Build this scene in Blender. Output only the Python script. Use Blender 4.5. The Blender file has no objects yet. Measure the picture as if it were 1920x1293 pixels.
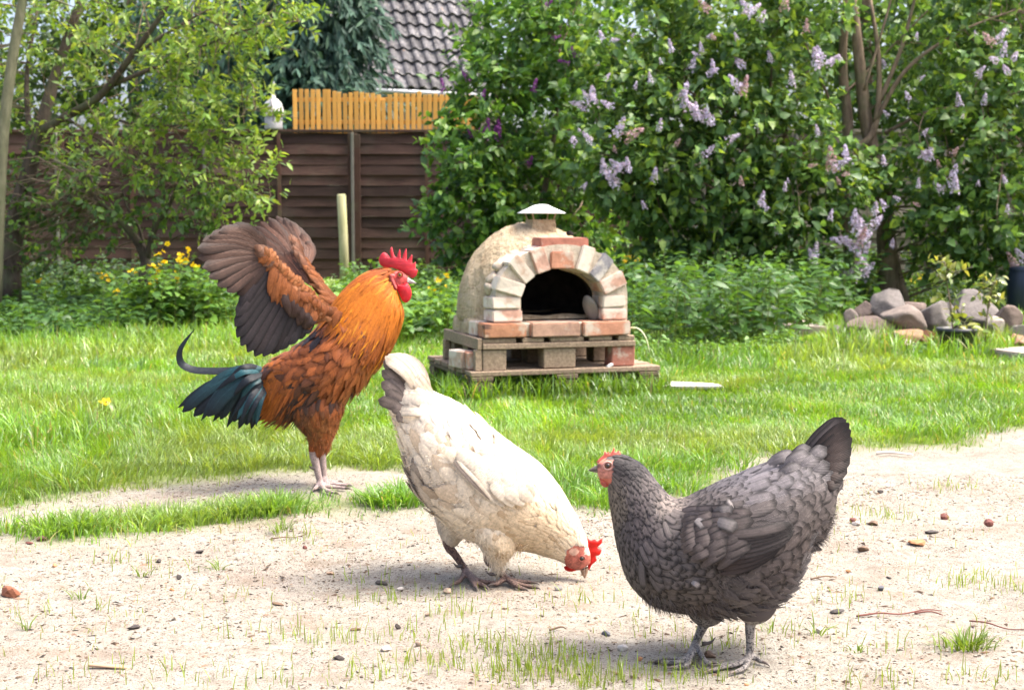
import bpy, bmesh, math, random
import numpy as np
from mathutils import Vector, Matrix, Euler
from mathutils.geometry import tessellate_polygon

random.seed(5)
RG = np.random.default_rng(11)
scene = bpy.context.scene
COL = scene.collection

# ------------------------------------------------------------------ camera, sky, sun, exposure
F_PX, CAM_H, PITCH = 2666.7, 0.80, math.radians(5.07)
cam_d = bpy.data.cameras.new('camera')
cam_d.sensor_width = 36.0
cam_d.lens = 50.0
cam_d.clip_start = 0.05
cam_d.clip_end = 2000.0
cam_d.dof.use_dof = True
cam_d.dof.focus_distance = 2.85
cam_d.dof.aperture_fstop = 10.0
cam = bpy.data.objects.new('camera', cam_d)
cam.location = (0, 0, CAM_H)
cam.rotation_euler = (math.pi / 2 - PITCH, 0, 0)
COL.objects.link(cam)
scene.camera = cam

SUN_EL, SUN_AZ = math.radians(62), math.radians(92)     # azimuth measured from +Y (ahead) towards +X (right)
world = bpy.data.worlds.new('World')
scene.world = world
world.use_nodes = True
wn = world.node_tree
wn.nodes.clear()
w_out = wn.nodes.new('ShaderNodeOutputWorld')
w_bg = wn.nodes.new('ShaderNodeBackground')
w_sky = wn.nodes.new('ShaderNodeTexSky')
w_sky.sky_type = 'NISHITA'
w_sky.sun_disc = False
w_sky.sun_elevation = SUN_EL
w_sky.sun_rotation = SUN_AZ
w_sky.air_density = 0.7
w_sky.dust_density = 7.0
w_sky.ozone_density = 1.0
w_bg.inputs['Strength'].default_value = 0.15
wn.links.new(w_sky.outputs[0], w_bg.inputs['Color'])
wn.links.new(w_bg.outputs[0], w_out.inputs['Surface'])

sun_d = bpy.data.lights.new('sun', 'SUN')
sun_d.energy = 1.5
sun_d.angle = math.radians(26.0)
sun_d.color = (1.0, 0.96, 0.90)
sun = bpy.data.objects.new('sun', sun_d)
sun_dir = Vector((math.cos(SUN_EL) * math.sin(SUN_AZ), math.cos(SUN_EL) * math.cos(SUN_AZ), math.sin(SUN_EL)))
sun.rotation_euler = sun_dir.to_track_quat('Z', 'Y').to_euler()
sun.location = sun_dir * 60
COL.objects.link(sun)

scene.view_settings.view_transform = 'Standard'
scene.view_settings.look = 'None'
scene.view_settings.gamma = 1.0
scene.view_settings.use_curve_mapping = False
scene.view_settings.exposure = 2.05
scene.render.engine = 'CYCLES'
scene.cycles.max_bounces = 7
scene.cycles.transparent_max_bounces = 6
scene.cycles.use_denoising = True

# ------------------------------------------------------------------ helpers
CP, SP = math.cos(PITCH), math.sin(PITCH)

def ray(u, v):
    x = (u - 960.0) / F_PX
    y = -(v - 646.5) / F_PX
    return np.array([x, y * SP + CP, y * CP - SP])

def P(u, v, Y):
    """The point at distance Y in front of the camera that the photograph shows at pixel (u, v)."""
    d = ray(u, v)
    return np.array([0, 0, CAM_H]) + d * (Y / d[1])

def G(u, v, z=0.0):
    d = ray(u, v)
    return np.array([0, 0, CAM_H]) + d * ((z - CAM_H) / d[2])

def px(p):
    """Pixels of points p (n,3)."""
    p = np.atleast_2d(p)
    q = p - np.array([0, 0, CAM_H])
    fwd = q[:, 1] * CP - q[:, 2] * SP
    up = q[:, 1] * SP + q[:, 2] * CP
    return np.stack([960 + F_PX * q[:, 0] / fwd, 646.5 - F_PX * up / fwd], 1)

def norm(a):
    return a / np.maximum(np.linalg.norm(a, axis=-1, keepdims=True), 1e-9)

def build_mesh(name, V, quads=None, tris=None, mats=(), uv=None, tint=None, smooth=True, mi=None):
    V = np.asarray(V, np.float32)
    quads = np.zeros((0, 4), np.int32) if quads is None or len(quads) == 0 else np.asarray(quads, np.int32)
    tris = np.zeros((0, 3), np.int32) if tris is None or len(tris) == 0 else np.asarray(tris, np.int32)
    me = bpy.data.meshes.new(name)
    lv = np.concatenate([quads.ravel(), tris.ravel()])
    ls = np.concatenate([np.arange(len(quads)) * 4, len(quads) * 4 + np.arange(len(tris)) * 3])
    me.vertices.add(len(V)); me.vertices.foreach_set('co', V.ravel())
    me.loops.add(len(lv)); me.loops.foreach_set('vertex_index', lv.astype(np.int32))
    me.polygons.add(len(ls)); me.polygons.foreach_set('loop_start', ls.astype(np.int32))
    if mi is not None:
        me.polygons.foreach_set('material_index', np.asarray(mi, np.int32))
    me.polygons.foreach_set('use_smooth', np.full(len(ls), bool(smooth)))
    if uv is not None:
        l = me.uv_layers.new(name='UVMap')
        l.data.foreach_set('uv', np.asarray(uv, np.float32)[lv].ravel())
    if tint is not None:
        t = np.asarray(tint, np.float32)
        if t.shape[1] == 3:
            t = np.concatenate([t, np.ones((len(t), 1), np.float32)], 1)
        a = me.color_attributes.new('tint', 'FLOAT_COLOR', 'POINT')
        a.data.foreach_set('color', t.ravel())
    for m in mats:
        me.materials.append(m)
    me.update(calc_edges=True)
    return me

WORLD = {}
def link(name, me, parent=None, loc=(0, 0, 0), rot=None, scale=None):
    o = bpy.data.objects.new(name, me)
    COL.objects.link(o)
    WORLD[o.name] = Vector(loc)
    if parent is not None:
        o.parent = parent
        o.location = Vector(loc) - WORLD[parent.name]
    else:
        o.location = loc
    if rot is not None:
        o.rotation_euler = rot
    if scale is not None:
        o.scale = scale if hasattr(scale, '__len__') else (scale,) * 3
    return o

def tag(o, label=None, cat=None, group=None, kind=None):
    for k, v in (('label', label), ('category', cat), ('group', group), ('kind', kind)):
        if v:
            o[k] = v
    return o

def thing(name, label, cat, loc, group=None):
    o = link(name, None, loc=loc)
    o.empty_display_size = 0.1
    return tag(o, label, cat, group)

class MB:
    """Collects pieces into one mesh."""
    def __init__(s):
        s.V, s.Q, s.T, s.U, s.C, s.n = [], [], [], [], [], 0
        s.MQ, s.MT = [], []
    def add(s, V, Q=None, T=None, uv=None, tint=None, m=0):
        V = np.asarray(V, float)
        k = len(V)
        s.V.append(V)
        if Q is not None and len(Q):
            s.Q.append(np.asarray(Q) + s.n); s.MQ.append(np.full(len(Q), m))
        if T is not None and len(T):
            s.T.append(np.asarray(T) + s.n); s.MT.append(np.full(len(T), m))
        s.U.append(np.zeros((k, 2)) if uv is None else uv)
        if tint is None: tint = (1, 1, 1)
        tint = np.asarray(tint, float)
        s.C.append(np.tile(tint, (k, 1)) if tint.ndim == 1 else tint)
        s.n += k
    def mesh(s, name, mats, smooth=True):
        Q = np.concatenate(s.Q) if s.Q else None
        T = np.concatenate(s.T) if s.T else None
        mi = np.concatenate(s.MQ + s.MT)
        return build_mesh(name, np.concatenate(s.V), Q, T, mats, np.concatenate(s.U), np.concatenate(s.C), smooth, mi)

def catmull(pts, n):
    pts = np.asarray(pts, float)
    m = len(pts)
    if m == 2:
        t = np.linspace(0, 1, n)[:, None]
        return pts[0] * (1 - t) + pts[1] * t
    e = np.concatenate([[2 * pts[0] - pts[1]], pts, [2 * pts[-1] - pts[-2]]])
    x = np.linspace(0, m - 1, n)
    i = np.minimum(x.astype(int), m - 2)
    f = (x - i)[:, None]
    a, b, c, d = e[i], e[i + 1], e[i + 2], e[i + 3]
    return 0.5 * (2 * b + (c - a) * f + (2 * a - 5 * b + 4 * c - d) * f ** 2 + (3 * b - a - 3 * c + d) * f ** 3)

def tube(pts, radii, sides=8, n=None, caps=True):
    pts = np.asarray(pts, float)
    radii = np.broadcast_to(np.asarray(radii, float), (len(pts),)) if np.ndim(radii) else np.full(len(pts), float(radii))
    if n:
        r = np.interp(np.linspace(0, len(pts) - 1, n), np.arange(len(pts)), radii)
        pts = catmull(pts, n); radii = r
    m = len(pts)
    tg = norm(np.gradient(pts, axis=0))
    ref = np.array([0, 0, 1.0]) if abs(tg[0][2]) < 0.9 else np.array([1.0, 0, 0])
    a = norm(np.cross(tg[0], ref)); A = [a]
    for i in range(1, m):
        a = a - tg[i] * np.dot(a, tg[i]); a = a / max(np.linalg.norm(a), 1e-9); A.append(a)
    A = np.array(A); B = np.cross(tg, A)
    th = np.linspace(0, 2 * math.pi, sides, endpoint=False)
    V = pts[:, None] + radii[:, None, None] * (np.cos(th)[None, :, None] * A[:, None] + np.sin(th)[None, :, None] * B[:, None])
    V = V.reshape(-1, 3)
    i = np.arange(m - 1)[:, None] * sides; j = np.arange(sides)[None]; jn = (j + 1) % sides
    Q = np.stack([i + j, i + jn, i + sides + jn, i + sides + j], -1).reshape(-1, 4)
    uv = np.stack([np.tile(np.arange(sides) / sides, m), np.repeat(np.linspace(0, 1, m), sides)], 1)
    T = None
    if caps:
        k = len(V)
        V = np.concatenate([V, pts[:1], pts[-1:]])
        uv = np.concatenate([uv, [[0, 0], [0, 1]]])
        jj = np.arange(sides)
        T = np.concatenate([np.stack([np.full(sides, k), (jj + 1) % sides, jj], 1),
                            np.stack([np.full(sides, k + 1), (m - 1) * sides + jj, (m - 1) * sides + (jj + 1) % sides], 1)])
    return V, Q, T, uv

def box_mesh(name, sx, sy, sz, m, bevel=0.003, jitter=0.0, seed=0, seg=1):
    """Box centred in x, y with its base at z = 0."""
    bm = bmesh.new()
    bmesh.ops.create_cube(bm, size=1)
    for v in bm.verts:
        v.co = Vector((v.co.x * sx, v.co.y * sy, (v.co.z + 0.5) * sz))
    r = random.Random(seed)
    if jitter:
        for v in bm.verts:
            v.co += Vector([r.uniform(-jitter, jitter) for _ in range(3)])
    if bevel:
        bmesh.ops.bevel(bm, geom=bm.edges[:], offset=bevel, segments=seg, affect='EDGES')
    me = bpy.data.meshes.new(name)
    bm.to_mesh(me); bm.free()
    for x in (m if isinstance(m, (list, tuple)) else [m]):
        me.materials.append(x)
    return me

def rock_mesh(name, m, seed, sub=3, rough=0.18, squash=(1, 1, 1), cut=6, sharp=0.42):
    """Unit-size rounded stone with planar facets."""
    r = np.random.default_rng(seed)
    bm = bmesh.new()
    bmesh.ops.create_icosphere(bm, subdivisions=sub, radius=1)
    ns = norm(r.normal(size=(cut, 3))); ds = r.uniform(0.50, 0.80, cut)
    ph = r.uniform(0, 6, 9)
    for v in bm.verts:
        p = np.array(v.co)
        for n_, d_ in zip(ns, ds):
            k = p @ n_ - d_
            if k > 0: p = p - n_ * k * 0.97
        w = math.sin(3 * p[0] + ph[0]) * math.sin(2.5 * p[1] + ph[1]) + 0.6 * math.sin(6 * p[2] + 4 * p[0] + ph[2]) * math.sin(5 * p[1] + ph[3])
        p = p * (1 + rough * (0.3 * w + 0.25 * math.sin(11 * p[0] + ph[4]) * math.sin(13 * p[1] + ph[5]) * math.sin(12 * p[2] + ph[6])))
        v.co = Vector(p * np.array(squash))
    for e in bm.edges:
        if len(e.link_faces) == 2 and e.calc_face_angle(0) > sharp: e.smooth = False
    me = bpy.data.meshes.new(name)
    bm.to_mesh(me); bm.free()
    me.polygons.foreach_set('use_smooth', np.full(len(me.polygons), True))
    me.materials.append(m)
    return me

def vnoise(x, y, seed=0):
    """Smooth value noise in 2D (vectorised)."""
    x = np.asarray(x, float); y = np.asarray(y, float)
    xi = np.floor(x).astype(np.int64); yi = np.floor(y).astype(np.int64)
    fx = x - xi; fy = y - yi
    fx = fx * fx * (3 - 2 * fx); fy = fy * fy * (3 - 2 * fy)
    def h(a, b):
        n = (a * 374761393 + b * 668265263 + seed * 974711) & 0xffffffff
        n = ((n ^ (n >> 13)) * 1274126177) & 0xffffffff
        return ((n ^ (n >> 16)) & 0xffff) / 65535.0
    return (h(xi, yi) * (1 - fx) + h(xi + 1, yi) * fx) * (1 - fy) + (h(xi, yi + 1) * (1 - fx) + h(xi + 1, yi + 1) * fx) * fy

def inside(pts, poly):
    x, y = pts[:, 0], pts[:, 1]
    poly = np.asarray(poly)[:, :2]
    r = np.zeros(len(pts), bool)
    for (x1, y1), (x2, y2) in zip(poly, np.roll(poly, -1, 0)):
        c = ((y1 > y) != (y2 > y)) & (x < (x2 - x1) * (y - y1) / (y2 - y1 + 1e-12) + x1)
        r ^= c
    return r

# ------------------------------------------------------------------ materials
class NT:
    def __init__(s, name):
        s.m = bpy.data.materials.new(name); s.m.use_nodes = True
        s.t = s.m.node_tree; s.t.nodes.clear()
        s.out = s.n('ShaderNodeOutputMaterial')
    def n(s, typ, **kw):
        nd = s.t.nodes.new(typ)
        for k, v in kw.items():
            if k.startswith('i_'):
                key = k[2:].replace('_', ' ')
                nd.inputs[key].default_value = v
            else:
                setattr(nd, k, v)
        return nd
    def l(s, a, b): s.t.links.new(a, b)
    def noise(s, scale, detail=4, rough=0.55, vec=None, dist=0.0):
        nd = s.n('ShaderNodeTexNoise'); nd.inputs['Scale'].default_value = scale
        nd.inputs['Detail'].default_value = detail; nd.inputs['Roughness'].default_value = rough
        nd.inputs['Distortion'].default_value = dist
        if vec is not None: s.l(vec, nd.inputs['Vector'])
        return nd.outputs['Fac']
    def ramp(s, fac, stops):
        nd = s.n('ShaderNodeValToRGB'); e = nd.color_ramp.elements
        while len(e) < len(stops): e.new(0.5)
        for el, (p, c) in zip(e, stops):
            el.position = p; el.color = (c[0], c[1], c[2], 1) if hasattr(c, '__len__') else (c, c, c, 1)
        s.l(fac, nd.inputs[0]); return nd.outputs[0]
    def mix(s, fac, a, b, typ='MIX'):
        nd = s.n('ShaderNodeMix', data_type='RGBA', blend_type=typ)
        for k, x in ((0, fac), (6, a), (7, b)):
            if hasattr(x, 'is_linked') or isinstance(x, bpy.types.NodeSocket): s.l(x, nd.inputs[k])
            elif hasattr(x, '__len__'): nd.inputs[k].default_value = (x[0], x[1], x[2], 1)
            else: nd.inputs[k].default_value = x
        return nd.outputs[2]
    def math(s, op, a, b=0.0, c=None):
        nd = s.n('ShaderNodeMath', operation=op)
        for k, x in ((0, a), (1, b), (2, c)):
            if x is None: continue
            if isinstance(x, bpy.types.NodeSocket): s.l(x, nd.inputs[k])
            else: nd.inputs[k].default_value = x
        return nd.outputs[0]
    def obj(s):
        return s.n('ShaderNodeTexCoord').outputs['Object']
    def pos(s):
        return s.n('ShaderNodeNewGeometry').outputs['Position']
    def mapping(s, vec, scale):
        nd = s.n('ShaderNodeMapping'); nd.inputs['Scale'].default_value = scale
        s.l(vec, nd.inputs['Vector']); return nd.outputs[0]
    def bump(s, h, strength, dist=0.01):
        nd = s.n('ShaderNodeBump'); nd.inputs['Strength'].default_value = strength; nd.inputs['Distance'].default_value = dist
        s.l(h, nd.inputs['Height']); return nd.outputs[0]
    def bsdf(s, color, rough=0.7, normal=None, spec=0.4, metal=0.0, trans=0.0, tcol=None, sheen=0.0):
        b = s.n('ShaderNodeBsdfPrincipled')
        if isinstance(color, bpy.types.NodeSocket): s.l(color, b.inputs['Base Color'])
        else: b.inputs['Base Color'].default_value = (*color, 1)
        if isinstance(rough, bpy.types.NodeSocket): s.l(rough, b.inputs['Roughness'])
        else: b.inputs['Roughness'].default_value = rough
        b.inputs['Specular IOR Level'].default_value = spec
        b.inputs['Metallic'].default_value = metal
        if sheen: b.inputs['Sheen Weight'].default_value = sheen
        if normal is not None: s.l(normal, b.inputs['Normal'])
        o = b.outputs[0]
        if trans:
            t = s.n('ShaderNodeBsdfTranslucent')
            c = color if tcol is None else tcol
            if isinstance(c, bpy.types.NodeSocket): s.l(c, t.inputs['Color'])
            else: t.inputs['Color'].default_value = (*c, 1)
            mx = s.n('ShaderNodeMixShader'); mx.inputs[0].default_value = trans
            s.l(o, mx.inputs[1]); s.l(t.outputs[0], mx.inputs[2]); o = mx.outputs[0]
        s.l(o, s.out.inputs['Surface'])
        return s.m
    def tint(s):
        nd = s.n('ShaderNodeAttribute', attribute_name='tint'); return nd.outputs['Color']
    def rnd(s):
        return s.n('ShaderNodeObjectInfo').outputs['Random']

def leaf_material(name, rough=0.38, trans=0.42, spec=0.5, tgain=(1.5, 1.35, 0.6)):
    k = NT(name)
    t = k.tint()
    nz = k.ramp(k.noise(35, 3, vec=k.pos()), [(0.3, 0.72), (0.7, 1.2)])
    c = k.mix(1.0, t, nz, 'MULTIPLY')
    tc = k.mix(1.0, c, tgain, 'MULTIPLY')
    return k.bsdf(c, rough, None, spec, trans=trans, tcol=tc)

M_LEAF = leaf_material('leaf_green', 0.45, 0.42, 0.35)
M_LEAF_GLOSS = leaf_material('leaf_glossy', 0.28, 0.34, 0.5)
M_GRASS = leaf_material('grass_blade', 0.34, 0.45, 0.5, (1.5, 1.3, 0.5))
M_NEEDLE = leaf_material('conifer_spray', 0.6, 0.2, 0.25, (1.2, 1.2, 0.8))
k = NT('petal'); M_PETAL = k.bsdf(k.tint(), 0.6, None, 0.2, trans=0.35, tcol=k.tint())

def bark_material(name, a, b, scale=30):
    k = NT(name); p = k.mapping(k.pos(), (1, 1, 0.25))
    n = k.noise(scale, 6, 0.65, p)
    c = k.ramp(n, [(0.3, a), (0.65, b)])
    c = k.mix(k.ramp(k.noise(6, 3, vec=k.pos()), [(0.5, 0.0), (0.7, 0.6)]), c, (0.09, 0.11, 0.05))
    return k.bsdf(c, 0.9, k.bump(n, 0.6, 0.02), 0.2)
M_BARK_DARK = bark_material('bark_dark', (0.035, 0.027, 0.022), (0.10, 0.078, 0.06))
M_BARK_BROWN = bark_material('bark_brown', (0.09, 0.065, 0.045), (0.22, 0.165, 0.115))
M_BARK_PALE = bark_material('bark_pale', (0.085, 0.085, 0.052), (0.17, 0.165, 0.105))

def wood_material(name, a, b, dirt=(0.05, 0.05, 0.03), scale=(1.5, 14, 14), dirt_amt=0.6, rough=0.8, per_obj=0.25):
    k = NT(name); o = k.obj(); p = k.mapping(o, scale)
    r = k.rnd()
    off = k.n('ShaderNodeVectorMath', operation='ADD'); k.l(p, off.inputs[0])
    cx = k.n('ShaderNodeCombineXYZ'); k.l(k.math('MULTIPLY', r, 37.0), cx.inputs[0]); k.l(k.math('MULTIPLY', r, 91.0), cx.inputs[1]); k.l(cx.outputs[0], off.inputs[1])
    n = k.noise(6, 6, 0.62, off.outputs[0], 0.4)
    c = k.ramp(n, [(0.28, a), (0.68, b)])
    dn = k.noise(2.2, 5, 0.6, k.pos())
    c = k.mix(k.ramp(dn, [(0.48, 0.0), (0.72, dirt_amt)]), c, dirt)
    br = k.math('MULTIPLY_ADD', r, 2 * per_obj, 1 - per_obj)
    cc = k.n('ShaderNodeCombineColor'); [k.l(br, cc.inputs[i]) for i in range(3)]
    c = k.mix(1.0, c, cc.outputs[0], 'MULTIPLY')
    return k.bsdf(c, rough, k.bump(n, 0.5, 0.004), 0.25)
# ------------------------------------------------------------------ ground
LAWN = [G(*q) for q in [(-700, 985), (-100, 962), (40, 950), (120, 938), (150, 916), (260, 906), (420, 888), (560, 880), (700, 872), (800, 868),
        (1000, 900), (1050, 945), (1130, 952), (1230, 938), (1330, 915), (1352, 893), (1325, 868), (1450, 852), (1620, 838), (1800, 828), (1850, 808), (2000, 792), (2700, 770)]]
LAWN += [np.array([30., 40., 0]), np.array([-30., 40., 0])]
STRIP = [G(*q) for q in [(10, 1007), (120, 1005), (240, 992), (330, 979), (440, 968), (560, 961), (680, 953), (790, 947), (800, 934),
        (700, 937), (610, 941), (575, 930), (500, 932), (400, 943), (330, 956), (230, 971), (120, 982), (30, 992)]]

def lawn_mask(xy):
    """Soft lawn weight: 1 inside the lawn or the strip of grass, ragged at the edge."""
    s = np.zeros(len(xy))
    for k in range(6):
        a = k * 1.047
        for r in (0.04, 0.13):
            q = xy + np.array([math.cos(a), math.sin(a)]) * r
            q = q + 0.15 * (np.stack([vnoise(q[:, 0] * 6, q[:, 1] * 6, 1), vnoise(q[:, 0] * 6, q[:, 1] * 6, 2)], 1) - 0.5)
            s += inside(q, LAWN) | inside(q, STRIP)
    return s / 12

FEET = [G(1300, 1243), G(1400, 1250), G(877, 1090), G(949, 1094), G(608, 914)]
def ground_z(x, y):
    x = np.asarray(x, float); y = np.asarray(y, float); k_ = np.ones(np.broadcast(x, y).shape)
    for f_ in FEET: k_ = k_ * (1 - 0.92 * np.exp(-((x - f_[0]) ** 2 + (y - f_[1]) ** 2) / 0.013))
    return k_ * raw_z(x, y) - 0.003
def raw_z(x, y):
    near = np.clip((14 - np.asarray(y)) / 6, 0, 1)
    return near * (0.026 * (vnoise(x * 2.3, y * 2.3, 4) - 0.5) + 0.016 * (vnoise(x * 9, y * 9, 5) - 0.5) + 0.007 * (vnoise(x * 26, y * 26, 6) - 0.5))

def axis(parts):
    return np.unique(np.concatenate([np.arange(a, b, s) for a, b, s in parts]))
gx = axis([(-400, -40, 60), (-40, -8, 4), (-8, -2.4, 0.35), (-2.4, 2.4, 0.022), (2.4, 8, 0.35), (8, 40, 4), (40, 401, 60)])
gy = axis([(-300, -20, 70), (-20, 1.6, 2.7), (1.6, 2.2, 0.1), (2.2, 5.2, 0.022), (5.2, 9, 0.06), (9, 16, 0.3), (16, 40, 3), (40, 901, 80)])
XX, YY = np.meshgrid(gx, gy)
gp = np.stack([XX.ravel(), YY.ravel()], 1)
gz = ground_z(gp[:, 0], gp[:, 1])
lm = lawn_mask(gp)
nx, ny = len(gx), len(gy)
ii = (np.arange(ny - 1)[:, None] * nx + np.arange(nx - 1)[None]).ravel()
gq = np.stack([ii, ii + 1, ii + nx + 1, ii + nx], 1)

k = NT('sand_and_soil')
po = k.pos()
fine = k.noise(330, 3, 0.75, po)
mid = k.noise(38, 7, 0.72, po)
big = k.noise(2.6, 5, 0.6, po)
sand = k.ramp(mid, [(0.30, (0.182, 0.164, 0.130)), (0.48, (0.312, 0.290, 0.240)), (0.70, (0.388, 0.367, 0.315))])
sand = k.mix(k.ramp(big, [(0.42, 0.0), (0.72, 0.55)]), sand, (0.26, 0.21, 0.165))
sand = k.mix(k.ramp(fine, [(0.34, 0.85), (0.50, 0.0)]), sand, (0.14, 0.11, 0.085))
vor = k.n('ShaderNodeTexVoronoi'); vor.inputs['Scale'].default_value = 85; k.l(po, vor.inputs['Vector'])
speck = k.math('MULTIPLY', k.ramp(vor.outputs['Distance'], [(0.16, 1.0), (0.27, 0.0)]), k.ramp(k.noise(13, 3, vec=po), [(0.38, 0.0), (0.5, 1.0)]))
sand = k.mix(speck, sand, (0.10, 0.072, 0.05))
v2 = k.n('ShaderNodeTexVoronoi'); v2.inputs['Scale'].default_value = 170; k.l(po, v2.inputs['Vector'])
sand = k.mix(k.math('MULTIPLY', k.ramp(v2.outputs['Distance'], [(0.17, 1.0), (0.30, 0.0)]), k.ramp(k.noise(7, 4, vec=po), [(0.32, 0.0), (0.55, 1.0)])), sand, (0.075, 0.052, 0.038))
sand = k.mix(k.ramp(k.noise(5.5, 6, 0.7, k.mapping(po, (1, 1.6, 1))), [(0.52, 0.0), (0.66, 0.55)]), sand, (0.19, 0.14, 0.10))
soil = k.ramp(k.noise(40, 4, vec=po), [(0.3, (0.085, 0.13, 0.022)), (0.7, (0.18, 0.24, 0.05))])
lawn_n = k.n('ShaderNodeAttribute', attribute_name='tint').outputs['Color']
gcol = k.mix(lawn_n, sand, soil)
hgt = k.math('ADD', k.math('MULTIPLY', mid, 0.7), k.math('MULTIPLY', fine, 0.45))
M_GROUND = k.bsdf(gcol, 0.95, k.bump(hgt, 0.9, 0.012), 0.15)
me = build_mesh('ground', np.column_stack([gp, gz]), gq, None, [M_GROUND], None, np.repeat(lm[:, None], 3, 1))
tag(link('ground', me), kind='structure')

# ------------------------------------------------------------------ grass
def blades(base, h, w, lean_dir, lean, tint, mb=None, curl=1.0, twist=None):
    """Tapered bent blades: base (n,3), heights, widths, lean azimuth, lean amount (fraction of height)."""
    n = len(base)
    vs = np.array([0, 0.35, 0.7, 1.0])
    ld = np.stack([np.cos(lean_dir), np.sin(lean_dir), np.zeros(n)], 1)
    tw = lean_dir + math.pi / 2 + (RG.normal(0, 0.5, n) if twist is None else twist)
    sd = np.stack([np.cos(tw), np.sin(tw), np.zeros(n)], 1)
    wp = np.array([0.75, 1.0, 0.7, 0.06])
    V = np.empty((n, 4, 2, 3))
    for i, v in enumerate(vs):
        c = base + ld * (lean * h * v ** 1.8)[:, None]
        c[:, 2] += h * (v - 0.28 * lean * curl * v ** 3)
        V[:, i, 0] = c - sd * (w * wp[i] / 2)[:, None]
        V[:, i, 1] = c + sd * (w * wp[i] / 2)[:, None]
    V = V.reshape(-1, 3)
    b = np.arange(n)[:, None] * 8
    Q = np.concatenate([b + np.array([[2 * i, 2 * i + 1, 2 * i + 3, 2 * i + 2]]) for i in range(3)])
    C = np.repeat(tint, 8, 0)
    if mb is None:
        return V, Q, C
    mb.add(V, Q, None, None, C)

def grass_tint(n, x, y, dry=0.06):
    t = vnoise(x * 1.3, y * 1.3, 21)[:, None]
    r = RG.random((n, 1))
    a = np.array([0.095, 0.225, 0.018]); b = np.array([0.175, 0.315, 0.026]); c = np.array([0.16, 0.27, 0.10])
    m = np.clip(0.65 * t + 0.55 * (r - 0.3), 0, 1)
    col = a * (1 - m) + b * m
    z = RG.random((n, 1))
    col = np.where(z < 0.22, c, col)
    col = np.where(z > 1 - dry, np.array([0.30, 0.27, 0.12]), col)
    pt_ = vnoise(x * 2.1 + 7, y * 2.1, 41)[:, None] * 0.7 + vnoise(x * 7, y * 7, 42)[:, None] * 0.3
    col = col * (0.62 + 0.76 * pt_)
    worn = np.clip((vnoise(x * 1.1, y * 1.6 + 3, 43)[:, None] - 0.55) * 2.2, 0, 0.55)
    col = col * (1 - worn) + np.array([0.22, 0.28, 0.07]) * worn
    return col * RG.uniform(0.72, 1.3, (n, 1))

def scatter(n, y0, y1, pw=1.0):
    """Points over the strip of ground that the frame takes in between distances y0 and y1."""
    u = RG.random(n)
    y = (y0 ** (2 - pw) + u * (y1 ** (2 - pw) - y0 ** (2 - pw))) ** (1 / (2 - pw)) if pw != 2 else y0 * (y1 / y0) ** u
    x = RG.uniform(-1, 1, n) * (0.385 * y + 0.35)
    return x, y

OVEN_FOOT = np.array([[G(905, 735)[0] - 0.15, 6.1], [G(905, 735)[0] + 0.9, 6.3], [1.0, 7.3], [-0.3, 7.3]])
mb = MB()
for (n, y0, y1, hh, ww) in ((105000, 3.4, 5.2, 0.037, 0.0030), (85000, 5.2, 7.4, 0.042, 0.0042), (56000, 7.4, 10.5, 0.055, 0.0065), (26000, 10.5, 16.5, 0.09, 0.013)):
    x, y = scatter(n, y0, y1)
    m = lawn_mask(np.stack([x, y], 1))
    clump = vnoise(x * 3.2, y * 3.2, 8) * 0.6 + vnoise(x * 9, y * 9, 9) * 0.4
    keep = RG.random(n) < np.clip(m * 1.05 - 0.05, 0, 1) * np.clip(0.35 + 1.25 * clump, 0.25, 1) * np.where(inside(np.stack([x, y], 1), STRIP), np.clip((clump - 0.25) * 2.2, 0.12, 1), 1)
    x, y, m, clump = x[keep], y[keep], m[keep], clump[keep]
    n = len(x)
    tall = np.clip((vnoise(x * 0.9 + 3, y * 0.9, 12) - 0.35) * 1.6, 0, 1)
    strip = inside(np.stack([x, y], 1), STRIP)
    h = hh * (0.55 + 0.75 * clump) * RG.uniform(0.5, 1.35, n) * (1 + 0.55 * tall) * np.where(strip, np.where(np.abs(x + 0.52) < 0.12, 0.45, 0.95), 1.0) * (0.6 + 0.4 * m)
    h = h * np.where((x < -0.9) & (y > 4.6), 1.3, 1.0)
    ang = vnoise(x * 4, y * 4, 14) * 9 + RG.normal(0, 0.9, n)
    blades(np.stack([x, y, ground_z(x, y) - 0.002], 1), h, ww * RG.uniform(0.6, 1.3, n), ang, np.abs(RG.normal(0.55, 0.4, n)), grass_tint(n, x, y), mb)
# tussocks with long arching blades on the lawn edge and along the strip
tz = []
for k_ in range(185):
    if k_ < 95:
        i = RG.integers(0, 8); a, b = STRIP[i], STRIP[i + 1]
        p = a + (b - a) * RG.random() + np.array([RG.normal(0, 0.05), RG.uniform(0.0, 0.10), 0])
    else:
        i = RG.integers(2, 21); a, b = LAWN[i], LAWN[i + 1]
        p = a + (b - a) * RG.random() + np.array([RG.normal(0, 0.1), abs(RG.normal(0.1, 0.2)), 0])
    tz.append(p)
for k_, p in enumerate(tz, 1):
    if abs(px(p)[0, 0] - 620) < 75 and px(p)[0, 1] > 890: continue
    n = int(RG.integers(25, 60)) if k_ > 0 else 0
    q = p[:2] + RG.normal(0, 0.025, (n, 2))
    ang = np.arctan2(q[:, 1] - p[1], q[:, 0] - p[0]) + RG.normal(0, 0.5, n)
    blades(np.column_stack([q, ground_z(q[:, 0], q[:, 1]) - 0.002]), RG.uniform(0.03, 0.075, n) * (1.0 if k_ < 96 else 1.25), RG.uniform(0.0026, 0.0044, n), ang,
           np.abs(RG.normal(0.8, 0.4, n)), grass_tint(n, q[:, 0], q[:, 1], 0.03), mb)
lawn = tag(link('lawn_grass', mb.mesh('lawn_grass', [M_GRASS])), kind='stuff')

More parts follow.
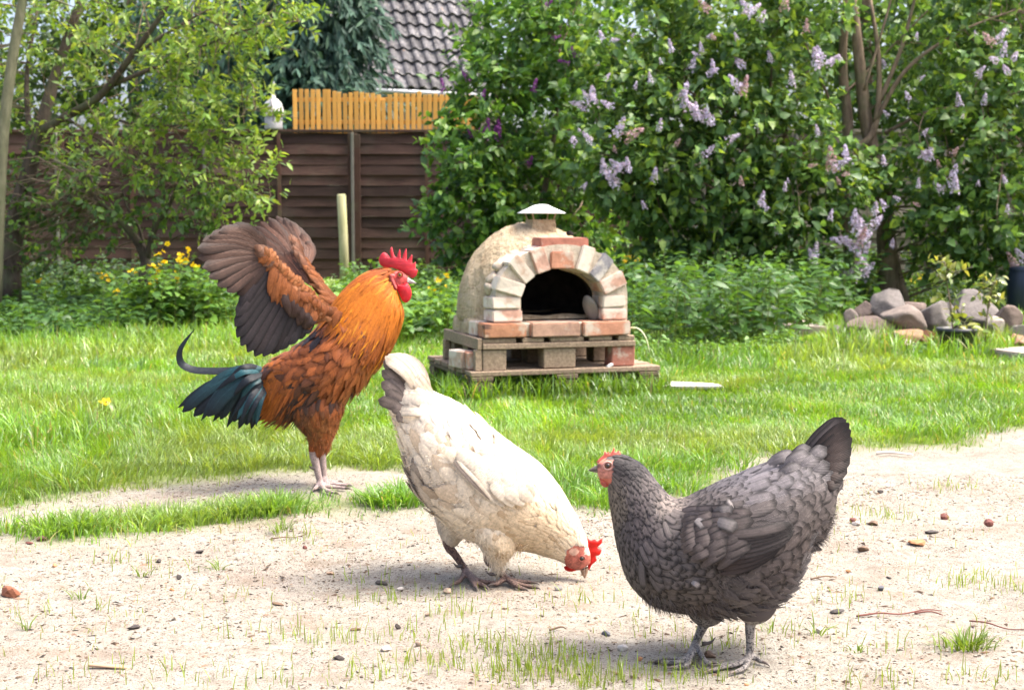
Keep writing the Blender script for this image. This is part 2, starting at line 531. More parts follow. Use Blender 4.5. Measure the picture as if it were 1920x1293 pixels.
# thin sprouts that push through the open sand
mb = MB()
SPROUT = [(560, 1010, 30), (220, 1055, 14), (275, 1070, 12), (60, 1145, 14), (205, 1150, 12), (450, 1190, 10), (600, 1190, 40), (720, 1130, 30), (800, 1250, 50),
          (905, 1210, 60), (960, 1262, 90), (1060, 1250, 70), (1100, 1270, 110), (1000, 1225, 60), (880, 1160, 30), (1090, 1130, 18), (1200, 1180, 16), (1320, 1215, 20),
          (1400, 1215, 14), (1820, 1080, 46), (1905, 1100, 34), (1790, 920, 36), (1640, 970, 30), (1580, 1110, 18), (1620, 1290, 20), (1850, 1285, 18), (1540, 1200, 14),
          (1300, 1270, 40), (1690, 985, 20), (1230, 1275, 40), (700, 1270, 30), (520, 1280, 20), (350, 1270, 12), (150, 1270, 10), (420, 1120, 8), (1680, 1218, 12), (1560, 960, 16),
          (820, 1120, 18), (780, 1190, 20), (690, 1090, 14), (660, 1200, 16), (240, 1245, 8), (1240, 1130, 10)]
for u, v, n in SPROUT:
    c = G(u, v); n = int(n * 1.5)
    q = c[:2] + RG.normal(0, 1, (n, 2)) * np.array([0.045, 0.03])
    blades(np.column_stack([q, ground_z(q[:, 0], q[:, 1]) - 0.002]), RG.uniform(0.012, 0.046, n), RG.uniform(0.0012, 0.0025, n), RG.uniform(0, 6.28, n),
           np.abs(RG.normal(0.25, 0.25, n)), np.array([0.19, 0.28, 0.03]) * RG.uniform(0.7, 1.2, (n, 1)), mb)
x, y = scatter(1700, 2.3, 4.2); m = lawn_mask(np.stack([x, y], 1)) < 0.4
x, y = x[m], y[m]; n = len(x)
blades(np.column_stack([x, y, ground_z(x, y) - 0.002]), RG.uniform(0.006, 0.028, n), RG.uniform(0.001, 0.002, n), RG.uniform(0, 6.28, n),
       np.abs(RG.normal(0.3, 0.3, n)), np.array([0.2, 0.27, 0.04]) * RG.uniform(0.7, 1.2, (n, 1)), mb)
tag(link('grass_sprouts', mb.mesh('grass_sprouts', [M_GRASS])), kind='stuff')

def tuft(u, v, n, h, spread, label, light=1.0):
    c = G(u, v)
    q = c[:2] + RG.normal(0, spread, (n, 2))
    mb = MB()
    ang = np.arctan2(q[:, 1] - c[1], q[:, 0] - c[0]) + RG.normal(0, 0.4, n)
    blades(np.column_stack([q - c[:2], ground_z(q[:, 0], q[:, 1]) - 0.002]), h * RG.uniform(0.5, 1.15, n), RG.uniform(0.002, 0.0034, n), ang,
           np.abs(RG.normal(0.9, 0.4, n)), np.array([0.12, 0.20, 0.025]) * light * RG.uniform(0.7, 1.25, (n, 1)), mb)
    o = link('grass_tuft', mb.mesh('grass_tuft', [M_GRASS]), loc=(c[0], c[1], 0))
    tag(o, label, 'grass tuft', 'grass tufts standing alone in the sand')
tuft(1812, 1216, 150, 0.04, 0.022, 'dense round bright green grass tuft near a long twig on the right sand')
tuft(530, 996, 46, 0.05, 0.016, 'low sprawling grass tuft just below the grass strip beside a thin twig')
tuft(150, 1120, 12, 0.035, 0.006, 'small green grass tuft right of the big rust brown stone')
tuft(410, 1064, 16, 0.035, 0.008, 'little dark green tuft alone on sand below the grass strip')
tuft(268, 1078, 12, 0.04, 0.007, 'thin pale tuft below the left end of the grass strip')
tuft(1535, 1200, 12, 0.045, 0.009, 'sparse tuft with a white pebble beside it, behind the grey hen')
tuft(1445, 1190, 8, 0.04, 0.008, 'few sprawling blades right behind the hind leg of the grey hen')
tuft(1610, 1222, 12, 0.02, 0.009, 'flat little green weed left of the dense round tuft')
tuft(50, 1180, 10, 0.045, 0.006, 'upright thin tuft below the big rust brown stone')

# crumbs of bark, soil and grit on the sand
def crumbs(n, y0, y1, smin, smax, cols, seed):
    r = np.random.default_rng(seed)
    x, y = scatter(n, y0, y1, 0.0)
    m = (lawn_mask(np.stack([x, y], 1)) < 0.5) & (r.random(n) < np.clip(0.2 + 1.5 * (vnoise(x * 4, y * 4, 31) - 0.25), 0.08, 1))
    x, y = x[m], y[m]; n = len(x)
    base = np.array([[1, 0, 0], [-0.6, 0.7, 0], [-0.5, -0.8, 0], [0, 0, 0.8]], float)
    s = smin * (smax / smin) ** (r.random(n) ** 2.2)
    a = r.uniform(0, 6.28, n)
    V = np.tile(base, (n, 1, 1)) * (1 + r.uniform(-0.4, 0.4, (n, 4, 3)))
    V[:, :, 0] *= r.uniform(0.8, 2.4, n)[:, None]
    V[:, :, 2] = np.maximum(V[:, :, 2] * 0.5, -0.2)
    ca, sa = np.cos(a)[:, None], np.sin(a)[:, None]
    W = np.stack([V[..., 0] * ca - V[..., 1] * sa, V[..., 0] * sa + V[..., 1] * ca, V[..., 2]], -1) * s[:, None, None]
    W += np.stack([x, y, ground_z(x, y) + 0.0004], 1)[:, None]
    b = np.arange(n)[:, None] * 4
    T = np.concatenate([b + np.array([[0, 1, 3]]), b + np.array([[1, 2, 3]]), b + np.array([[2, 0, 3]])])
    C = np.repeat(np.array(cols)[r.integers(0, len(cols), n)], 4, 0)
    return W.reshape(-1, 3), T, C
mb = MB()
V, T, C = crumbs(42000, 2.3, 4.4, 0.0011, 0.0052, [(0.05, 0.035, 0.025), (0.10, 0.065, 0.04), (0.03, 0.025, 0.022), (0.22, 0.16, 0.11), (0.34, 0.27, 0.20)], 3)
mb.add(V, None, T, None, C)
V, T, C = crumbs(1200, 2.3, 4.3, 0.003, 0.0085, [(0.07, 0.045, 0.03), (0.12, 0.075, 0.045), (0.20, 0.13, 0.09)], 4)
mb.add(V, None, T, None, C)
k = NT('bark_crumb'); M_CRUMB = k.bsdf(k.tint(), 0.9, None, 0.2)
tag(link('soil_crumbs', mb.mesh('soil_crumbs', [M_CRUMB], False)), kind='stuff')

# ------------------------------------------------------------------ fence
FY = 17.5
fx = lambda u: P(u, 410, FY)[0]
M_FENCE = wood_material('fence_board_brown', (0.022, 0.011, 0.008), (0.066, 0.036, 0.027), (0.060, 0.048, 0.034), (0.8, 10, 18), 0.7, 0.85, 0.5)
M_FENCE_GREY = wood_material('fence_board_grey', (0.075, 0.065, 0.05), (0.16, 0.14, 0.11), (0.07, 0.08, 0.045), (0.8, 10, 18), 0.6, 0.85, 0.3)
M_POST = wood_material('fence_post_wood', (0.034, 0.015, 0.010), (0.070, 0.034, 0.023), (0.07, 0.07, 0.04), (12, 12, 1.5))
M_POST_METAL = wood_material('fence_post_grey', (0.075, 0.07, 0.06), (0.135, 0.125, 0.11), (0.10, 0.11, 0.07), (12, 12, 1.5))
M_YELLOW = wood_material('picket_yellow', (0.50, 0.24, 0.045), (0.60, 0.31, 0.07), (0.38, 0.2, 0.06), (14, 14, 1.2), 0.45, 0.6, 0.2)

def weave_board(name, w, m, seed):
    """A thin wavy fence board: rows of vertices along its length."""
    r = random.Random(seed); nseg = 8
    V = []; hh = 0.132
    ph = r.uniform(0, 6)
    for i in range(nseg + 1):
        x = -w / 2 + w * i / nseg
        y = 0.008 * math.sin(i * 1.5 + ph)
        dz = r.uniform(-0.004, 0.004)
        for (yy, zz) in ((-0.02, 0.0), (0.006, hh), (0.016, hh), (-0.01, 0.0)):
            V.append((x, y + yy, zz + dz))
    Q = []
    for i in range(nseg):
        for j in range(4):
            a = i * 4 + j; b = i * 4 + (j + 1) % 4
            Q.append((a, a + 4, b + 4, b))
    Q += [(0, 1, 2, 3), (nseg * 4 + 3, nseg * 4 + 2, nseg * 4 + 1, nseg * 4)]
    return build_mesh(name, V, Q, None, [m], smooth=False)

FENCE_LAB = {0: 'brown fence panel seen through the branches at the far left edge',
             1: 'brown lap board fence panel behind the leafy tree on the left',
             2: 'reddish brown lap board fence panel left of the joint post, bare and fully in view',
             3: 'dark brown lap board fence panel between the joint post and the purple lilac',
             4: 'weathered fence panel hidden behind the purple lilac',
             5: 'weathered grey fence panel behind the left half of the pale lilac',
             6: 'weathered grey fence panel glimpsed behind the hanging pale lilac blossom',
             7: 'weathered grey fence panel glimpsed under the lilac trunks at the right',
             8: 'grey fence panel glimpsed at the far right edge'}
pitch_w = 1.80
x_joint = fx(663)
bvar = [weave_board('fence_board', pitch_w - 0.09, M_FENCE, s) for s in range(5)]
bvar_g = [weave_board('fence_board', pitch_w - 0.09, M_FENCE_GREY, s + 9) for s in range(5)]
for pi_ in range(9):
    xc = x_joint + (pi_ - 2.5) * pitch_w
    grey = pi_ >= 5
    f = thing('lap_fence', FENCE_LAB[pi_], 'fence panel', (xc, FY, 0), 'lap board fence panels along the garden end')
    for b in range(14):
        o = link('fence_board', (bvar_g if grey else bvar)[(b * 3 + pi_) % 5], f, (xc, FY + (0.012 if b % 2 else 0), 0.06 + b * 0.127), (random.uniform(-0.03, 0.03), random.uniform(-0.003, 0.003), 0))
    mp = M_FENCE_GREY if grey else M_POST
    for bx in (-pitch_w / 2 + 0.035, 0.0, pitch_w / 2 - 0.035):
        link('batten', box_mesh('batten', 0.045, 0.02, 1.80, mp, 0.003), f, (xc + bx, FY - 0.042, 0.04))
    link('top_rail', box_mesh('top_rail', pitch_w - 0.01, 0.06, 0.035, mp, 0.004), f, (xc, FY - 0.01, 1.845))
for j in range(10):
    xj = x_joint + (j - 3) * pitch_w
    lab = ['fence post beyond the left edge of the view', 'fence post behind the dark leaning trunk of the fruit tree', 'fence post behind the leaves of the fruit tree, left of the bare fence', 'pale grey fence post at the joint in the middle of the bare brown fence', 'fence post behind the purple lilac', 'fence post behind the left side of the pale lilac', 'fence post behind the middle of the pale lilac', 'fence post behind the thick trunk of the pale lilac', 'fence post hidden at the right edge behind the stones', 'fence post beyond the right edge of the view'][j]
    o = link('fence_post', box_mesh('fence_post', 0.036, 0.05, 1.84, M_POST_METAL, 0.006), loc=(xj, FY - 0.075, 0))
    tag(o, lab, 'fence post', 'fence posts between the panels')
    link('cover_strip', box_mesh('cover_strip', 0.075, 0.022, 1.80, M_POST, 0.004), o, (xj + 0.057, FY - 0.066, 0.02))

# yellow picket strip on top of the fence
pk = thing('picket_fence', 'golden yellow picket strip of uneven slats standing on top of the brown fence', 'picket fence', (fx(690), FY + 0.045, 1.88))
tops = [168, 167, 168, 168, 168, 168, 168, 171, 173, 176, 174, 172, 173, 175, 175, 178, 187, 178, 175, 176, 176, 176, 171, 178, 177, 176, 178, 176, 179, 178, 180, 178, 180]
uu = 551.0
for i, tv in enumerate(tops):
    wpx = random.choice([7.2, 7.6, 8.2])
    u0 = uu; uu += wpx + random.choice([1.6, 2.2, 2.8, 3.6])
    s = F_PX / FY
    zt = P(u0, tv, FY + 0.045)[2]
    w_ = wpx / s
    x_ = P(u0 + wpx / 2, 300, FY + 0.045)[0]
    link('picket', box_mesh('picket', w_, 0.018, zt - 1.81, M_YELLOW, 0.002), pk, (x_, FY + 0.045 + random.uniform(-0.004, 0.004), 1.81), (0, random.uniform(-0.012, 0.012), 0))
for zz in (1.95, 2.22):
    link('cross_rail', box_mesh('cross_rail', (uu - 551) / s, 0.02, 0.05, M_YELLOW, 0.002), pk, (P(551 + (uu - 551) / 2, 300, FY)[0], FY + 0.072, zz))

# round wooden stake in front of the fence
c = G(644, 552); zt = P(640, 364, c[1])[2]
V, Q, T, uv = tube([(c[0] + 0.02, c[1], -0.1), (c[0] + 0.008, c[1], zt * 0.5), (c[0] - 0.012, c[1], zt - 0.012), (c[0] - 0.012, c[1], zt)], [0.05, 0.048, 0.047, 0.036], 14)
m_stake = wood_material('stake_wood', (0.22, 0.21, 0.11), (0.37, 0.35, 0.20), (0.20, 0.22, 0.09), (10, 10, 1.0))
mb = MB(); mb.add(V, Q, T)
tag(link('wooden_stake', mb.mesh('wooden_stake', [m_stake])), 'pale greenish round wooden stake standing upright before the brown fence', 'stake')

# bell-shaped grey bird feeder on the fence
bc = np.array([fx(515), FY + 0.02, 1.88])
def lathe(prof, n=24, c=(0, 0, 0)):
    prof = np.array(prof, float); m = len(prof)
    th = np.linspace(0, 2 * math.pi, n, endpoint=False)
    V = np.stack([prof[:, None, 0] * np.cos(th), prof[:, None, 0] * np.sin(th), np.repeat(prof[:, 1:2], n, 1)], -1).reshape(-1, 3) + np.array(c)
    i = np.arange(m - 1)[:, None] * n; j = np.arange(n)[None]; jn = (j + 1) % n
    Q = np.stack([i + j, i + jn, i + n + jn, i + n + j], -1).reshape(-1, 4)
    return V, Q
k = NT('feeder_grey'); nn = k.noise(20, 5, vec=k.pos())
M_FEED = k.bsdf(k.ramp(nn, [(0.3, (0.20, 0.20, 0.21)), (0.7, (0.34, 0.33, 0.33))]), 0.6, k.bump(nn, 0.2, 0.01), 0.4)
k = NT('feeder_pale'); M_FEED2 = k.bsdf(k.ramp(k.noise(12, 5, vec=k.pos()), [(0.3, (0.34, 0.33, 0.32)), (0.7, (0.5, 0.48, 0.46))]), 0.6)
bf = thing('bird_feeder', 'grey bell-shaped bird feeder hanging over the fence top left of yellow pickets', 'bird feeder', tuple(bc))
V, Q = lathe([(0.001, 0.0), (0.105, 0.0), (0.11, 0.02), (0.108, 0.16), (0.08, 0.175), (0.07, 0.19)], 24, bc)
mb = MB(); mb.add(V, Q); link('feeder_body', mb.mesh('feeder_body', [M_FEED]), bf)
V, Q = lathe([(0.10, 0.17), (0.128, 0.165), (0.128, 0.18), (0.122, 0.25), (0.10, 0.32), (0.06, 0.365), (0.028, 0.38), (0.026, 0.42), (0.012, 0.44), (0.001, 0.45)], 28, bc)
mb = MB(); mb.add(V, Q); link('feeder_roof', mb.mesh('feeder_roof', [M_FEED2]), bf)
V, Q, T, uv = tube([bc + [0, -0.128, 0.26], bc + [0, -0.13, 0.33], bc + [0, -0.07, 0.41], bc + [0, 0, 0.50], bc + [0.01, 0, 0.58]], 0.012, 8, 12)
mb = MB(); mb.add(V, Q, T); link('hook', mb.mesh('hook', [M_FEED]), bf)

# ------------------------------------------------------------------ house with tiled roof beyond the fence
HY = 27.0
eave_l, yaw = P(560, 158, HY), math.radians(16)
ax = np.array([math.cos(yaw), math.sin(yaw), -0.02]); back = np.array([-math.sin(yaw), math.cos(yaw), 0])
pitch = math.radians(49)
up = back * math.cos(pitch) + np.array([0, 0, 1]) * math.sin(pitch)
nrm = np.cross(ax, up)
house = thing('house', 'neighbouring house with a grey lichen-spotted pantile roof beyond the yellow pickets', 'house', tuple(eave_l * [1, 1, 0]))
tw, tl = 0.232, 0.36
V = []; Q = []
nc = 8
for r_ in range(3):
    vv = r_ / 2 * (tl + 0.06)
    for i in range(nc + 1):
        f = i / nc
        h = 0.034 * math.sin(f * 2 * math.pi + 0.6) + (0.062 - 0.062 * r_ / 2)
        for dz in (0, -0.04 + 0.02 * r_):
            V.append((f * (tw + 0.03), vv, h + dz))
idx = lambda r_, i, d: (r_ * (nc + 1) + i) * 2 + d
for r_ in range(2):
    for i in range(nc):
        Q.append((idx(r_, i, 0), idx(r_, i + 1, 0), idx(r_ + 1, i + 1, 0), idx(r_ + 1, i, 0)))
for i in range(nc):
    Q.append((idx(0, i, 1), idx(0, i + 1, 1), idx(0, i + 1, 0), idx(0, i, 0)))
for r_ in range(2):
    Q.append((idx(r_, nc, 0), idx(r_, nc, 1), idx(r_ + 1, nc, 1), idx(r_ + 1, nc, 0)))
k = NT('roof_tile'); o_ = k.pos()
n1 = k.noise(7, 6, 0.7, o_); n2 = k.noise(22, 4, 0.6, o_)
c_ = k.ramp(n1, [(0.30, (0.030, 0.029, 0.031)), (0.5, (0.072, 0.070, 0.074)), (0.70, (0.17, 0.165, 0.168))])
c_ = k.mix(k.ramp(n2, [(0.60, 0.0), (0.68, 0.9)]), c_, (0.34, 0.32, 0.28))
c_ = k.mix(k.ramp(k.noise(9, 3, vec=o_), [(0.66, 0.0), (0.74, 0.7)]), c_, (0.19, 0.11, 0.06))
br_ = k.math('MULTIPLY_ADD', k.rnd(), 0.75, 0.62); c3_ = k.n('ShaderNodeCombineColor'); [k.l(br_, c3_.inputs[i]) for i in range(3)]; c_ = k.mix(1.0, c_, c3_.outputs[0], 'MULTIPLY')
M_TILE = k.bsdf(c_, 0.85, k.bump(n2, 0.4, 0.02), 0.3)
tile_me = build_mesh('roof_tile', V, Q, None, [M_TILE], smooth=False)
rot = Matrix((tuple(ax), tuple(up), tuple(nrm))).transposed().to_euler()
for r_ in range(11):
    for c_i in range(-1, 17):
        p = eave_l + ax * (c_i * tw) + up * (r_ * tl) + nrm * 0.012 * random.random()
        link('roof_tile', tile_me, house, tuple(p), (rot.x + random.uniform(-.012, .012), rot.y + random.uniform(-.012, .012), rot.z + random.uniform(-0.01, 0.01)))
k = NT('house_wall'); M_HW = k.bsdf(k.ramp(k.noise(6, 4, vec=k.pos()), [(0.3, (0.15, 0.13, 0.11)), (0.7, (0.24, 0.21, 0.18))]), 0.9)
k = NT('zinc'); M_ZINC = k.bsdf((0.2, 0.21, 0.22), 0.5, None, 0.5, 0.4)
mb = MB()
L = 17 * tw
q0 = eave_l + back * 0.35 - ax * 0.2; q1 = q0 + ax * (L + 0.2)
c4 = [q0, q1, q1 + back * 3.6, q0 + back * 3.6]
V = [(p[0], p[1], -0.1) for p in c4] + [(p[0], p[1], p[2] + 0.02) for p in c4[:2]] + [(p[0], p[1], p[2] + 0.02) for p in c4[2:]]
mb.add(V, [(0, 1, 5, 4), (1, 2, 6, 5), (2, 3, 7, 6), (3, 0, 4, 7)])
link('wall', mb.mesh('wall', [M_HW], False), house)
mb = MB()
b0 = eave_l - ax * 0.25 - nrm * 0.05; b1 = b0 + ax * (L + 0.3)
e = up * (11 * tl + 0.1); t_ = nrm * 0.04
V = [b0, b1, b1 + e, b0 + e, b0 - t_, b1 - t_, b1 + e - t_, b0 + e - t_]
mb.add(V, [(0, 1, 2, 3), (7, 6, 5, 4), (0, 4, 5, 1), (3, 2, 6, 7), (0, 3, 7, 4), (1, 5, 6, 2)])
link('roof', mb.mesh('roof', [M_HW], False), house)
mb = MB(); V, Q, T, uv = tube([b0 - back * 0.06 - [0, 0, 0.03], b1 - back * 0.06 - [0, 0, 0.03]], 0.06, 10); mb.add(V, Q, T)
link('gutter', mb.mesh('gutter', [M_ZINC]), house)
# ------------------------------------------------------------------ clay oven on pallets
OTH = math.radians(17)
o0 = G(905, 698, 0.125)
OAX = np.array([math.cos(OTH), math.sin(OTH), 0]); OAY = np.array([-math.sin(OTH), math.cos(OTH), 0])
def O(x, y, z):
    return np.array([o0[0], o0[1], 0]) + OAX * x + OAY * y + np.array([0, 0, z])

M_PALLET = wood_material('pallet_wood', (0.13, 0.092, 0.062), (0.30, 0.225, 0.155), (0.085, 0.062, 0.042), (14, 14, 14), 0.6, 0.85, 0.25)
M_PALLET_DARK = wood_material('pallet_wood_dark', (0.075, 0.052, 0.036), (0.17, 0.125, 0.085), (0.05, 0.05, 0.03), (14, 14, 14), 0.6, 0.85, 0.25)

def brick_material(name, body, mort, mort_amt, soot=0.0):
    k = NT(name); o = k.obj(); r = k.rnd()
    off = k.n('ShaderNodeVectorMath', operation='ADD'); k.l(o, off.inputs[0])
    cx = k.n('ShaderNodeCombineXYZ'); k.l(k.math('MULTIPLY', r, 7.3), cx.inputs[0]); k.l(k.math('MULTIPLY', r, 3.1), cx.inputs[1]); k.l(cx.outputs[0], off.inputs[1])
    v = off.outputs[0]
    n = k.noise(28, 6, 0.65, v)
    c = k.ramp(n, [(0.3, tuple(x * 0.72 for x in body)), (0.7, tuple(min(1, x * 1.2) for x in body))])
    c = k.mix(k.ramp(k.noise(11, 5, 0.6, v), [(0.60 - 0.35 * mort_amt, 0.0), (0.72 - 0.35 * mort_amt, 0.95)]), c, mort)
    if soot:
        c = k.mix(k.ramp(k.noise(9, 3, 0.5, v, 1.0), [(0.55, 0.0), (0.62, soot)]), c, (0.035, 0.035, 0.045))
    f = k.noise(120, 3, 0.6, v)
    return k.bsdf(c, 0.9, k.bump(k.math('ADD', n, k.math('MULTIPLY', f, 0.4)), 0.6, 0.004), 0.2)
PALE_MORT = (0.46, 0.385, 0.31)
M_B_ORANGE = brick_material('brick_orange', (0.42, 0.20, 0.125), PALE_MORT, 0.3)
M_B_BURNT = brick_material('brick_burnt', (0.40, 0.19, 0.11), PALE_MORT, 0.2, 0.95)
M_B_BROWN = brick_material('brick_brown', (0.37, 0.225, 0.16), PALE_MORT, 0.3, 0.2)
M_B_PALE = brick_material('brick_pale', (0.46, 0.33, 0.25), (0.56, 0.49, 0.405), 0.66)
M_B_PINK = brick_material('brick_pink', (0.45, 0.27, 0.20), (0.56, 0.48, 0.40), 0.5)
M_B_GREY = brick_material('brick_grey', (0.22, 0.21, 0.22), (0.46, 0.42, 0.36), 0.45, 0.5)
M_B_RED = brick_material('brick_red', (0.33, 0.135, 0.095), PALE_MORT, 0.12)
k = NT('mortar'); nn = k.noise(40, 6, 0.65, k.pos())
M_MORTAR = k.bsdf(k.ramp(nn, [(0.3, (0.34, 0.28, 0.21)), (0.7, (0.49, 0.425, 0.34))]), 0.95, k.bump(nn, 0.8, 0.008), 0.1)
k = NT('clay'); po = k.pos(); nn = k.noise(9, 6, 0.65, po); n3 = k.noise(45, 5, 0.7, po)
cc = k.ramp(nn, [(0.28, (0.35, 0.255, 0.155)), (0.5, (0.51, 0.40, 0.26)), (0.75, (0.60, 0.495, 0.345))])
straw = k.noise(30, 4, 0.6, k.mapping(po, (3.2, 1, 0.6)), 1.5)
cc = k.mix(k.ramp(straw, [(0.54, 0.0), (0.66, 0.55)]), cc, (0.20, 0.125, 0.065))
M_CLAY = k.bsdf(cc, 0.95, k.bump(k.math('ADD', nn, k.math('MULTIPLY', n3, 0.7)), 1.0, 0.045), 0.1)
k = NT('soot'); nn = k.noise(20, 4, vec=k.pos())
M_SOOT = k.bsdf(k.ramp(nn, [(0.3, (0.012, 0.011, 0.010)), (0.8, (0.035, 0.030, 0.026))]), 0.95, None, 0.1)

def oven_part(name, me, parent, x, y, z, rz=0.0, ry=0.0, rx=0.0):
    return link(name, me, parent, tuple(O(x, y, z)), (rx, ry, OTH + rz))

# lower pallet
lp = thing('wooden_pallet', 'wide weathered lower pallet lying in the grass under the oven', 'pallet', tuple(O(0.35, 0.3, 0)))
LW, LD, LX, LY = 0.90, 0.80, -0.06, -0.02
for i in range(6):
    oven_part('deck_board', box_mesh('deck_board', LW + random.uniform(-.01, .01), 0.105, 0.022, M_PALLET, 0.003, 0.002, i), lp, LX + LW / 2, LY + 0.053 + i * (LD - 0.105) / 5, 0.108 + 0.001 * (i % 2))
for i in range(3):
    oven_part('stringer_board', box_mesh('stringer_board', 0.10, LD, 0.020, M_PALLET_DARK, 0.003, 0.001, i), lp, LX + 0.055 + i * (LW - 0.11) / 2, LY + LD / 2, 0.086)
    for j in range(3):
        oven_part('block', box_mesh('block', 0.098, 0.10, 0.076, M_PALLET_DARK, 0.004, 0.002, i * 3 + j), lp, LX + 0.055 + i * (LW - 0.11) / 2, LY + 0.055 + j * (LD - 0.11) / 2, 0.009)
    oven_part('bottom_board', box_mesh('bottom_board', LW, 0.10, 0.018, M_PALLET_DARK, 0.003, 0.001, i + 9), lp, LX + LW / 2, LY + 0.055 + i * (LD - 0.11) / 2, -0.010)

# upper pallet
UW, UD = 0.72, 0.60
UZ = 0.131
up_ = thing('wooden_pallet', 'smaller upper pallet of grey blocks and boards directly carrying the brick hearth', 'pallet', tuple(O(0.35, 0.3, UZ)))
for i, bx in enumerate((0.055, UW / 2 + 0.0, UW - 0.055)):
    for j, by in enumerate((0.05, UD / 2, UD - 0.05)):
        m_ = M_B_RED if (i == 2 and j == 0) else M_PALLET
        oven_part('block', box_mesh('block', 0.11 if i != 1 else 0.15, 0.095, 0.092, m_, 0.004, 0.003, i * 3 + j + 30), up_, bx, by, UZ)
for j, by in enumerate((0.04, UD / 2, UD - 0.04)):
    oven_part('stringer_board', box_mesh('stringer_board', UW, 0.095, 0.024, M_PALLET, 0.003, 0.0015, j + 50), up_, UW / 2, by, UZ + 0.094)
xs = [(0.0, 0.155), (0.185, 0.10), (0.315, 0.16), (0.50, 0.11), (0.64, 0.08)]
for i, (x_, w_) in enumerate(xs):
    oven_part('deck_board', box_mesh('deck_board', w_, UD - 0.004, 0.021, M_PALLET, 0.003, 0.0012, i + 60), up_, x_ + w_ / 2, UD / 2, UZ + 0.120)
oven_part('side_board', box_mesh('side_board', 0.022, UD + 0.004, 0.050, M_PALLET, 0.003, 0.001, 77), up_, -0.014, UD / 2, UZ + 0.094)
for j, by in enumerate((0.02, UD - 0.03)):
    oven_part('corner_post', box_mesh('corner_post', 0.03, 0.035, 0.094, M_PALLET, 0.003, 0.001, 79 + j), up_, -0.018, by, UZ)
ZH0 = UZ + 0.144          # underside of the hearth
for (x_, y_, w_, m_, rz, lab) in ((-0.045, 0.20, 0.06, M_B_PALE, 0.25, 'pale loose brick standing in the left side of the upper pallet'),
                                  (-0.005, 0.13, 0.07, M_B_ORANGE, -0.1, 'orange loose brick lying in the left side of the upper pallet')):
    o = link('brick', box_mesh('brick', w_, 0.115, 0.078, m_, 0.004, 0.003, int(w_ * 1000)), None, tuple(O(x_ - 0.01, y_ - 0.02, 0.1325)), (0, 0, OTH + rz))
    tag(o, lab, 'brick')

# the oven
oven = thing('pizza_oven', 'domed clay pizza oven with a pale brick arch and white metal chimney cap', 'oven', tuple(O(0.36, 0.36, ZH0)))
ZH = ZH0 + 0.066
def brick(L, D, H, m, x, y, z, ry=0.0, rz=0.0, lab=None, seed=0, name='brick', j=0.003):
    o = oven_part(name, box_mesh('brick', L, D, H, m, 0.005, j, seed + int(1000 * abs(x)), 2), oven, x, y, z, rz, ry)
    if lab: o['label'] = lab
    return o
# hearth course: three stretchers in front, headers and clay along the side
for x0, x1, m_, lab in ((0.002, 0.200, M_B_BURNT, 'orange hearth brick with a black scorch mark'), (0.222, 0.452, M_B_BROWN, None), (0.468, 0.694, M_B_ORANGE, None)):
    brick(x1 - x0, 0.115, 0.064, m_, (x0 + x1) / 2, 0.045, ZH0, lab=lab, seed=3)
for x0, x1, m_ in ((0.0, 0.225, M_B_PINK), (0.24, 0.46, M_B_BROWN), (0.472, 0.69, M_B_PINK)):
    brick(x1 - x0, 0.11, 0.064, m_, (x0 + x1) / 2, 0.175, ZH0, seed=8)
me = box_mesh('hearth_bed', 0.678, 0.50, 0.061, M_MORTAR, 0.004, 0, 1)
oven_part('hearth_bed', me, oven, 0.347, 0.27, ZH0 + 0.001)
# clay skirt round the dome's foot
n_ = 56
def skirt():
    V = []; Q = []
    for i in range(n_):
        a = 2 * math.pi * i / n_
        for rr, zz in ((1.0, 0.0), (1.0, 0.035), (0.985, 0.066), (0.90, 0.078), (0.80, 0.085)):
            ca, sa = math.cos(a), math.sin(a)
            rad = 1 / (abs(ca) ** 5 + abs(sa) ** 5) ** 0.2 * (1 + 0.012 * math.sin(7 * a) + 0.01 * math.sin(13 * a + 1))
            x = 0.345 + 0.352 * rad * rr * ca; y = 0.385 + 0.235 * rad * rr * sa
            V.append(O(x, y, ZH0 + 0.0005 + zz + 0.004 * math.sin(9 * a)))
    for i in range(n_):
        j = (i + 1) % n_
        for q in range(4): Q.append((i * 5 + q, j * 5 + q, j * 5 + q + 1, i * 5 + q + 1))
    return build_mesh('clay_skirt', V, Q, None, [M_CLAY])
link('clay_skirt', skirt(), oven)

# dome: thick clay shell, cut flat in front, hollow and open to the arch
DCX, DCY, DRX, DRY, DRZ = 0.345, 0.375, 0.355, 0.335, 0.445
def shell(sx, sy, sz, sub=5, rough=0.0):
    bm = bmesh.new(); bmesh.ops.create_icosphere(bm, subdivisions=sub, radius=1)
    for v in bm.verts:
        p = v.co
        zz = p.z
        e = 1.0
        f = 1.0
        if rough:
            f = 1 + rough * (math.sin(5 * p.x + 1) * math.sin(6 * p.y + 2) * math.sin(4 * p.z) + 0.5 * math.sin(13 * p.x) * math.sin(11 * p.z + 1) * math.sin(12 * p.y)
                             + 0.35 * math.sin(29 * p.x + 3 * p.y) * math.sin(27 * p.z + p.x) * math.sin(31 * p.y)
                             + 0.28 * math.sin(47 * p.x + 9 * p.z) * math.sin(53 * p.y - 7 * p.x) * math.sin(49 * p.z))
        hz = abs(zz) ** 0.92 * (1 if zz >= 0 else -0.05)
        v.co = Vector((p.x * sx * f, p.y * sy * f, hz * sz * f))
    return bm
def bool_obj(name, bm, mats):
    me = bpy.data.meshes.new(name); bm.to_mesh(me); bm.free()
    for m in mats: me.materials.append(m)
    return bpy.data.objects.new(name, me)
outer = bool_obj('dome', shell(DRX, DRY, DRZ, 6, 0.026), [M_CLAY, M_SOOT])
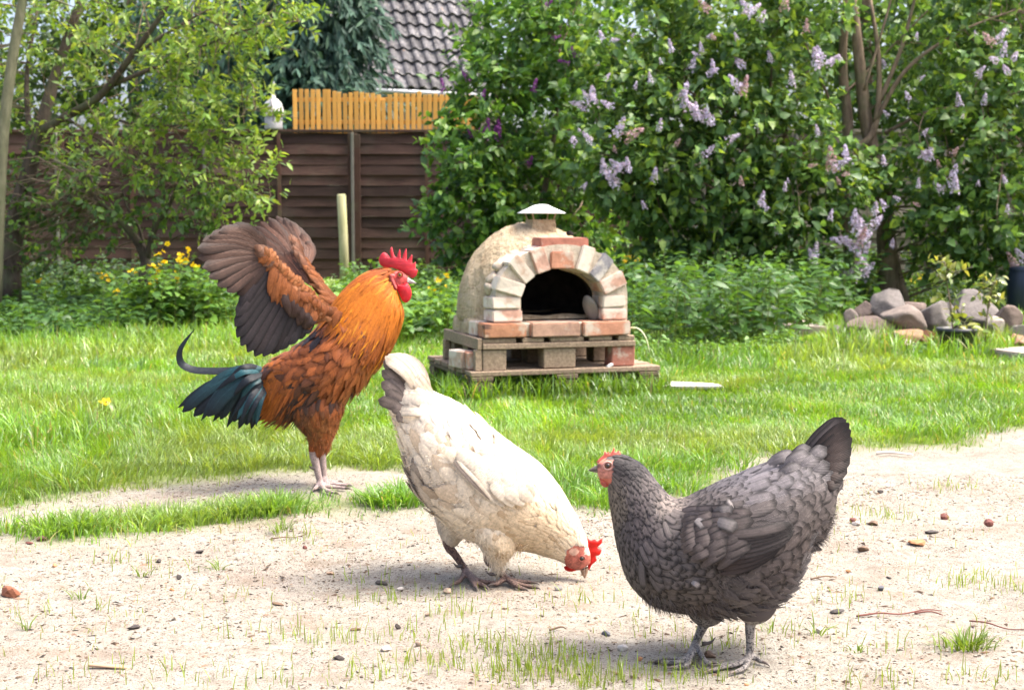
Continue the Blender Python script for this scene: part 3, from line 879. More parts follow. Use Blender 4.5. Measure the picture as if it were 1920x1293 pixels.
inner = bool_obj('inner', shell(DRX - 0.06, DRY - 0.06, DRZ - 0.06, 4), [M_SOOT])
def arch_prism(a, b, straight, y0, y1, cx, z0, n=28):
    pts = [(-a, 0)] + [(a * math.cos(t) * (1), straight + b * math.sin(t)) for t in np.linspace(math.pi, 0, n)] + [(a, 0)]
    bm = bmesh.new()
    f0 = [bm.verts.new((cx + x, y0, z0 + z)) for x, z in pts]; f1 = [bm.verts.new((cx + x, y1, z0 + z)) for x, z in pts]
    bm.faces.new(f0); bm.faces.new(f1[::-1])
    for i in range(len(pts)):
        j = (i + 1) % len(pts)
        bm.faces.new((f0[j], f0[i], f1[i], f1[j]))
    bmesh.ops.recalc_face_normals(bm, faces=bm.faces[:])
    return bm
AX = 0.380                      # middle of the opening
IA, IB, IS = 0.195, 0.128, 0.112  # inner half width, rise, straight height
tun = bool_obj('tunnel', arch_prism(IA - 0.002, IB, IS, -1, 0.15, AX - DCX, -0.01), [M_SOOT])
frontcut = bool_obj('frontcut', arch_prism(2, 2, 2, -1, -DCY + 0.16, 0, -2), [M_SOOT])
bc_ = bpy.data.collections.new('cutters'); scene.collection.children.link(bc_)
for o in (outer, inner, tun, frontcut): bc_.objects.link(o)
for c_ in (inner, tun, frontcut):
    md = outer.modifiers.new('cut', 'BOOLEAN'); md.object = c_; md.operation = 'DIFFERENCE'; md.solver = 'EXACT'
dg = bpy.context.evaluated_depsgraph_get()
dome_me = bpy.data.meshes.new_from_object(outer.evaluated_get(dg), preserve_all_data_layers=False, depsgraph=dg)
for o in (outer, inner, tun, frontcut): bpy.data.objects.remove(o)
bpy.data.collections.remove(bc_)
dome_me.name = 'dome'
dome_me.materials.clear(); dome_me.materials.append(M_CLAY); dome_me.materials.append(M_SOOT)
for p in dome_me.polygons:
    c_ = Vector(p.center)
    r_ = (c_.x / (DRX - 0.03)) ** 2 + (c_.y / (DRY - 0.03)) ** 2 + (max(c_.z, 0) / (DRZ - 0.03)) ** 2
    p.material_index = 1 if r_ < 1 and c_.y > -DCY + 0.165 else 0
    p.use_smooth = True
oven_part('dome', dome_me, oven, DCX, DCY, ZH - 0.004)
# floor of the hollow is sooty firebrick
oven_part('oven_floor', box_mesh('oven_floor', 0.34, 0.48, 0.006, M_SOOT, 0.001), oven, AX, 0.39, ZH - 0.003)

# arch: mortar core with brick faces
bm = bmesh.new()
y0, y1 = 0.028, 0.172
def ring(a, b, s, n=24):
    return [(-a, 0.0)] + [(a * math.cos(t), s + b * math.sin(t)) for t in np.linspace(math.pi, 0, n)] + [(a, 0.0)]
ri, ro = ring(IA, IB, IS), ring(IA + 0.118, IB + 0.105, IS)
for (A_, B_) in ((ri, ro),):
    vi0 = [bm.verts.new(tuple(O(AX + x, y0, ZH + z))) for x, z in ri]; vo0 = [bm.verts.new(tuple(O(AX + x, y0, ZH + z))) for x, z in ro]
    vi1 = [bm.verts.new(tuple(O(AX + x, y1, ZH + z))) for x, z in ri]; vo1 = [bm.verts.new(tuple(O(AX + x, y1, ZH + z))) for x, z in ro]
    for i in range(len(ri) - 1):
        bm.faces.new((vi0[i], vi0[i + 1], vo0[i + 1], vo0[i])); bm.faces.new((vo1[i], vo1[i + 1], vi1[i + 1], vi1[i]))
        bm.faces.new((vo0[i], vo0[i + 1], vo1[i + 1], vo1[i])); bm.faces.new((vi1[i], vi1[i + 1], vi0[i + 1], vi0[i]))
bmesh.ops.recalc_face_normals(bm, faces=bm.faces[:])
me = bpy.data.meshes.new('mortar_core'); bm.to_mesh(me); bm.free(); me.materials.append(M_MORTAR)
link('mortar_core', me, oven)
YB = 0.093
for side in (-1, 1):
    wl = 0.138 if side < 0 else 0.115
    for q in range(2):
        m_ = [M_B_PINK, M_B_PALE][q] if side < 0 else [M_B_PINK, M_B_PALE][q]
        brick(wl - 0.008 * q, 0.15, 0.053, m_, AX + side * (IA + wl / 2 - 0.004 + 0.006 * q * (1 if side < 0 else -0.4)), YB, ZH + 0.002 + q * 0.058, seed=q * 7 + side)
def vous(ang, mat, length=0.12, wid=0.066, seed=0, lab=None):
    t = math.radians(ang)
    px_, pz_ = IA * math.cos(t), IS + IB * math.sin(t)
    nx_, nz_ = math.cos(t) / IA, math.sin(t) / IB
    q = math.hypot(nx_, nz_); nx_ /= q; nz_ /= q
    phi = math.atan2(nx_, nz_)                     # tilt from upright
    cx_, cz_ = px_ - nx_ * 0.004, pz_ - nz_ * 0.004
    o = brick(wid, 0.155, length, mat, AX + cx_, YB - 0.003, ZH + cz_, phi, 0, lab, seed)
    return o
for ang, mat, ln, wd in ((168, M_B_PALE, 0.125, 0.064), (143, M_B_PALE, 0.128, 0.062), (118, M_B_PINK, 0.112, 0.066),
                         (63, M_B_PALE, 0.118, 0.066), (40, M_B_GREY, 0.122, 0.062), (16, M_B_PINK, 0.122, 0.066)):
    vous(ang, mat, ln, wd, int(ang), {40: 'grey sooty arch brick'}.get(ang))
vous(91, M_B_ORANGE, 0.075, 0.108, 3, 'orange keystone brick')
brick(0.225, 0.13, 0.056, M_B_RED, AX + 0.012, YB + 0.004, ZH + IS + IB + 0.076, 0.0, 0, 'reddish brown brick lying across the top of the arch', 5)
brick(0.03, 0.03, 0.02, M_SOOT, AX + 0.075, YB + 0.05, ZH + IS + IB + 0.142, 0, 0.4, None, 6, 'clay_lump')
# rubble fill between the arch and the dome on the left shoulder
fm = MB()
for i, (t_, r_, s_) in enumerate(((172, 0.112, 0.055), (160, 0.118, 0.05), (146, 0.118, 0.05), (130, 0.115, 0.045), (116, 0.108, 0.04), (62, 0.106, 0.04), (45, 0.112, 0.035), (20, 0.112, 0.035))):
    t = math.radians(t_)
    c_ = O(AX + (IA + r_) * math.cos(t), 0.135, ZH + IS + (IB + r_ * 0.9) * math.sin(t))
    s_ *= 0.82; rm = rock_mesh('tmp', M_MORTAR, 40 + i, 2, 0.1, (1, 1, 1), 14)
    V = np.array([v.co for v in rm.vertices]) * np.array([s_, 0.05, s_]) + c_
    T = np.array([p.vertices[:] for p in rm.polygons])
    bpy.data.meshes.remove(rm)
    fm.add(V, None, T)
link('mortar_fill', fm.mesh('mortar_fill', [M_MORTAR]), oven)['kind'] = 'stuff'
# chimney and cap
CHX, CHY, CHZ = 0.365, 0.30, ZH + 0.350
def chim():
    V = []; Q = []
    for (h, r_) in ((0, 0.068), (0.03, 0.062), (0.06, 0.058), (0.105, 0.054), (0.105, 0.035), (0.02, 0.035)):
        for sx, sy in ((-1, -1), (1, -1), (1, 1), (-1, 1)): V.append(O(CHX + sx * r_, CHY + sy * r_, CHZ + h))
    for i in range(5):
        for j in range(4): Q.append((i * 4 + j, i * 4 + (j + 1) % 4, (i + 1) * 4 + (j + 1) % 4, (i + 1) * 4 + j))
    return build_mesh('chimney', V, Q, None, [M_CLAY], smooth=False)
ch = link('chimney', chim(), oven)
k = NT('cap_white'); M_CAP = k.bsdf((0.80, 0.80, 0.80), 0.35, None, 0.5)
V, Q = lathe([(0.001, 0.040), (0.03, 0.036), (0.070, 0.018), (0.112, 0.0), (0.112, -0.003), (0.07, 0.014), (0.001, 0.034)], 40, O(CHX + 0.005, CHY, CHZ + 0.136))
mb = MB(); mb.add(V, Q); cap = link('chimney_cap', mb.mesh('chimney_cap', [M_CAP]), ch)
for sx, sy in ((-1, -1), (1, -1), (1, 1), (-1, 1)):
    V, Q, T, uv = tube([O(CHX + sx * 0.044, CHY + sy * 0.044, CHZ + 0.09), O(CHX + sx * 0.06, CHY + sy * 0.06, CHZ + 0.147)], 0.004, 6)
    mb = MB(); mb.add(V, Q, T); link('cap_bracket', mb.mesh('cap_bracket', [M_CLAY]), ch)

# stone slab inside the mouth, on the right
k = NT('grey_stone'); nn = k.noise(30, 5, vec=k.obj())
M_SLAB = k.bsdf(k.ramp(nn, [(0.3, (0.13, 0.12, 0.10)), (0.7, (0.20, 0.185, 0.16))]), 0.85, k.bump(nn, 0.3, 0.004))
o = link('stone_slab', rock_mesh('stone_slab', M_SLAB, 5, 3, 0.05, (1, 1, 1), 2), None, tuple(O(AX + IA - 0.036, 0.095, ZH + 0.052)), (0, math.radians(-22), OTH + 0.3), (0.024, 0.045, 0.064))
tag(o, 'grey oval stone leaning inside the right side of the oven mouth', 'stone')
# long pale straw bent at the right of the oven
c = O(UW, 0.05, UZ + 0.17)
V, Q, T, uv = tube([c + [-0.02, 0, 0.0], c + [0.03, -0.02, 0.0], c + [0.065, -0.03, -0.04], c + [0.085, -0.03, -0.11]], [0.004, 0.0035, 0.003, 0.002], 6, 14)
k = NT('straw'); M_STRAW = k.bsdf((0.55, 0.58, 0.36), 0.6)
mb = MB(); mb.add(V, Q, T); tag(link('straw', mb.mesh('straw', [M_STRAW])), 'long pale bent straw hanging at the right corner of the hearth', 'straw')
# ------------------------------------------------------------------ foliage tools
SHAPES = {'ovate': (0.32, 0.70, 1.0, 0.70), 'lance': (0.30, 0.68, 0.85, 0.70), 'cordate': (0.20, 0.60, 1.0, 0.74), 'frond': (0.25, 0.7, 0.8, 1.0)}

def leaf_geo(p, D, N, L, W, shape='ovate', fold=0.25, droop=0.25):
    n = len(p)
    D = norm(D); B = norm(np.cross(D, N)); N = np.cross(B, D)
    a, b, wa, wb = SHAPES[shape]
    L_ = L[:, None]; hw = (W / 2)[:, None]
    V = np.empty((n, 8, 3))
    V[:, 0] = p
    V[:, 7] = p + D * L_ - N * (droop * L_)
    for q, (v, w) in enumerate(((a, wa), (b, wb))):
        c = p + D * (v * L_) - N * (droop * v * v * L_)
        V[:, 1 + 3 * q] = c - B * hw * w + N * hw * w * fold
        V[:, 2 + 3 * q] = c
        V[:, 3 + 3 * q] = c + B * hw * w + N * hw * w * fold
    i = np.arange(n)[:, None] * 8
    T = np.concatenate([i + np.array([[0, 2, 1]]), i + np.array([[0, 3, 2]]), i + np.array([[4, 5, 7]]), i + np.array([[5, 6, 7]])])
    Q = np.concatenate([i + np.array([[1, 2, 5, 4]]), i + np.array([[2, 3, 6, 5]])])
    return V.reshape(-1, 3), Q, T

def crown_leaves(lobes, L, wr, per=(5, 9), tw=(0.14, 0.34), up=0.25, seed=1, tints=((0.05, 0.1, 0.02),), hang=0.35, vmax=None, hollow=0.45, holes=()):
    """lobes: (u, v, Y, rx, ry, rz in metres, number of twigs)."""
    r = np.random.default_rng(seed)
    out = [[] for _ in range(6)]; tb, td = [], []
    for (u, v, Y, rx, ry, rz, n) in lobes:
        c = P(u, v, Y)
        q = norm(r.normal(size=(n, 3)))
        rad = hollow + (1 - hollow) * r.random(n) ** 0.6
        rad *= 1 + 0.22 * np.sin(3.1 * q[:, 0] + 5 * q[:, 2] + u) + 0.12 * np.sin(9 * q[:, 2] + 7 * q[:, 0] + v)
        b = c + q * np.array([rx, ry, rz]) * rad[:, None]
        d = norm(q * 0.8 + r.normal(size=(n, 3)) * 0.5 + np.array([0, 0, up]))
        keep = b[:, 2] > 0.12
        pp = px(b)
        for (hu, hv, hr1, hr2) in holes:
            keep &= ((pp[:, 0] - hu) / hr1) ** 2 + ((pp[:, 1] - hv) / hr2) ** 2 > 1
        if vmax is not None: keep &= pp[:, 1] < vmax
        keep &= (pp[:, 0] > -350) & (pp[:, 0] < 2270) & (pp[:, 1] > -260)
        b, d = b[keep], d[keep]
        tb.append(b); td.append(d)
    b = np.concatenate(tb); d = np.concatenate(td); n = len(b)
    tl = r.uniform(tw[0], tw[1], n)
    for j in range(per[1]):
        m = r.random(n) < (1 if j < per[0] else 0.6)
        f = (j + r.random(n)) / per[1]
        p = b + d * (tl * f)[:, None]
        side = norm(np.cross(d, r.normal(size=(n, 3))))
        D = norm(d * 0.55 + side * 0.9 + np.array([0, 0, -hang]) * r.random((n, 1)))
        N = norm(np.array([0, 0, 1.0]) + 0.75 * r.normal(size=(n, 3)) + 0.3 * d)
        Ls = L * r.uniform(0.55, 1.2, n)
        W = Ls * wr * r.uniform(0.85, 1.15, n)
        ti = np.array(tints)[r.integers(0, len(tints), n)] * r.uniform(0.75, 1.25, (n, 1))
        for a, x in zip(out, (p, D, N, Ls, W, ti)): a.append(x[m])
    tw_out = (b, d, tl)
    return [np.concatenate(a) for a in out], tw_out

def leaf_units(shape, wr, tints, mat, n=6, fold=0.25, droop=0.25):
    ms = []
    for i in range(n):
        t = np.array(tints[i % len(tints)]) * (0.85 + 0.3 * (i / max(1, n - 1)))
        V, Q, T = leaf_geo(np.zeros((1, 3)), np.array([[0, 1.0, 0]]), np.array([[0, 0, 1.0]]), np.ones(1), np.array([wr]), shape, fold, droop)
        ms.append(build_mesh('leaf', V, Q, T, [mat], None, np.tile(t, (8, 1))))
    return ms

def plant_foliage(parent, lv, shape, mat, name='foliage', singles=0, wr=0.5, tints=((0.05, 0.1, 0.02),), fold=0.25, droop=0.25, minpx=8):
    p, D, N, L, W, ti = lv
    pick = np.zeros(len(p), bool)
    if singles:
        pp = px(p + D * (L / 2)[:, None]); dist = p[:, 1]
        infr = (pp[:, 0] > 0) & (pp[:, 0] < 1920) & (pp[:, 1] > 0) & (pp[:, 1] < 1293)
        cell = (pp[:, 0] // 11).astype(int) * 4000 + (pp[:, 1] // 11).astype(int)
        order = np.argsort(dist)
        order = order[infr[order]]
        _, first = np.unique(cell[order], return_index=True)
        front = order[first]
        view = norm(p[front] - np.array([0, 0, CAM_H]))
        area = L[front] * W[front] * (0.3 + np.abs((N[front] * view).sum(1))) / dist[front] ** 2
        pick[front[np.argsort(-area)[:singles]]] = True
        us = leaf_units(shape, wr, tints, mat, 6, fold, droop)
        Dn = norm(D); B = norm(np.cross(Dn, N)); Nn = np.cross(B, Dn)
        for q, i in enumerate(np.nonzero(pick)[0]):
            rot = Matrix((tuple(B[i]), tuple(Dn[i]), tuple(Nn[i]))).transposed().to_euler()
            link('leaf', us[q % len(us)], parent, tuple(p[i]), rot, float(L[i]))
    k_ = ~pick
    V, Q, T = leaf_geo(p[k_], D[k_], N[k_], L[k_], W[k_], shape, fold, droop)
    o = link(name, build_mesh(name, V, Q, T, [mat], None, np.repeat(ti[k_], 8, 0)), parent)
    o['kind'] = 'stuff'
    return o

def limbs(parent, lines, mat, name='trunk', n=14, sides=8):
    """One mesh of trunk and limbs: each line is [(u, v, Y, radius), ...]. Returns sample points."""
    mb = MB(); S = []
    for ln in lines:
        pts = np.array([P(u, v, Y) for u, v, Y, r in ln]); rr = [r for *_, r in ln]
        nn = n if len(ln) > 2 else 6
        V, Q, T, uv = tube(pts, rr, sides, nn)
        mb.add(V, Q, T)
        S.append(catmull(pts, 14))
    o = link(name, mb.mesh(name, [mat]), parent)
    return np.concatenate(S)

def twigs(parent, S, tw, n, mat, seed=1, r0=0.007):
    r = np.random.default_rng(seed)
    b, d, tl = tw
    mb = MB()
    for i in r.choice(len(b), min(n, len(b)), False):
        dist = np.linalg.norm(S - b[i], axis=1)
        q = S[np.argmin(dist + r.uniform(0, 0.25, len(S)))]
        l = np.linalg.norm(b[i] - q)
        if l > 1.9: continue
        mid = (q + b[i]) / 2 + r.normal(size=3) * 0.07 * l + np.array([0, 0, 0.06 * l])
        rr = min(r0, 0.003 + 0.005 * l)
        V, Q, T, uv = tube([q, mid, b[i], b[i] + d[i] * tl[i]], [rr, rr * 0.75, rr * 0.5, 0.0015], 5, 8, False)
        mb.add(V, Q)
    o = link('twigs', mb.mesh('twigs', [mat]), parent); o['kind'] = 'stuff'

# ------------------------------------------------------------------ left: leafy fruit tree, thin pale trunk, dark shrub
T_L = ((0.17, 0.27, 0.040), (0.125, 0.225, 0.036), (0.24, 0.32, 0.06), (0.09, 0.17, 0.036))
lt = thing('fruit_tree', 'light green fruit tree with dark leaning trunk and long arching branch', 'tree', tuple(G(20, 560)))
YL = 11.6
S = limbs(lt, [[(18, 575, YL, .10), (25, 440, YL, .085), (52, 330, YL, .07), (78, 235, YL, .06), (108, 130, YL + .1, .045), (155, -10, YL + .1, .032)],
               [(74, 250, YL, .045), (130, 215, YL - .2, .034), (190, 178, YL - .4, .030), (250, 100, YL - .5, .024), (315, 10, YL - .6, .016), (345, -60, YL - .6, .012)],
               [(210, 160, YL - .4, .02), (330, 110, YL - .6, .014), (450, 60, YL - .8, .008), (560, 40, YL - .9, .004)],
               [(250, 105, YL - .4, .016), (350, 40, YL - .4, .010), (470, -20, YL - .3, .006)],
               [(60, 300, YL, .03), (50, 150, YL + .2, .02), (70, 20, YL + .3, .012)],
               [(150, 205, YL - .2, .014), (270, 235, YL - .5, .010), (400, 230, YL - .8, .006), (500, 200, YL - .9, .003)],
               [(120, 218, YL - .2, .012), (230, 290, YL - .5, .008), (350, 330, YL - .7, .005), (480, 370, YL - .8, .003)],
               [(30, 360, YL, .010), (70, 345, YL - .2, .007), (130, 325, YL - .3, .003)]], M_BARK_DARK)
lobes = [(130, 60, YL, .55, .5, .45, 84), (300, 60, YL - .4, .55, .5, .4, 96), (430, 50, YL - .8, .42, .4, .3, 90), (525, 30, YL - .9, .22, .25, .16, 30), (250, 170, YL - .4, .6, .5, .35, 84),
         (390, 165, YL - .8, .50, .4, .32, 84), (440, 230, YL - .9, .22, .25, .25, 40), (330, 275, YL - .7, .65, .5, .32, 82), (440, 320, YL - .8, .32, .3, .36, 46), (200, 320, YL - .4, .55, .5, .32, 50),
         (60, 180, YL, .4, .4, .4, 60), (90, 330, YL, .3, .4, .3, 40), (400, 380, YL - .7, .4, .3, .14, 34), (300, -60, YL - .4, .8, .5, .35, 80), (80, -50, YL, .6, .5, .3, 50), (-60, 120, YL + .3, .5, .5, .6, 60)]
lv, tw = crown_leaves(lobes, 0.074, 0.44, (6, 11), (0.12, 0.34), 0.45, 3, T_L, 0.15, None, 0.25, [(130, 215, 50, 18), (190, 178, 45, 20), (232, 130, 24, 40), (270, 70, 22, 50), (60, 340, 42, 110), (90, 190, 24, 60)])
plant_foliage(lt, lv, 'lance', M_LEAF, singles=260, wr=0.42, tints=T_L)
twigs(lt, S, tw, 260, M_BARK_BROWN, 4)

pt = thing('slender_tree', 'slender pale greenish trunk standing upright at the far left edge', 'tree', tuple(P(0, 560, 11.0) * [1, 1, 0]))
limbs(pt, [[(-10, 590, 11.0, .055), (2, 300, 11.0, .048), (22, 120, 11.0, .042), (46, -20, 11.0, .036), (60, -120, 11, .03)], [(46, 0, 11, .014), (90, -3, 11, .010), (140, 14, 11, .004)]], M_BARK_PALE)

T_S = ((0.075, 0.15, 0.032), (0.11, 0.20, 0.038), (0.05, 0.10, 0.028))
sh = thing('dark_stemmed_shrub', 'bushy shrub with black forked stems below the arching branch of the fruit tree', 'shrub', tuple(G(275, 560)))
S = limbs(sh, [[(268, 540, 11.3, .05), (272, 480, 11.3, .045), (240, 430, 11.2, .03), (205, 395, 11.2, .022), (180, 372, 11.1, .016), (170, 330, 11.1, .008)],
               [(275, 485, 11.3, .03), (290, 430, 11.2, .022), (320, 380, 11.2, .016), (330, 345, 11.1, .008)],
               [(272, 480, 11.3, .02), (262, 430, 11.3, .013), (235, 380, 11.3, .008), (228, 320, 11.3, .005)],
               [(300, 470, 11.2, .008), (340, 440, 11.1, .006), (420, 428, 11, .003)]], M_BARK_DARK)
lobes = [(200, 400, 11.2, .5, .4, .3, 64), (110, 440, 11.5, .45, .4, .4, 70), (330, 370, 11.1, .38, .35, .26, 44), (90, 350, 11.6, .4, .3, .35, 60), (380, 400, 11, .25, .25, .16, 24), (-20, 430, 11.8, .4, .4, .5, 60)]
lv, tw = crown_leaves(lobes, 0.062, 0.6, (5, 9), (0.1, 0.26), 0.3, 7, T_S, 0.3, None, 0.3)
plant_foliage(sh, lv, 'ovate', M_LEAF, singles=150, wr=0.6, tints=T_S)
twigs(sh, S, tw, 120, M_BARK_BROWN, 5)

# ------------------------------------------------------------------ conifer beyond the fence
T_C = ((0.030, 0.072, 0.050), (0.040, 0.092, 0.060), (0.022, 0.055, 0.040), (0.052, 0.105, 0.06))
cf = thing('conifer', 'dark blue-green conifer with drooping sprays beyond the fence beside the tiled roof', 'tree', tuple(P(560, 300, 21) * [1, 1, 0]))
limbs(cf, [[(540, 520, 21.4, .25), (545, 0, 21.4, .2), (548, -300, 21.4, .12)]], M_BARK_BROWN)
r = np.random.default_rng(17)
cp_, cD, cN, cL, cW, cT = [], [], [], [], [], []
for (u, v, Y, rad, n) in [(585, 60, 20.8, 1.0, 240), (560, 170, 20.6, .95, 230), (628, 165, 20.4, .5, 100), (500, 60, 20.9, 1.0, 200), (628, 20, 20.8, .48, 90), (600, 205, 20.3, .62, 90), (570, -60, 21, 1.0, 160), (480, 190, 20.6, .7, 120), (430, 120, 21.2, 1.0, 130), (380, 60, 21.6, 1.0, 110), (690, 185, 20.3, .25, 26)]:
    c = P(u, v, Y)
    q = norm(r.normal(size=(n, 3)) * [1, 1, 0.7]); q[:, 1] = -np.abs(q[:, 1]) * 0.8
    b = c + q * rad * (0.5 + 0.5 * r.random((n, 1)))
    dirn = norm(q * [1, 1, 0.2] + r.normal(size=(n, 3)) * 0.35 + [0, 0, -0.45])
    for j in range(15):
        f = r.random(n) * 0.42
        cp_.append(b + dirn * f[:, None] - np.array([0, 0, 1.0]) * (f ** 2)[:, None] * 0.5)
        cD.append(norm(dirn * 0.8 + r.normal(size=(n, 3)) * 0.38 + [0, 0, -0.55])); cN.append(norm(q * 0.6 + [0, -0.5, 0.8] + r.normal(size=(n, 3)) * 0.4))
        Lx = r.uniform(0.12, 0.24, n); cL.append(Lx); cW.append(Lx * 0.2); cT.append(np.array(T_C)[r.integers(0, 4, n)] * r.uniform(0.7, 1.3, (n, 1)))
plant_foliage(cf, [np.concatenate(a) for a in (cp_, cD, cN, cL, cW, cT)], 'frond', M_NEEDLE, 'crown', 0, droop=0.2)

# ------------------------------------------------------------------ trees far beyond the fence
def far_tree(label, u, Y, base_tint, lobes, L, seed, trunk_r=0.16):
    t = thing('leafy_tree', label, 'tree', tuple(P(u, 400, Y) * [1, 1, 0]), 'trees beyond the fence')
    S = limbs(t, [[(u, 520, Y, trunk_r), (u + 6, 250, Y, trunk_r * .8), (u - 4, 0, Y, trunk_r * .6), (u + 8, -200, Y, .05)]], M_BARK_BROWN)
    ts = [tuple(np.array(base_tint) * k_) for k_ in (0.8, 1.0, 1.25)]
    lv, tw = crown_leaves(lobes, L, 0.6, (6, 9), (0.3, 0.6), 0.2, seed, ts, 0.3, None, 0.3)
    plant_foliage(t, lv, 'ovate', M_LEAF, 'crown')
far_tree('bright green leafy tree beyond the fence right of the tiled roof', 1080, 22, (0.075, 0.15, 0.035), [(960, 40, 22, .8, .8, .8, 70), (1080, 20, 22, 1.2, 1, 1.2, 190), (1190, 60, 22, 1.2, 1, 1.1, 180), (1080, 160, 22, 1.2, 1, .9, 170), (945, 70, 21.5, .3, .5, .3, 30)], 0.13, 31)
far_tree('sunlit yellow-green tree showing behind the pale lilac stems', 1450, 23, (0.12, 0.19, 0.03), [(1350, 60, 23, 1.3, 1, 1.2, 190), (1550, 60, 23, 1.3, 1, 1.2, 190), (1450, 200, 23, 1.4, 1, 1, 170)], 0.14, 32)
far_tree('sunlit leafy tree showing behind the right half of the pale lilac', 1800, 22, (0.105, 0.18, 0.03), [(1720, 60, 22, 1.3, 1, 1.2, 190), (1900, 60, 22, 1.3, 1, 1.2, 190), (1820, 200, 22, 1.4, 1, 1, 160), (2080, 100, 22, 1.3, 1, 1.3, 120)], 0.14, 33)
far_tree('shady mid green tree directly over the fence behind the lilac trunks', 1620, 19, (0.06, 0.12, 0.032), [(1500, 120, 19, 1.2, .6, .8, 190), (1680, 150, 19, 1.2, .6, .9, 230), (1850, 120, 19, 1.2, .6, .8, 190), (1600, 10, 19, 1.4, .6, .8, 190), (1800, -20, 19, 1.3, .6, .8, 150), (1700, 260, 19, 1.4, .5, .5, 130)], 0.12, 35)
far_tree('dark leafy tree beyond the fence behind the fruit tree', 250, 24, (0.045, 0.085, 0.028), [(60, 170, 24, 1.2, 1, 1.0, 260), (250, 130, 24, 1.4, 1, 1.2, 300), (150, 20, 24, 1.2, 1, .8, 110), (400, 200, 23.5, 1.0, 1, .7, 120), (330, 40, 24, 1.3, 1, 1.0, 120), (-120, 120, 24, 1.3, 1, 1.3, 100)], 0.15, 34)

# ------------------------------------------------------------------ purple lilac
T_P = ((0.075, 0.175, 0.036), (0.105, 0.225, 0.042), (0.16, 0.28, 0.048), (0.046, 0.108, 0.03))
pl = thing('purple_lilac', 'lilac bush with dark purple flowers between the brown fence and the clay oven', 'shrub', tuple(G(985, 545)))
YP = 13.6
S = limbs(pl, [[(985, 560, YP, .05), (965, 430, YP, .04), (940, 300, YP, .03), (930, 120, YP, .015)], [(1000, 560, YP, .04), (1010, 420, YP, .032), (1040, 250, YP, .02), (1050, 90, YP, .01)],
               [(975, 560, YP - .1, .03), (930, 450, YP - .2, .02), (870, 330, YP - .3, .01)], [(1010, 560, YP, .03), (1060, 430, YP, .02), (1090, 300, YP, .01)]], M_BARK_BROWN)
lobes = [(980, 90, YP, .5, .5, .5, 110), (1060, 60, YP, .5, .5, .6, 120), (930, 210, YP - .2, .5, .5, .5, 140), (1050, 220, YP, .5, .5, .6, 130), (870, 290, YP - .5, .32, .4, .36, 80), (880, 390, YP - .5, .42, .4, .34, 110),
         (980, 360, YP - .2, .5, .5, .5, 110), (1080, 360, YP, .45, .5, .5, 90), (900, 470, YP - .3, .3, .35, .25, 60), (932, 110, YP - .1, .28, .3, .3, 46), (1100, 480, YP + .4, .5, .3, .3, 40), (1010, -20, YP, .5, .5, .3, 60),
         (838, 385, YP - .6, .15, .2, .15, 16), (1080, 400, YP + 1.3, .8, .4, .6, 120), (960, 330, YP + 1.3, .6, .4, .7, 100), (1080, 160, YP + 1.3, .7, .4, .7, 100)]
lv, tw = crown_leaves(lobes, 0.098, 0.56, (7, 10), (0.12, 0.3), 0.3, 11, T_P, 0.35, None, 0.35)
plant_foliage(pl, lv, 'ovate', M_LEAF, singles=300, wr=0.56, tints=T_P)
twigs(pl, S, tw, 120, M_BARK_BROWN, 6)

# ------------------------------------------------------------------ pale lilac
T_W = ((0.09, 0.18, 0.048), (0.12, 0.225, 0.05), (0.05, 0.11, 0.036), (0.18, 0.28, 0.05), (0.09, 0.17, 0.06))
wl = thing('pale_lilac', 'big many-stemmed lilac with pale violet flowers filling the right background', 'shrub', tuple(G(1665, 560)))
YW = 12.6
def st(*p): return [(u, v, YW + dy, r_) for u, v, dy, r_ in p]
S = limbs(wl, [st((1668, 570, 0, .10), (1662, 450, 0, .085), (1655, 340, 0, .07), (1628, 250, 0, .06), (1612, 120, 0, .05), (1598, -20, 0, .035)),
               st((1690, 575, .1, .09), (1672, 500, .1, .08), (1662, 430, 0, .07)),
               st((1575, 330, .2, .05), (1590, 240, .1, .05), (1580, 120, .1, .04), (1590, -20, .1, .03)), st((1600, 570, .2, .05), (1590, 450, .2, .05), (1580, 330, .2, .05)),
               st((1600, 285, -.1, .035), (1640, 240, -.1, .03), (1648, 120, -.1, .022), (1632, 0, -.1, .014)),
               st((1640, 230, -.1, .024), (1700, 130, -.2, .018), (1800, 60, -.3, .012), (1900, 20, -.4, .006)),
               st((1650, 190, -.1, .022), (1690, 90, -.1, .018), (1720, -20, -.1, .012)), st((1660, 250, 0, .02), (1740, 210, -.2, .013), (1850, 195, -.3, .007)),
               st((1330, 560, .3, .05), (1332, 400, .3, .04), (1325, 300, .3, .03), (1290, 190, .2, .018), (1270, 80, .2, .01)),
               st((1330, 420, .3, .03), (1400, 320, .2, .022), (1440, 200, .1, .014), (1450, 60, 0, .008)),
               st((1450, 560, .2, .04), (1440, 400, .1, .032), (1470, 260, 0, .022), (1520, 120, 0, .014)), st((1440, 270, -.1, .016), (1380, 220, -.2, .012), (1290, 170, -.4, .006)),
               st((1330, 330, .1, .018), (1240, 300, -.2, .012), (1130, 290, -.5, .006)), st((1560, 200, .2, .014), (1540, 150, .1, .012), (1500, 60, .1, .01)),
               st((1580, 180, 0, .012), (1640, 120, .2, .009), (1760, 0, .3, .006)), st((1620, 170, -.2, .014), (1665, 20, -.2, .009), (1680, -40, -.2, .006))], M_BARK_BROWN, sides=9)
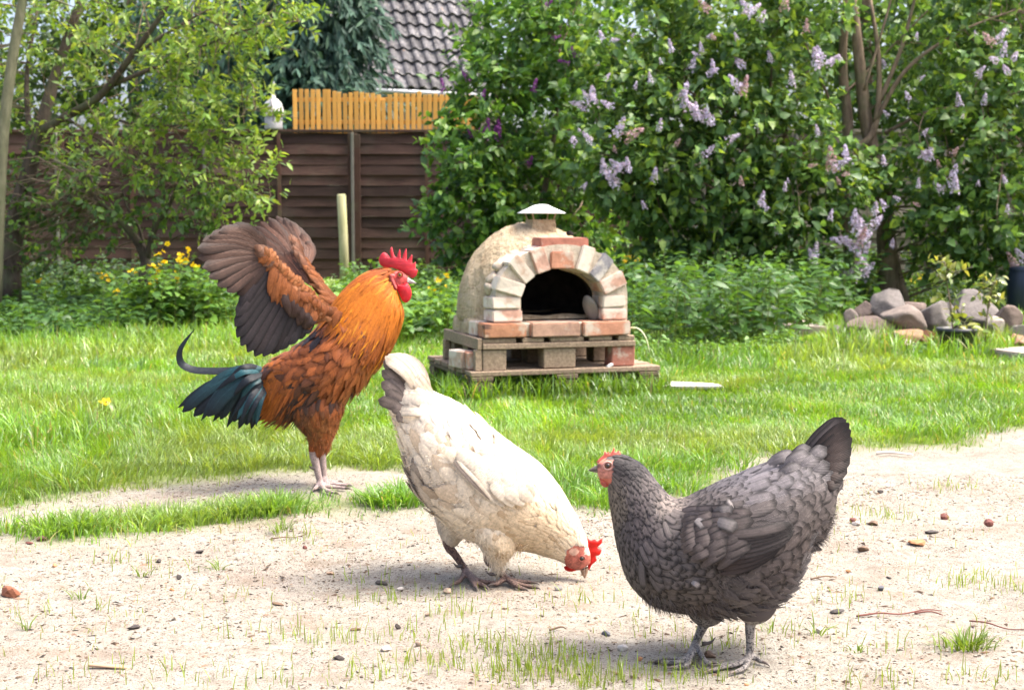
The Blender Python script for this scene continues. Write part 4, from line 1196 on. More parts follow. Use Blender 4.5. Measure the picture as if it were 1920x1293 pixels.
lobes = [(1180, 200, YW - .1, .5, .5, .5, 130), (1160, 310, YW - .5, .42, .4, .36, 110), (1290, 190, YW - .3, .55, .5, .5, 150), (1250, 300, YW - .5, .5, .45, .42, 130), (1330, 60, YW, .6, .5, .5, 120), (1200, 60, YW + .2, .5, .5, .5, 90),
         (1430, 120, YW - .2, .55, .5, .5, 130), (1400, 260, YW - .4, .55, .5, .4, 130), (1350, 400, YW - .3, .6, .5, .4, 150), (1480, 390, YW - .5, .5, .5, .4, 140), (1250, 430, YW - .1, .45, .4, .32, 80), (1400, 475, YW - .3, .55, .4, .24, 90),
         (1520, 40, YW - .1, .4, .5, .4, 60), (1500, 260, YW - .4, .4, .4, .4, 70), (1570, 350, YW - .6, .32, .35, .26, 60), (1580, 440, YW - .5, .24, .25, .16, 22), (1720, 370, YW - .4, .4, .4, .3, 66), (1790, 290, YW - .3, .5, .5, .4, 110),
         (1830, 140, YW - .2, .55, .5, .5, 120), (1900, 40, YW, .5, .5, .5, 80), (1900, 260, YW - .3, .5, .5, .5, 120), (1870, 400, YW - .5, .5, .45, .4, 130), (1780, 440, YW - .3, .4, .4, .26, 66), (1900, 495, YW - .3, .35, .35, .2, 44),
         (1740, 80, YW + .2, .45, .4, .4, 60), (1690, 180, YW + .3, .4, .3, .5, 40), (2000, 200, YW, .6, .6, .9, 130), (2020, 430, YW - .2, .5, .5, .5, 80), (1420, -30, YW, .8, .5, .3, 80), (1800, -30, YW, .9, .5, .3, 80), (1700, 500, YW + .2, .4, .2, .15, 20)]
lv, tw = crown_leaves(lobes, 0.088, 0.74, (7, 10), (0.14, 0.34), 0.2, 13, T_W, 0.55, None, 0.3, [(1590, 505, 60, 42), (1625, 170, 28, 160), (1655, 320, 14, 90)])
plant_foliage(wl, lv, 'cordate', M_LEAF, singles=300, wr=0.74, tints=T_W, fold=0.3)
twigs(wl, S, tw, 260, M_BARK_BROWN, 8)

def panicle(seed, cols, L=0.15, R_=0.042, n=85):
    r = np.random.default_rng(seed); mb = MB()
    for i in range(n):
        f = r.random() ** 0.8
        rad = R_ * (1 - f) ** 0.7 * (0.5 + 0.5 * r.random()) + 0.004
        a = r.uniform(0, 6.28)
        p = np.array([math.cos(a) * rad, math.sin(a) * rad, f * L])
        nrm_ = norm(np.array([math.cos(a), math.sin(a), 0.5]) + r.normal(size=3) * 0.4)
        t1 = norm(np.cross(nrm_, r.normal(size=3))); t2 = np.cross(nrm_, t1)
        s = r.uniform(0.007, 0.012)
        V = []
        for q in range(4):
            e = t1 * math.cos(q * 1.571) + t2 * math.sin(q * 1.571); g = np.cross(nrm_, e)
            V += [p, p + e * s * 0.6 + g * s * 0.42, p + e * s * 1.1 + nrm_ * 0.001, p + e * s * 0.6 - g * s * 0.42]
        T = [(4 * q, 4 * q + 1, 4 * q + 2) for q in range(4)] + [(4 * q, 4 * q + 2, 4 * q + 3) for q in range(4)]
        mb.add(V, None, T, None, np.array(cols[r.integers(0, len(cols))]) * r.uniform(0.8, 1.15))
    return mb.mesh('blossom', [M_PETAL], False)
LIL = [(0.50, 0.45, 0.60), (0.58, 0.53, 0.67), (0.44, 0.35, 0.48), (0.52, 0.42, 0.51)]
PUR = [(0.20, 0.045, 0.22), (0.26, 0.07, 0.27), (0.15, 0.03, 0.17)]
DULL = [(0.40, 0.25, 0.26), (0.46, 0.34, 0.38), (0.36, 0.22, 0.20)]
PL = [panicle(60 + i, LIL) for i in range(4)] + [panicle(70, DULL)]
PP = [panicle(80 + i, PUR, 0.13, 0.03, 55) for i in range(3)]
front_of = {}
def place_panicles(parent, lv, pts, meshes, seed, multi=2):
    r = np.random.default_rng(seed)
    p = lv[0]; pp = px(p)
    for (u, v, sc) in pts:
        near = np.abs(pp - [u, v]).max(1) < 45
        Y = np.percentile(p[near, 1], 3) - 0.12 if near.sum() > 12 else np.percentile(p[:, 1], 4)
        for q in range(multi if sc > 1 else 1):
            c = P(u + r.normal(0, 10) * (q > 0), v + 12 + r.normal(0, 12) * (q > 0), Y - 0.02 * q)
            link('blossom', meshes[r.integers(0, len(meshes))], parent, tuple(c), (r.normal(0, 0.5), r.normal(0.1, 0.6), r.uniform(0, 6)), r.uniform(0.8, 1.1) * min(sc, 1.25))
place_panicles(wl, lv, [(1405, 12, 1.2), (1425, 30, 1.0), (1470, 10, 1), (1330, 12, 1), (1510, 50, 1.0), (1325, 130, .8), (1338, 128, .8), (1392, 112, 1), (1445, 105, .9), (1390, 168, 1.1), (1485, 150, 1), (1533, 120, 1.3), (1545, 105, 1), (1102, 190, 1.3), (1150, 190, .9),
    (1220, 145, .8), (1295, 120, .9), (1152, 248, 1.2), (1235, 235, .9), (1285, 195, 1.2), (1310, 205, 1.1), (1332, 212, 1.2), (1360, 255, 1.0), (1320, 282, .9), (1135, 320, 1.3), (1158, 338, 1.2), (1180, 312, 1.0), (1225, 330, .8), (1090, 345, .8), (1210, 380, .7),
    (1425, 375, .9), (1460, 428, .7), (1562, 310, 1.3), (1588, 298, 1.0), (1608, 448, 1.3), (1615, 470, 1.3), (1598, 440, 1.2), (1622, 432, 1.2), (1604, 428, 1.1), (1612, 488, 1.3), (1525, 480, 1.1), (1598, 515, 1.3), (1588, 508, 1.1), (1782, 340, 1.2), (1770, 350, .9), (1745, 285, 1.1), (1662, 380, .9), (1640, 390, .8), (1868, 70, 1.2), (1880, 95, 1), (1900, 100, .8),
    (1800, 188, .9), (1908, 495, 1.1), (1672, 452, .7), (1555, 402, .6), (1260, 88, .8), (1515, 300, .6), (1075, 258, .9), (1110, 255, .9)] + [(float(a_), float(b_), float(c_)) for a_, b_, c_ in zip(np.random.default_rng(9).uniform(1080, 1900, 46), np.random.default_rng(10).uniform(5, 400, 46), np.random.default_rng(12).uniform(.4, .75, 46))], PL, 5)
lvp, twp = crown_leaves([(1, 1, 13, .1, .1, .1, 2)], .1, .5)
place_panicles(pl, [np.concatenate([P(u, v, YP - .55)[None] for u in range(800, 1140, 20) for v in range(0, 520, 20)])], [(1075, 92, 1.2), (1068, 108, 1.0), (1000, 160, .9), (915, 238, 1.2), (935, 240, 1.2), (905, 248, 1.0), (885, 248, .8), (832, 158, .9), (880, 142, .9), (990, 300, .9),
    (840, 352, .8), (1020, 3, 1), (905, 175, .8), (825, 165, .8), (1035, 60, .7)], PP, 6)

# ------------------------------------------------------------------ ground cover and flowering herbs
def herbs(polys, n, h, leafL, wr, tints, seed, shape='ovate', per=9, top=0.55, xy=None):
    """Upright leafy stems over ground polygons given in pixels. Returns leaf arrays and stem list."""
    r = np.random.default_rng(seed)
    if xy is None:
        poly = np.array([G(*q)[:2] for q in polys])
        lo, hi = poly.min(0), poly.max(0)
        q = r.uniform(lo, hi, (n * 6, 2)); q = q[inside(q, poly)][:n]
    else: q = xy
    n = len(q)
    hh = h * r.uniform(0.55, 1.1, n) * (0.65 + 0.6 * vnoise(q[:, 0] * 1.7, q[:, 1] * 1.7, seed))
    lean = r.normal(0, 0.16, (n, 2))
    out = [[] for _ in range(6)]
    for j in range(per):
        f = (1 - top) + top * (j + r.random(n)) / per
        p = np.column_stack([q + lean * (hh * f)[:, None], hh * f])
        a = r.uniform(0, 6.28, n)
        D = np.column_stack([np.cos(a), np.sin(a), r.uniform(-0.35, 0.5, n)])
        p[:, :2] += D[:, :2] * 0.012
        N = norm(np.array([0, 0, 1.0]) + 0.35 * r.normal(size=(n, 3)))
        Ls = leafL * r.uniform(0.55, 1.2, n) * (1.15 - 0.45 * f)
        for a_, x in zip(out, (p, D, N, Ls, Ls * wr, np.array(tints)[r.integers(0, len(tints), n)] * r.uniform(0.75, 1.25, (n, 1)))): a_.append(x)
    return [np.concatenate(a) for a in out], (q, lean, hh)
def stems_mesh(st, r0=0.003, tint=(0.09, 0.12, 0.03)):
    q, lean, hh = st
    n = len(q)
    return blades(np.column_stack([q, np.zeros(n)]), hh, np.full(n, r0 * 2), np.arctan2(lean[:, 1], lean[:, 0]), np.linalg.norm(lean, axis=1), np.tile(tint, (n, 1)))

def patch(name, polys, n, h, leafL, wr, tints, seed, shape='ovate', per=9, top=0.6, mat=None):
    lv, st = herbs(polys, n, h, leafL, wr, tints, seed, shape, per, top)
    V, Q, T = leaf_geo(*lv[:5], shape=shape, fold=0.2, droop=0.3)
    mb = MB(); mb.add(V, Q, T, None, np.repeat(lv[5], 8, 0))
    V, Q, C = stems_mesh(st); mb.add(V, Q, None, None, C)
    return tag(link(name, mb.mesh(name, [mat or M_LEAF])), kind='stuff')

T_N = ((0.055, 0.13, 0.030), (0.075, 0.16, 0.034), (0.040, 0.098, 0.026))
T_B = ((0.095, 0.20, 0.035), (0.125, 0.235, 0.04), (0.07, 0.155, 0.032))
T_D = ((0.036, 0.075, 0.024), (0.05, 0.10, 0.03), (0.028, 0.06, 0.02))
patch('nettle_bed', [(1165, 660), (1330, 668), (1470, 655), (1545, 632), (1640, 585), (1660, 560), (1180, 556)], 800, 0.50, 0.12, 0.46, T_N, 41, 'lance', 12, 0.75)
patch('nettle_bed', [(1180, 568), (1600, 568), (1640, 548), (1180, 548)], 380, 0.55, 0.12, 0.46, T_N, 42, 'lance', 11, 0.7)
patch('low_weeds', [(1180, 676), (1340, 682), (1500, 662), (1480, 640), (1200, 650)], 350, 0.13, 0.05, 0.6, T_B, 43, 'ovate', 7, 0.8)
patch('ground_elder', [(-220, 652), (60, 648), (200, 640), (330, 630), (420, 608), (420, 575), (-220, 575)], 900, 0.26, 0.09, 0.62, T_N, 44, 'ovate', 9, 0.75)
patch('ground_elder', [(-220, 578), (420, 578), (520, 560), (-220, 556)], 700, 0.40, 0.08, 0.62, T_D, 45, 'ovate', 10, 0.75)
patch('leafy_weeds', [(420, 612), (560, 600), (560, 560), (420, 565)], 220, 0.22, 0.06, 0.55, T_B, 46, 'ovate', 8, 0.8)
patch('leafy_weeds', [(640, 640), (760, 652), (868, 640), (880, 580), (860, 560), (640, 560)], 560, 0.32, 0.10, 0.62, T_B, 47, 'ovate', 10, 0.75)
patch('leafy_weeds', [(730, 560), (870, 560), (900, 548), (700, 548)], 240, 0.32, 0.08, 0.6, T_B, 48, 'ovate', 9, 0.7)
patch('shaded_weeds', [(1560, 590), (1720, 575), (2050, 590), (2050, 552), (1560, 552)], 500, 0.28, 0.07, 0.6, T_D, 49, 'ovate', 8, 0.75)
patch('stone_weeds', [(1570, 665), (1700, 668), (1850, 660), (1850, 645), (1560, 640)], 170, 0.10, 0.045, 0.6, T_B, 50, 'ovate', 7, 0.8)
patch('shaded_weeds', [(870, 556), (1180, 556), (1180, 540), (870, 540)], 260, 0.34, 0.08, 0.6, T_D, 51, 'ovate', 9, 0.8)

# longer grass along the beds, the oven and the stones
mb = MB()
def long_grass(poly, n, h, w=0.007):
    pl_ = np.array([G(*q)[:2] for q in poly]); q = RG.uniform(pl_.min(0), pl_.max(0), (n * 5, 2)); q = q[inside(q, pl_)][:n]; m = len(q)
    blades(np.column_stack([q, np.zeros(m)]), h * RG.uniform(0.5, 1.15, m), w * RG.uniform(0.7, 1.2, m), RG.uniform(0, 6.28, m), np.abs(RG.normal(0.45, 0.35, m)), grass_tint(m, q[:, 0], q[:, 1], 0.05), mb)
long_grass([(1540, 672), (1720, 676), (1640, 640), (1560, 630)], 700, 0.20)
long_grass([(1740, 682), (1900, 668), (1900, 650), (1740, 655)], 600, 0.16)
long_grass([(-100, 690), (450, 670), (600, 640), (600, 610), (-100, 640)], 3500, 0.14)
long_grass([(820, 760), (1000, 752), (1240, 752), (1260, 735), (1000, 728), (860, 728)], 2600, 0.125)
long_grass([(790, 722), (870, 742), (900, 735), (800, 705)], 260, 0.09)
long_grass([(-50, 860), (160, 850), (200, 760), (-50, 760)], 1500, 0.12, 0.006)
long_grass([(1180, 690), (1560, 680), (1560, 665), (1180, 675)], 900, 0.12)
tag(link('long_grass', mb.mesh('long_grass', [M_GRASS])), kind='stuff')

# celandine clumps: lobed bright leaves and yellow four-petalled flowers
def flower_mesh(seed, s=0.019):
    r = np.random.default_rng(seed); mb = MB()
    for q in range(5):
        a = q * 1.2566 + r.uniform(-.15, .15); e = np.array([math.cos(a), math.sin(a), 0.25]); g = np.array([-math.sin(a), math.cos(a), 0])
        mb.add([(0, 0, 0), e * s * .6 + g * s * .5, e * s * 1.1 + [0, 0, .003], e * s * .6 - g * s * .5], None, [(0, 1, 2), (0, 2, 3)], None, (0.72, 0.50, 0.012))
    V, Q, T, uv = tube([(0, 0, 0), (0, 0, 0.008)], [0.004, 0.003], 6); mb.add(V, Q, T, None, (0.45, 0.28, 0.01))
    return mb.mesh('flower', [M_PETAL], False)
FLW = [flower_mesh(i) for i in range(3)]
def celandine(label, cu, cv, spread, n, h, flowers, seed, name='celandine_plant', grp='celandine clumps with yellow flowers'):
    c = G(cu, cv)
    t = thing(name, label, 'flowering plant', (c[0], c[1], 0), grp)
    r = np.random.default_rng(seed)
    q = c[:2] + r.normal(0, 1, (n, 2)) * spread
    lv, st = herbs(None, n, h, 0.085, 0.72, T_B, seed, 'ovate', 11, 0.8, q)
    o = plant_foliage(t, lv, 'ovate', M_LEAF, singles=40, wr=0.72, tints=T_B)
    V, Q, C = stems_mesh(st); sm = MB(); sm.add(V, Q, None, None, C); so = link('stems', sm.mesh('stems', [M_GRASS]), t); so['kind'] = 'stuff'
    for (u, v) in flowers:
        for e in range(4):
            p_ = P(u + r.normal(0, 6) * (e > 0), v + r.normal(0, 5) * (e > 0), c[1] - r.uniform(0.0, 0.12))
            link('flower', FLW[r.integers(0, 3)], t, tuple(p_), (r.uniform(0.2, 1.1), r.uniform(-.4, .4), r.uniform(0, 6)), r.uniform(0.8, 1.15))
celandine('tall celandine clump with many yellow flowers left of the rooster, under the shrub', 330, 622, (0.24, 0.12), 130, 0.50, [(306, 472), (308, 492), (288, 500), (340, 494), (348, 492), (342, 478), (352, 475), (366, 500), (330, 522), (296, 508), (215, 547), (290, 530), (308, 580)], 61)
celandine('small celandine clump with a few yellow flowers in the shade left of the tall one', 205, 592, (0.25, 0.12), 45, 0.34, [(185, 512), (205, 515), (250, 507), (192, 520), (70, 527)], 62)
celandine('celandine clump with yellow flowers directly right of the oven dome', 1198, 572, (0.22, 0.12), 60, 0.42, [(1180, 482), (1186, 478), (1210, 500), (1216, 505), (1195, 508), (1172, 492), (1230, 497), (1200, 490), (1222, 510), (1242, 518), (1160, 512)], 63)
celandine('low celandine with a few yellow flowers between the rooster and the oven', 815, 590, (0.22, 0.1), 40, 0.27, [(815, 545), (830, 549), (842, 537), (822, 528), (838, 520), (748, 600)], 64)
celandine('celandine with small orange-yellow flowers in the shade behind the stone pile', 1735, 560, (0.2, 0.1), 30, 0.26, [(1708, 526), (1718, 530), (1740, 545), (1726, 522)], 65)
dd = thing('dandelion', 'single yellow dandelion above the nettles right of the oven', 'flower', tuple(G(1412, 652)))
link('flower', flower_mesh(9, 0.030), dd, tuple(P(1413, 588, G(1412, 652)[1])), (0.5, 0.1, 0))
V, Q, T, uv = tube([G(1412, 652), P(1410, 620, G(1412, 652)[1]), P(1413, 589, G(1412, 652)[1])], 0.003, 6, 8); mb = MB(); mb.add(V, Q, T, None, (0.1, 0.15, 0.04)); link('stem', mb.mesh('stem', [M_GRASS]), dd)

# ------------------------------------------------------------------ stones, pot, slab, barrel
def stone_mat(name, a, b):
    k = NT(name); o = k.obj(); n = k.noise(2.2, 6, 0.65, o); f = k.noise(14, 5, 0.7, o)
    c = k.mix(k.ramp(f, [(0.5, 0.0), (0.75, 0.5)]), k.ramp(n, [(0.3, a), (0.7, b)]), tuple(x * 1.35 for x in b))
    return k.bsdf(c, 0.85, k.bump(k.math('ADD', n, k.math('MULTIPLY', f, .5)), 0.5, 0.03), 0.25)
SM = {'g': stone_mat('stone_grey', (0.085, 0.075, 0.068), (0.155, 0.138, 0.125)), 'b': stone_mat('stone_brown', (0.095, 0.070, 0.058), (0.17, 0.13, 0.108)), 't': stone_mat('stone_tan', (0.125, 0.10, 0.085), (0.20, 0.165, 0.14)),
      'o': stone_mat('stone_orange', (0.20, 0.105, 0.06), (0.29, 0.18, 0.115)), 'p': stone_mat('stone_pale', (0.22, 0.19, 0.16), (0.32, 0.28, 0.24)), 'r': stone_mat('brick_fragment', (0.25, 0.095, 0.06), (0.33, 0.15, 0.1))}
for (u, v, w, h, Y, m_, ang, lab) in [
    (1624, 588, 46, 38, 9.2, 'b', 0.2, 'brown rounded stone at the left shoulder of the pile, under the tilted grey slab stone'),
    (1664, 572, 66, 42, 9.15, 'g', -0.5, 'tilted grey slab-like stone topmost of the pile'),
    (1706, 584, 48, 36, 9.3, 'b', 0.3, 'brown stone leaning against the right of the topmost grey stone'),
    (1700, 605, 76, 44, 8.95, 't', 0.55, 'smooth egg-shaped tan stone in front in the middle of the pile'),
    (1752, 603, 66, 56, 9.0, 'g', 0.1, 'big blocky grey stone just left of the potted sapling'),
    (1770, 582, 36, 30, 9.3, 'g', 0.4, 'small grey stone wedged behind the blocky grey stone'),
    (1824, 584, 84, 58, 9.45, 'g', -0.15, 'large grey boulder behind the two rose saplings'),
    (1882, 603, 60, 44, 9.2, 'b', 0.2, 'brown-grey stone right of the large boulder'),
    (1634, 614, 74, 36, 8.95, 'b', -0.1, 'wide flat brown stone at the lower left of the pile'),
    (1598, 602, 30, 32, 9.1, 't', 0.2, 'small upright tan stone at the left end of the pile'),
    (1698, 632, 64, 32, 8.8, 'o', 0.1, 'orange-brown rounded stone at the foot of the pile'),
    (1692, 650, 66, 22, 8.65, 'p', 0.05, 'pale flat stone lying lowest in front of the pile'),
    (1578, 628, 44, 24, 8.95, 'g', 0.1, 'low grey stone half hidden in grass left of the pile'),
    (1640, 634, 44, 24, 8.8, 't', 0.2, 'pinkish tan stone between the flat brown stone and the grass'),
    (1912, 626, 46, 36, 8.9, 'p', 0.1, 'pale stone at the right edge above the orange striped one'),
    (1904, 642, 40, 22, 8.7, 'o', -0.2, 'orange striped stone at the right edge above the pale paving slab'),
    (1862, 612, 36, 30, 9.05, 'p', 0.3, 'small pale stone behind the right rose sapling'),
    (1610, 640, 30, 18, 8.75, 'b', 0.3, 'little brown stone in grass below the flat brown stone')]:
    s = F_PX / Y
    me = rock_mesh('stone', SM[m_], int(u), 4, 0.07, (1, 1, 1), 14, 0.22)
    o = link('stone', me, None, tuple(P(u, v, Y)), (0.15 * math.sin(u), ang, u * 1.7), (w / s / 1.42, w / s / 1.6, h / s / 1.30))
    tag(o, lab, 'stone', 'stones piled beside the potted sapling')
for (u, v, Y, rz, m_, lab) in [(1738, 632, 8.75, 0.6, 'r', 'broken red brick piece standing at the foot of the stone pile'), (1755, 642, 8.7, 0.2, 'r', 'low broken red brick piece lying beside the flower pot')]:
    o = link('brick_fragment', box_mesh('brick_fragment', 0.10, 0.09, 0.07, SM[m_], 0.008, 0.01, int(u), 2), None, tuple(P(u, v + 12, Y)), (0.3, 0.5, rz)); tag(o, lab, 'brick fragment')
o = link('paving_slab', box_mesh('paving_slab', 0.30, 0.34, 0.05, SM['p'], 0.008, 0.006, 4, 2), None, tuple(G(1925, 672)), (0, 0, 0.3)); tag(o, 'pale paving slab at the right edge of the lawn below the stones', 'paving slab')
o = link('concrete_slab', box_mesh('concrete_slab', 0.66, 0.30, 0.075, SM['p'], 0.008, 0.006, 5, 2), None, tuple(P(1453, 627, 9.9)), (0, 0.02, 0.05)); tag(o, 'long pale concrete slab half buried in the weeds left of the stones', 'concrete slab')
o = link('stone_chip', rock_mesh('stone_chip', SM['p'], 88, 2, 0.1), None, tuple(P(1500, 603, 9.8)), (0, 0, 0.3), (0.05, 0.04, 0.022)); tag(o, 'small pale stone lying on the long concrete slab', 'stone')
k = NT('white_plate'); M_PLATE = k.bsdf((0.62, 0.60, 0.55), 0.7)
o = link('stepping_stone', box_mesh('stepping_stone', 0.26, 0.15, 0.02, M_PLATE, 0.008, 0.02, 6, 2), None, tuple(G(1295, 730) + [0, 0, 0.004]), (0, 0, 0.15)); tag(o, 'flat whitish stepping stone in the lawn right of the pallets', 'stepping stone')

k = NT('pot_plastic'); M_POT = k.bsdf((0.018, 0.02, 0.021), 0.45, None, 0.5)
k = NT('pot_soil'); M_SOIL = k.bsdf((0.04, 0.03, 0.022), 0.95)
pc = G(1792, 664); sY = pc[1]
pot = thing('flower_pot', 'black plastic flower pot standing in grass in front of the stones', 'flower pot', (pc[0], pc[1], 0))
V, Q = lathe([(0.001, 0.002), (0.088, 0.002), (0.108, 0.14), (0.118, 0.142), (0.118, 0.165), (0.108, 0.165), (0.102, 0.14)], 28, (pc[0], pc[1], -0.008))
mb = MB(); mb.add(V, Q); link('pot_wall', mb.mesh('pot_wall', [M_POT]), pot)
V, Q = lathe([(0.001, 0.138), (0.103, 0.135)], 24, (pc[0], pc[1], -0.008)); mb = MB(); mb.add(V, Q); link('soil', mb.mesh('soil', [M_SOIL]), pot)
T_R = ((0.20, 0.25, 0.05), (0.28, 0.29, 0.07), (0.14, 0.20, 0.05))
def sapling(label, pts, Y, lobes, seed, n=1):
    base = P(*pts[0], Y)
    t = thing('rose_sapling', label, 'sapling', tuple(base), 'young rose saplings by the stones')
    S = limbs(t, [[(u, v, Y, 0.006 - 0.0012 * i) for i, (u, v) in enumerate(pts)]], M_BARK_BROWN, 'stem', 12, 7)
    lv, tw = crown_leaves([(u, v, Y, r_, r_, r_, n_) for u, v, r_, n_ in lobes], 0.055, 0.6, (3, 4), (0.04, 0.08), 0.4, seed, T_R, 0.2, None, 0.1)
    p, D, N, L, W, ti = lv
    us = leaf_units('ovate', 0.6, T_R, M_LEAF_GLOSS)
    Dn = norm(D); B = norm(np.cross(Dn, N)); Nn = np.cross(B, Dn)
    for i in range(len(p)):
        link('leaf', us[i % 6], t, tuple(p[i]), Matrix((tuple(B[i]), tuple(Dn[i]), tuple(Nn[i]))).transposed().to_euler(), float(L[i]))
    mbt = MB()
    for b_, d_, l_ in zip(*tw):
        q = S[np.argmin(np.linalg.norm(S - b_, axis=1))]
        V, Q, T, uv = tube([q, (q + b_) / 2 + [0, 0, .01], b_, b_ + d_ * l_], [0.003, 0.0025, 0.002, 0.001], 5, 6); mbt.add(V, Q, T)
    o = link('twigs', mbt.mesh('twigs', [M_BARK_PALE]), t); o['kind'] = 'stuff'
sapling('taller rose sapling with pale yellow-green leaves growing from the black pot', [(1788, 626), (1783, 580), (1777, 540), (1772, 492)], sY, [(1772, 500, .05, 6), (1782, 518, .06, 6), (1760, 505, .04, 3), (1796, 512, .03, 3), (1784, 560, .05, 3), (1790, 605, .06, 6), (1812, 606, .05, 4), (1758, 535, .03, 2)], 71)
sapling('shorter rose sapling right of the black pot with yellow-green leaves', [(1848, 640), (1850, 600), (1856, 560), (1862, 530)], sY + 0.1, [(1862, 532, .05, 6), (1848, 550, .05, 4), (1874, 556, .05, 4), (1836, 546, .04, 3), (1852, 610, .05, 4), (1880, 562, .03, 2)], 72)
k = NT('navy_plastic'); M_NAVY = k.bsdf((0.012, 0.017, 0.035), 0.4, None, 0.5)
bp_ = np.array([P(1930, 500, 11.7)[0], 11.7, 0])
br_ = thing('rain_barrel', 'dark navy barrel in the shade at the right edge behind the stones', 'barrel', tuple(bp_))
V, Q = lathe([(0.001, 0), (0.14, 0), (0.165, 0.1), (0.175, 0.22), (0.165, 0.34), (0.15, 0.38)], 28, bp_); mb = MB(); mb.add(V, Q); link('barrel_wall', mb.mesh('barrel_wall', [M_NAVY]), br_)
V, Q = lathe([(0.16, 0.375), (0.16, 0.40), (0.12, 0.41), (0.001, 0.415)], 28, bp_); mb = MB(); mb.add(V, Q); link('lid', mb.mesh('lid', [M_NAVY]), br_)
# ------------------------------------------------------------------ birds: tools
def feather_material(name, edge=0.55, edge_lo=0.55, shaft=1.25, rough=0.55, spec=0.3, trans=0.12, sheen=0.0, barb=0.16, tip=1.0):
    """Colour comes from the feather's own tint; the web has a shaft, barbs and a (darker or lighter) border."""
    k = NT(name)
    t = k.tint()
    uv = k.n('ShaderNodeUVMap').outputs[0]
    sp = k.n('ShaderNodeSeparateXYZ'); k.l(uv, sp.inputs[0]); U, V_ = sp.outputs[0], sp.outputs[1]
    ac = k.math('ABSOLUTE', k.math('SUBTRACT', U, 0.5))
    ph = k.math('ADD', k.math('MULTIPLY', V_, 60.0), k.math('MULTIPLY', ac, -70.0))
    wv = k.math('MULTIPLY_ADD', k.math('SINE', ph), barb, 1.0)
    nz = k.ramp(k.noise(160, 3, 0.6, k.pos()), [(0.3, 0.82), (0.7, 1.15)])
    w3 = k.n('ShaderNodeCombineColor'); [k.l(wv, w3.inputs[i]) for i in range(3)]
    c = k.mix(1.0, t, w3.outputs[0], 'MULTIPLY'); c = k.mix(1.0, c, nz, 'MULTIPLY')
    e = k.math('MAXIMUM', k.math('MULTIPLY', ac, 2.0), k.math('MULTIPLY_ADD', V_, 2.2 * tip, -1.2 * tip))
    em = k.ramp(e, [(edge, 0.0), (min(0.99, edge + 0.35), 1.0)])
    c = k.mix(em, c, k.mix(1.0, c, (edge_lo, edge_lo, edge_lo), 'MULTIPLY'))
    sm = k.ramp(ac, [(0.02, 1.0), (0.05, 0.0)])
    c = k.mix(sm, c, k.mix(1.0, c, (shaft, shaft, shaft), 'MULTIPLY'))
    b = k.bump(k.math('SINE', ph), 0.25, 0.002)
    return k.bsdf(c, rough, b, spec, trans=trans, tcol=c, sheen=sheen)

class Loft:
    """A body through stations (top pixel, bottom pixel, half width) standing on the plane y = Y."""
    def __init__(s, st, Y, n=260, it=0.0, ib=0.0):
        s.Y = Y
        top = np.array([P(a[0], a[1], Y) for a, b, w in st]); bot = np.array([P(b[0], b[1], Y) for a, b, w in st])
        fi = np.clip((np.arange(len(st)) - 2) / 3.0, 0, 1)[:, None]          # the plumage stands proud of the skin by this much
        top, bot = top + (bot - top) * it * fi, bot + (top - bot) * ib * fi
        w = np.array([[q[2]] for q in st])
        A = catmull(np.concatenate([top, bot, w], 1), n)
        s.top, s.bot, s.w = A[:, :3], A[:, 3:6], np.maximum(A[:, 6], 0.003)
        s.n = n; s.x = np.linspace(0, 1, n)
    def ev(s, t, phi):
        t = np.asarray(t, float); phi = np.asarray(phi, float)
        tt = np.clip(t, 0, 1)
        g = lambda a: np.stack([np.interp(tt, s.x, a[:, i]) for i in range(3)], -1)
        tp, bt = g(s.top), g(s.bot); w = np.interp(tt, s.x, s.w)
        C = (tp + bt) / 2; A = (tp - bt) / 2
        sn, cs = np.sin(phi), np.cos(phi)
        cs = np.sign(cs) * np.abs(cs) ** 0.85
        p = C + A * sn[..., None]
        p[..., 1] += w * cs
        over = (t - tt)[..., None]
        if np.any(over != 0):
            d = (s.top[-1] + s.bot[-1] - s.top[-12] - s.bot[-12]) / 2 / (11 / (s.n - 1))
            p = p + over * d
        return p
    def frame(s, t, phi):
        e = 0.004
        p = s.ev(t, phi)
        dt = (s.ev(np.minimum(t + e, 1), phi) - s.ev(np.maximum(t - e, 0), phi)) / (np.minimum(t + e, 1) - np.maximum(t - e, 0))[..., None]
        dp = s.ev(t, phi + 0.01) - s.ev(t, phi - 0.01)
        n = norm(np.cross(dp, dt))
        C = (s.ev(t, np.full_like(phi, math.pi / 2)) + s.ev(t, np.full_like(phi, -math.pi / 2))) / 2
        sgn = np.sign(((p - C) * n).sum(-1, keepdims=True)); n = n * np.where(sgn == 0, 1, sgn)
        return p, dt, n
    def mesh(s, m=90, k=40):
        t = np.linspace(0, 1, m); ph = np.linspace(0, 2 * math.pi, k, endpoint=False)
        V = s.ev(np.repeat(t, k), np.tile(ph, m))
        i = np.arange(m - 1)[:, None] * k; j = np.arange(k)[None]; jn = (j + 1) % k
        Q = np.stack([i + j, i + jn, i + k + jn, i + k + j], -1).reshape(-1, 4)
        V = np.concatenate([V, (s.top[:1] + s.bot[:1]) / 2, (s.top[-1:] + s.bot[-1:]) / 2]); q = m * k; jj = np.arange(k)
        T = np.concatenate([np.stack([np.full(k, q), (jj + 1) % k, jj], 1), np.stack([np.full(k, q + 1), (m - 1) * k + jj, (m - 1) * k + (jj + 1) % k], 1)])
        return V, Q, T
    def near(s):
        """Lookup from pixel to distance on the side turned to the camera."""
        t = np.repeat(np.linspace(0.0, 1, 120), 60); ph = np.tile(np.linspace(math.pi / 2, 1.5 * math.pi, 60), 120)
        p = s.ev(t, ph); q = px(p)
        def f(u, v):
            d = (q[:, 0] - u) ** 2 + (q[:, 1] - v) ** 2
            return p[np.argmin(d), 1]
        return f

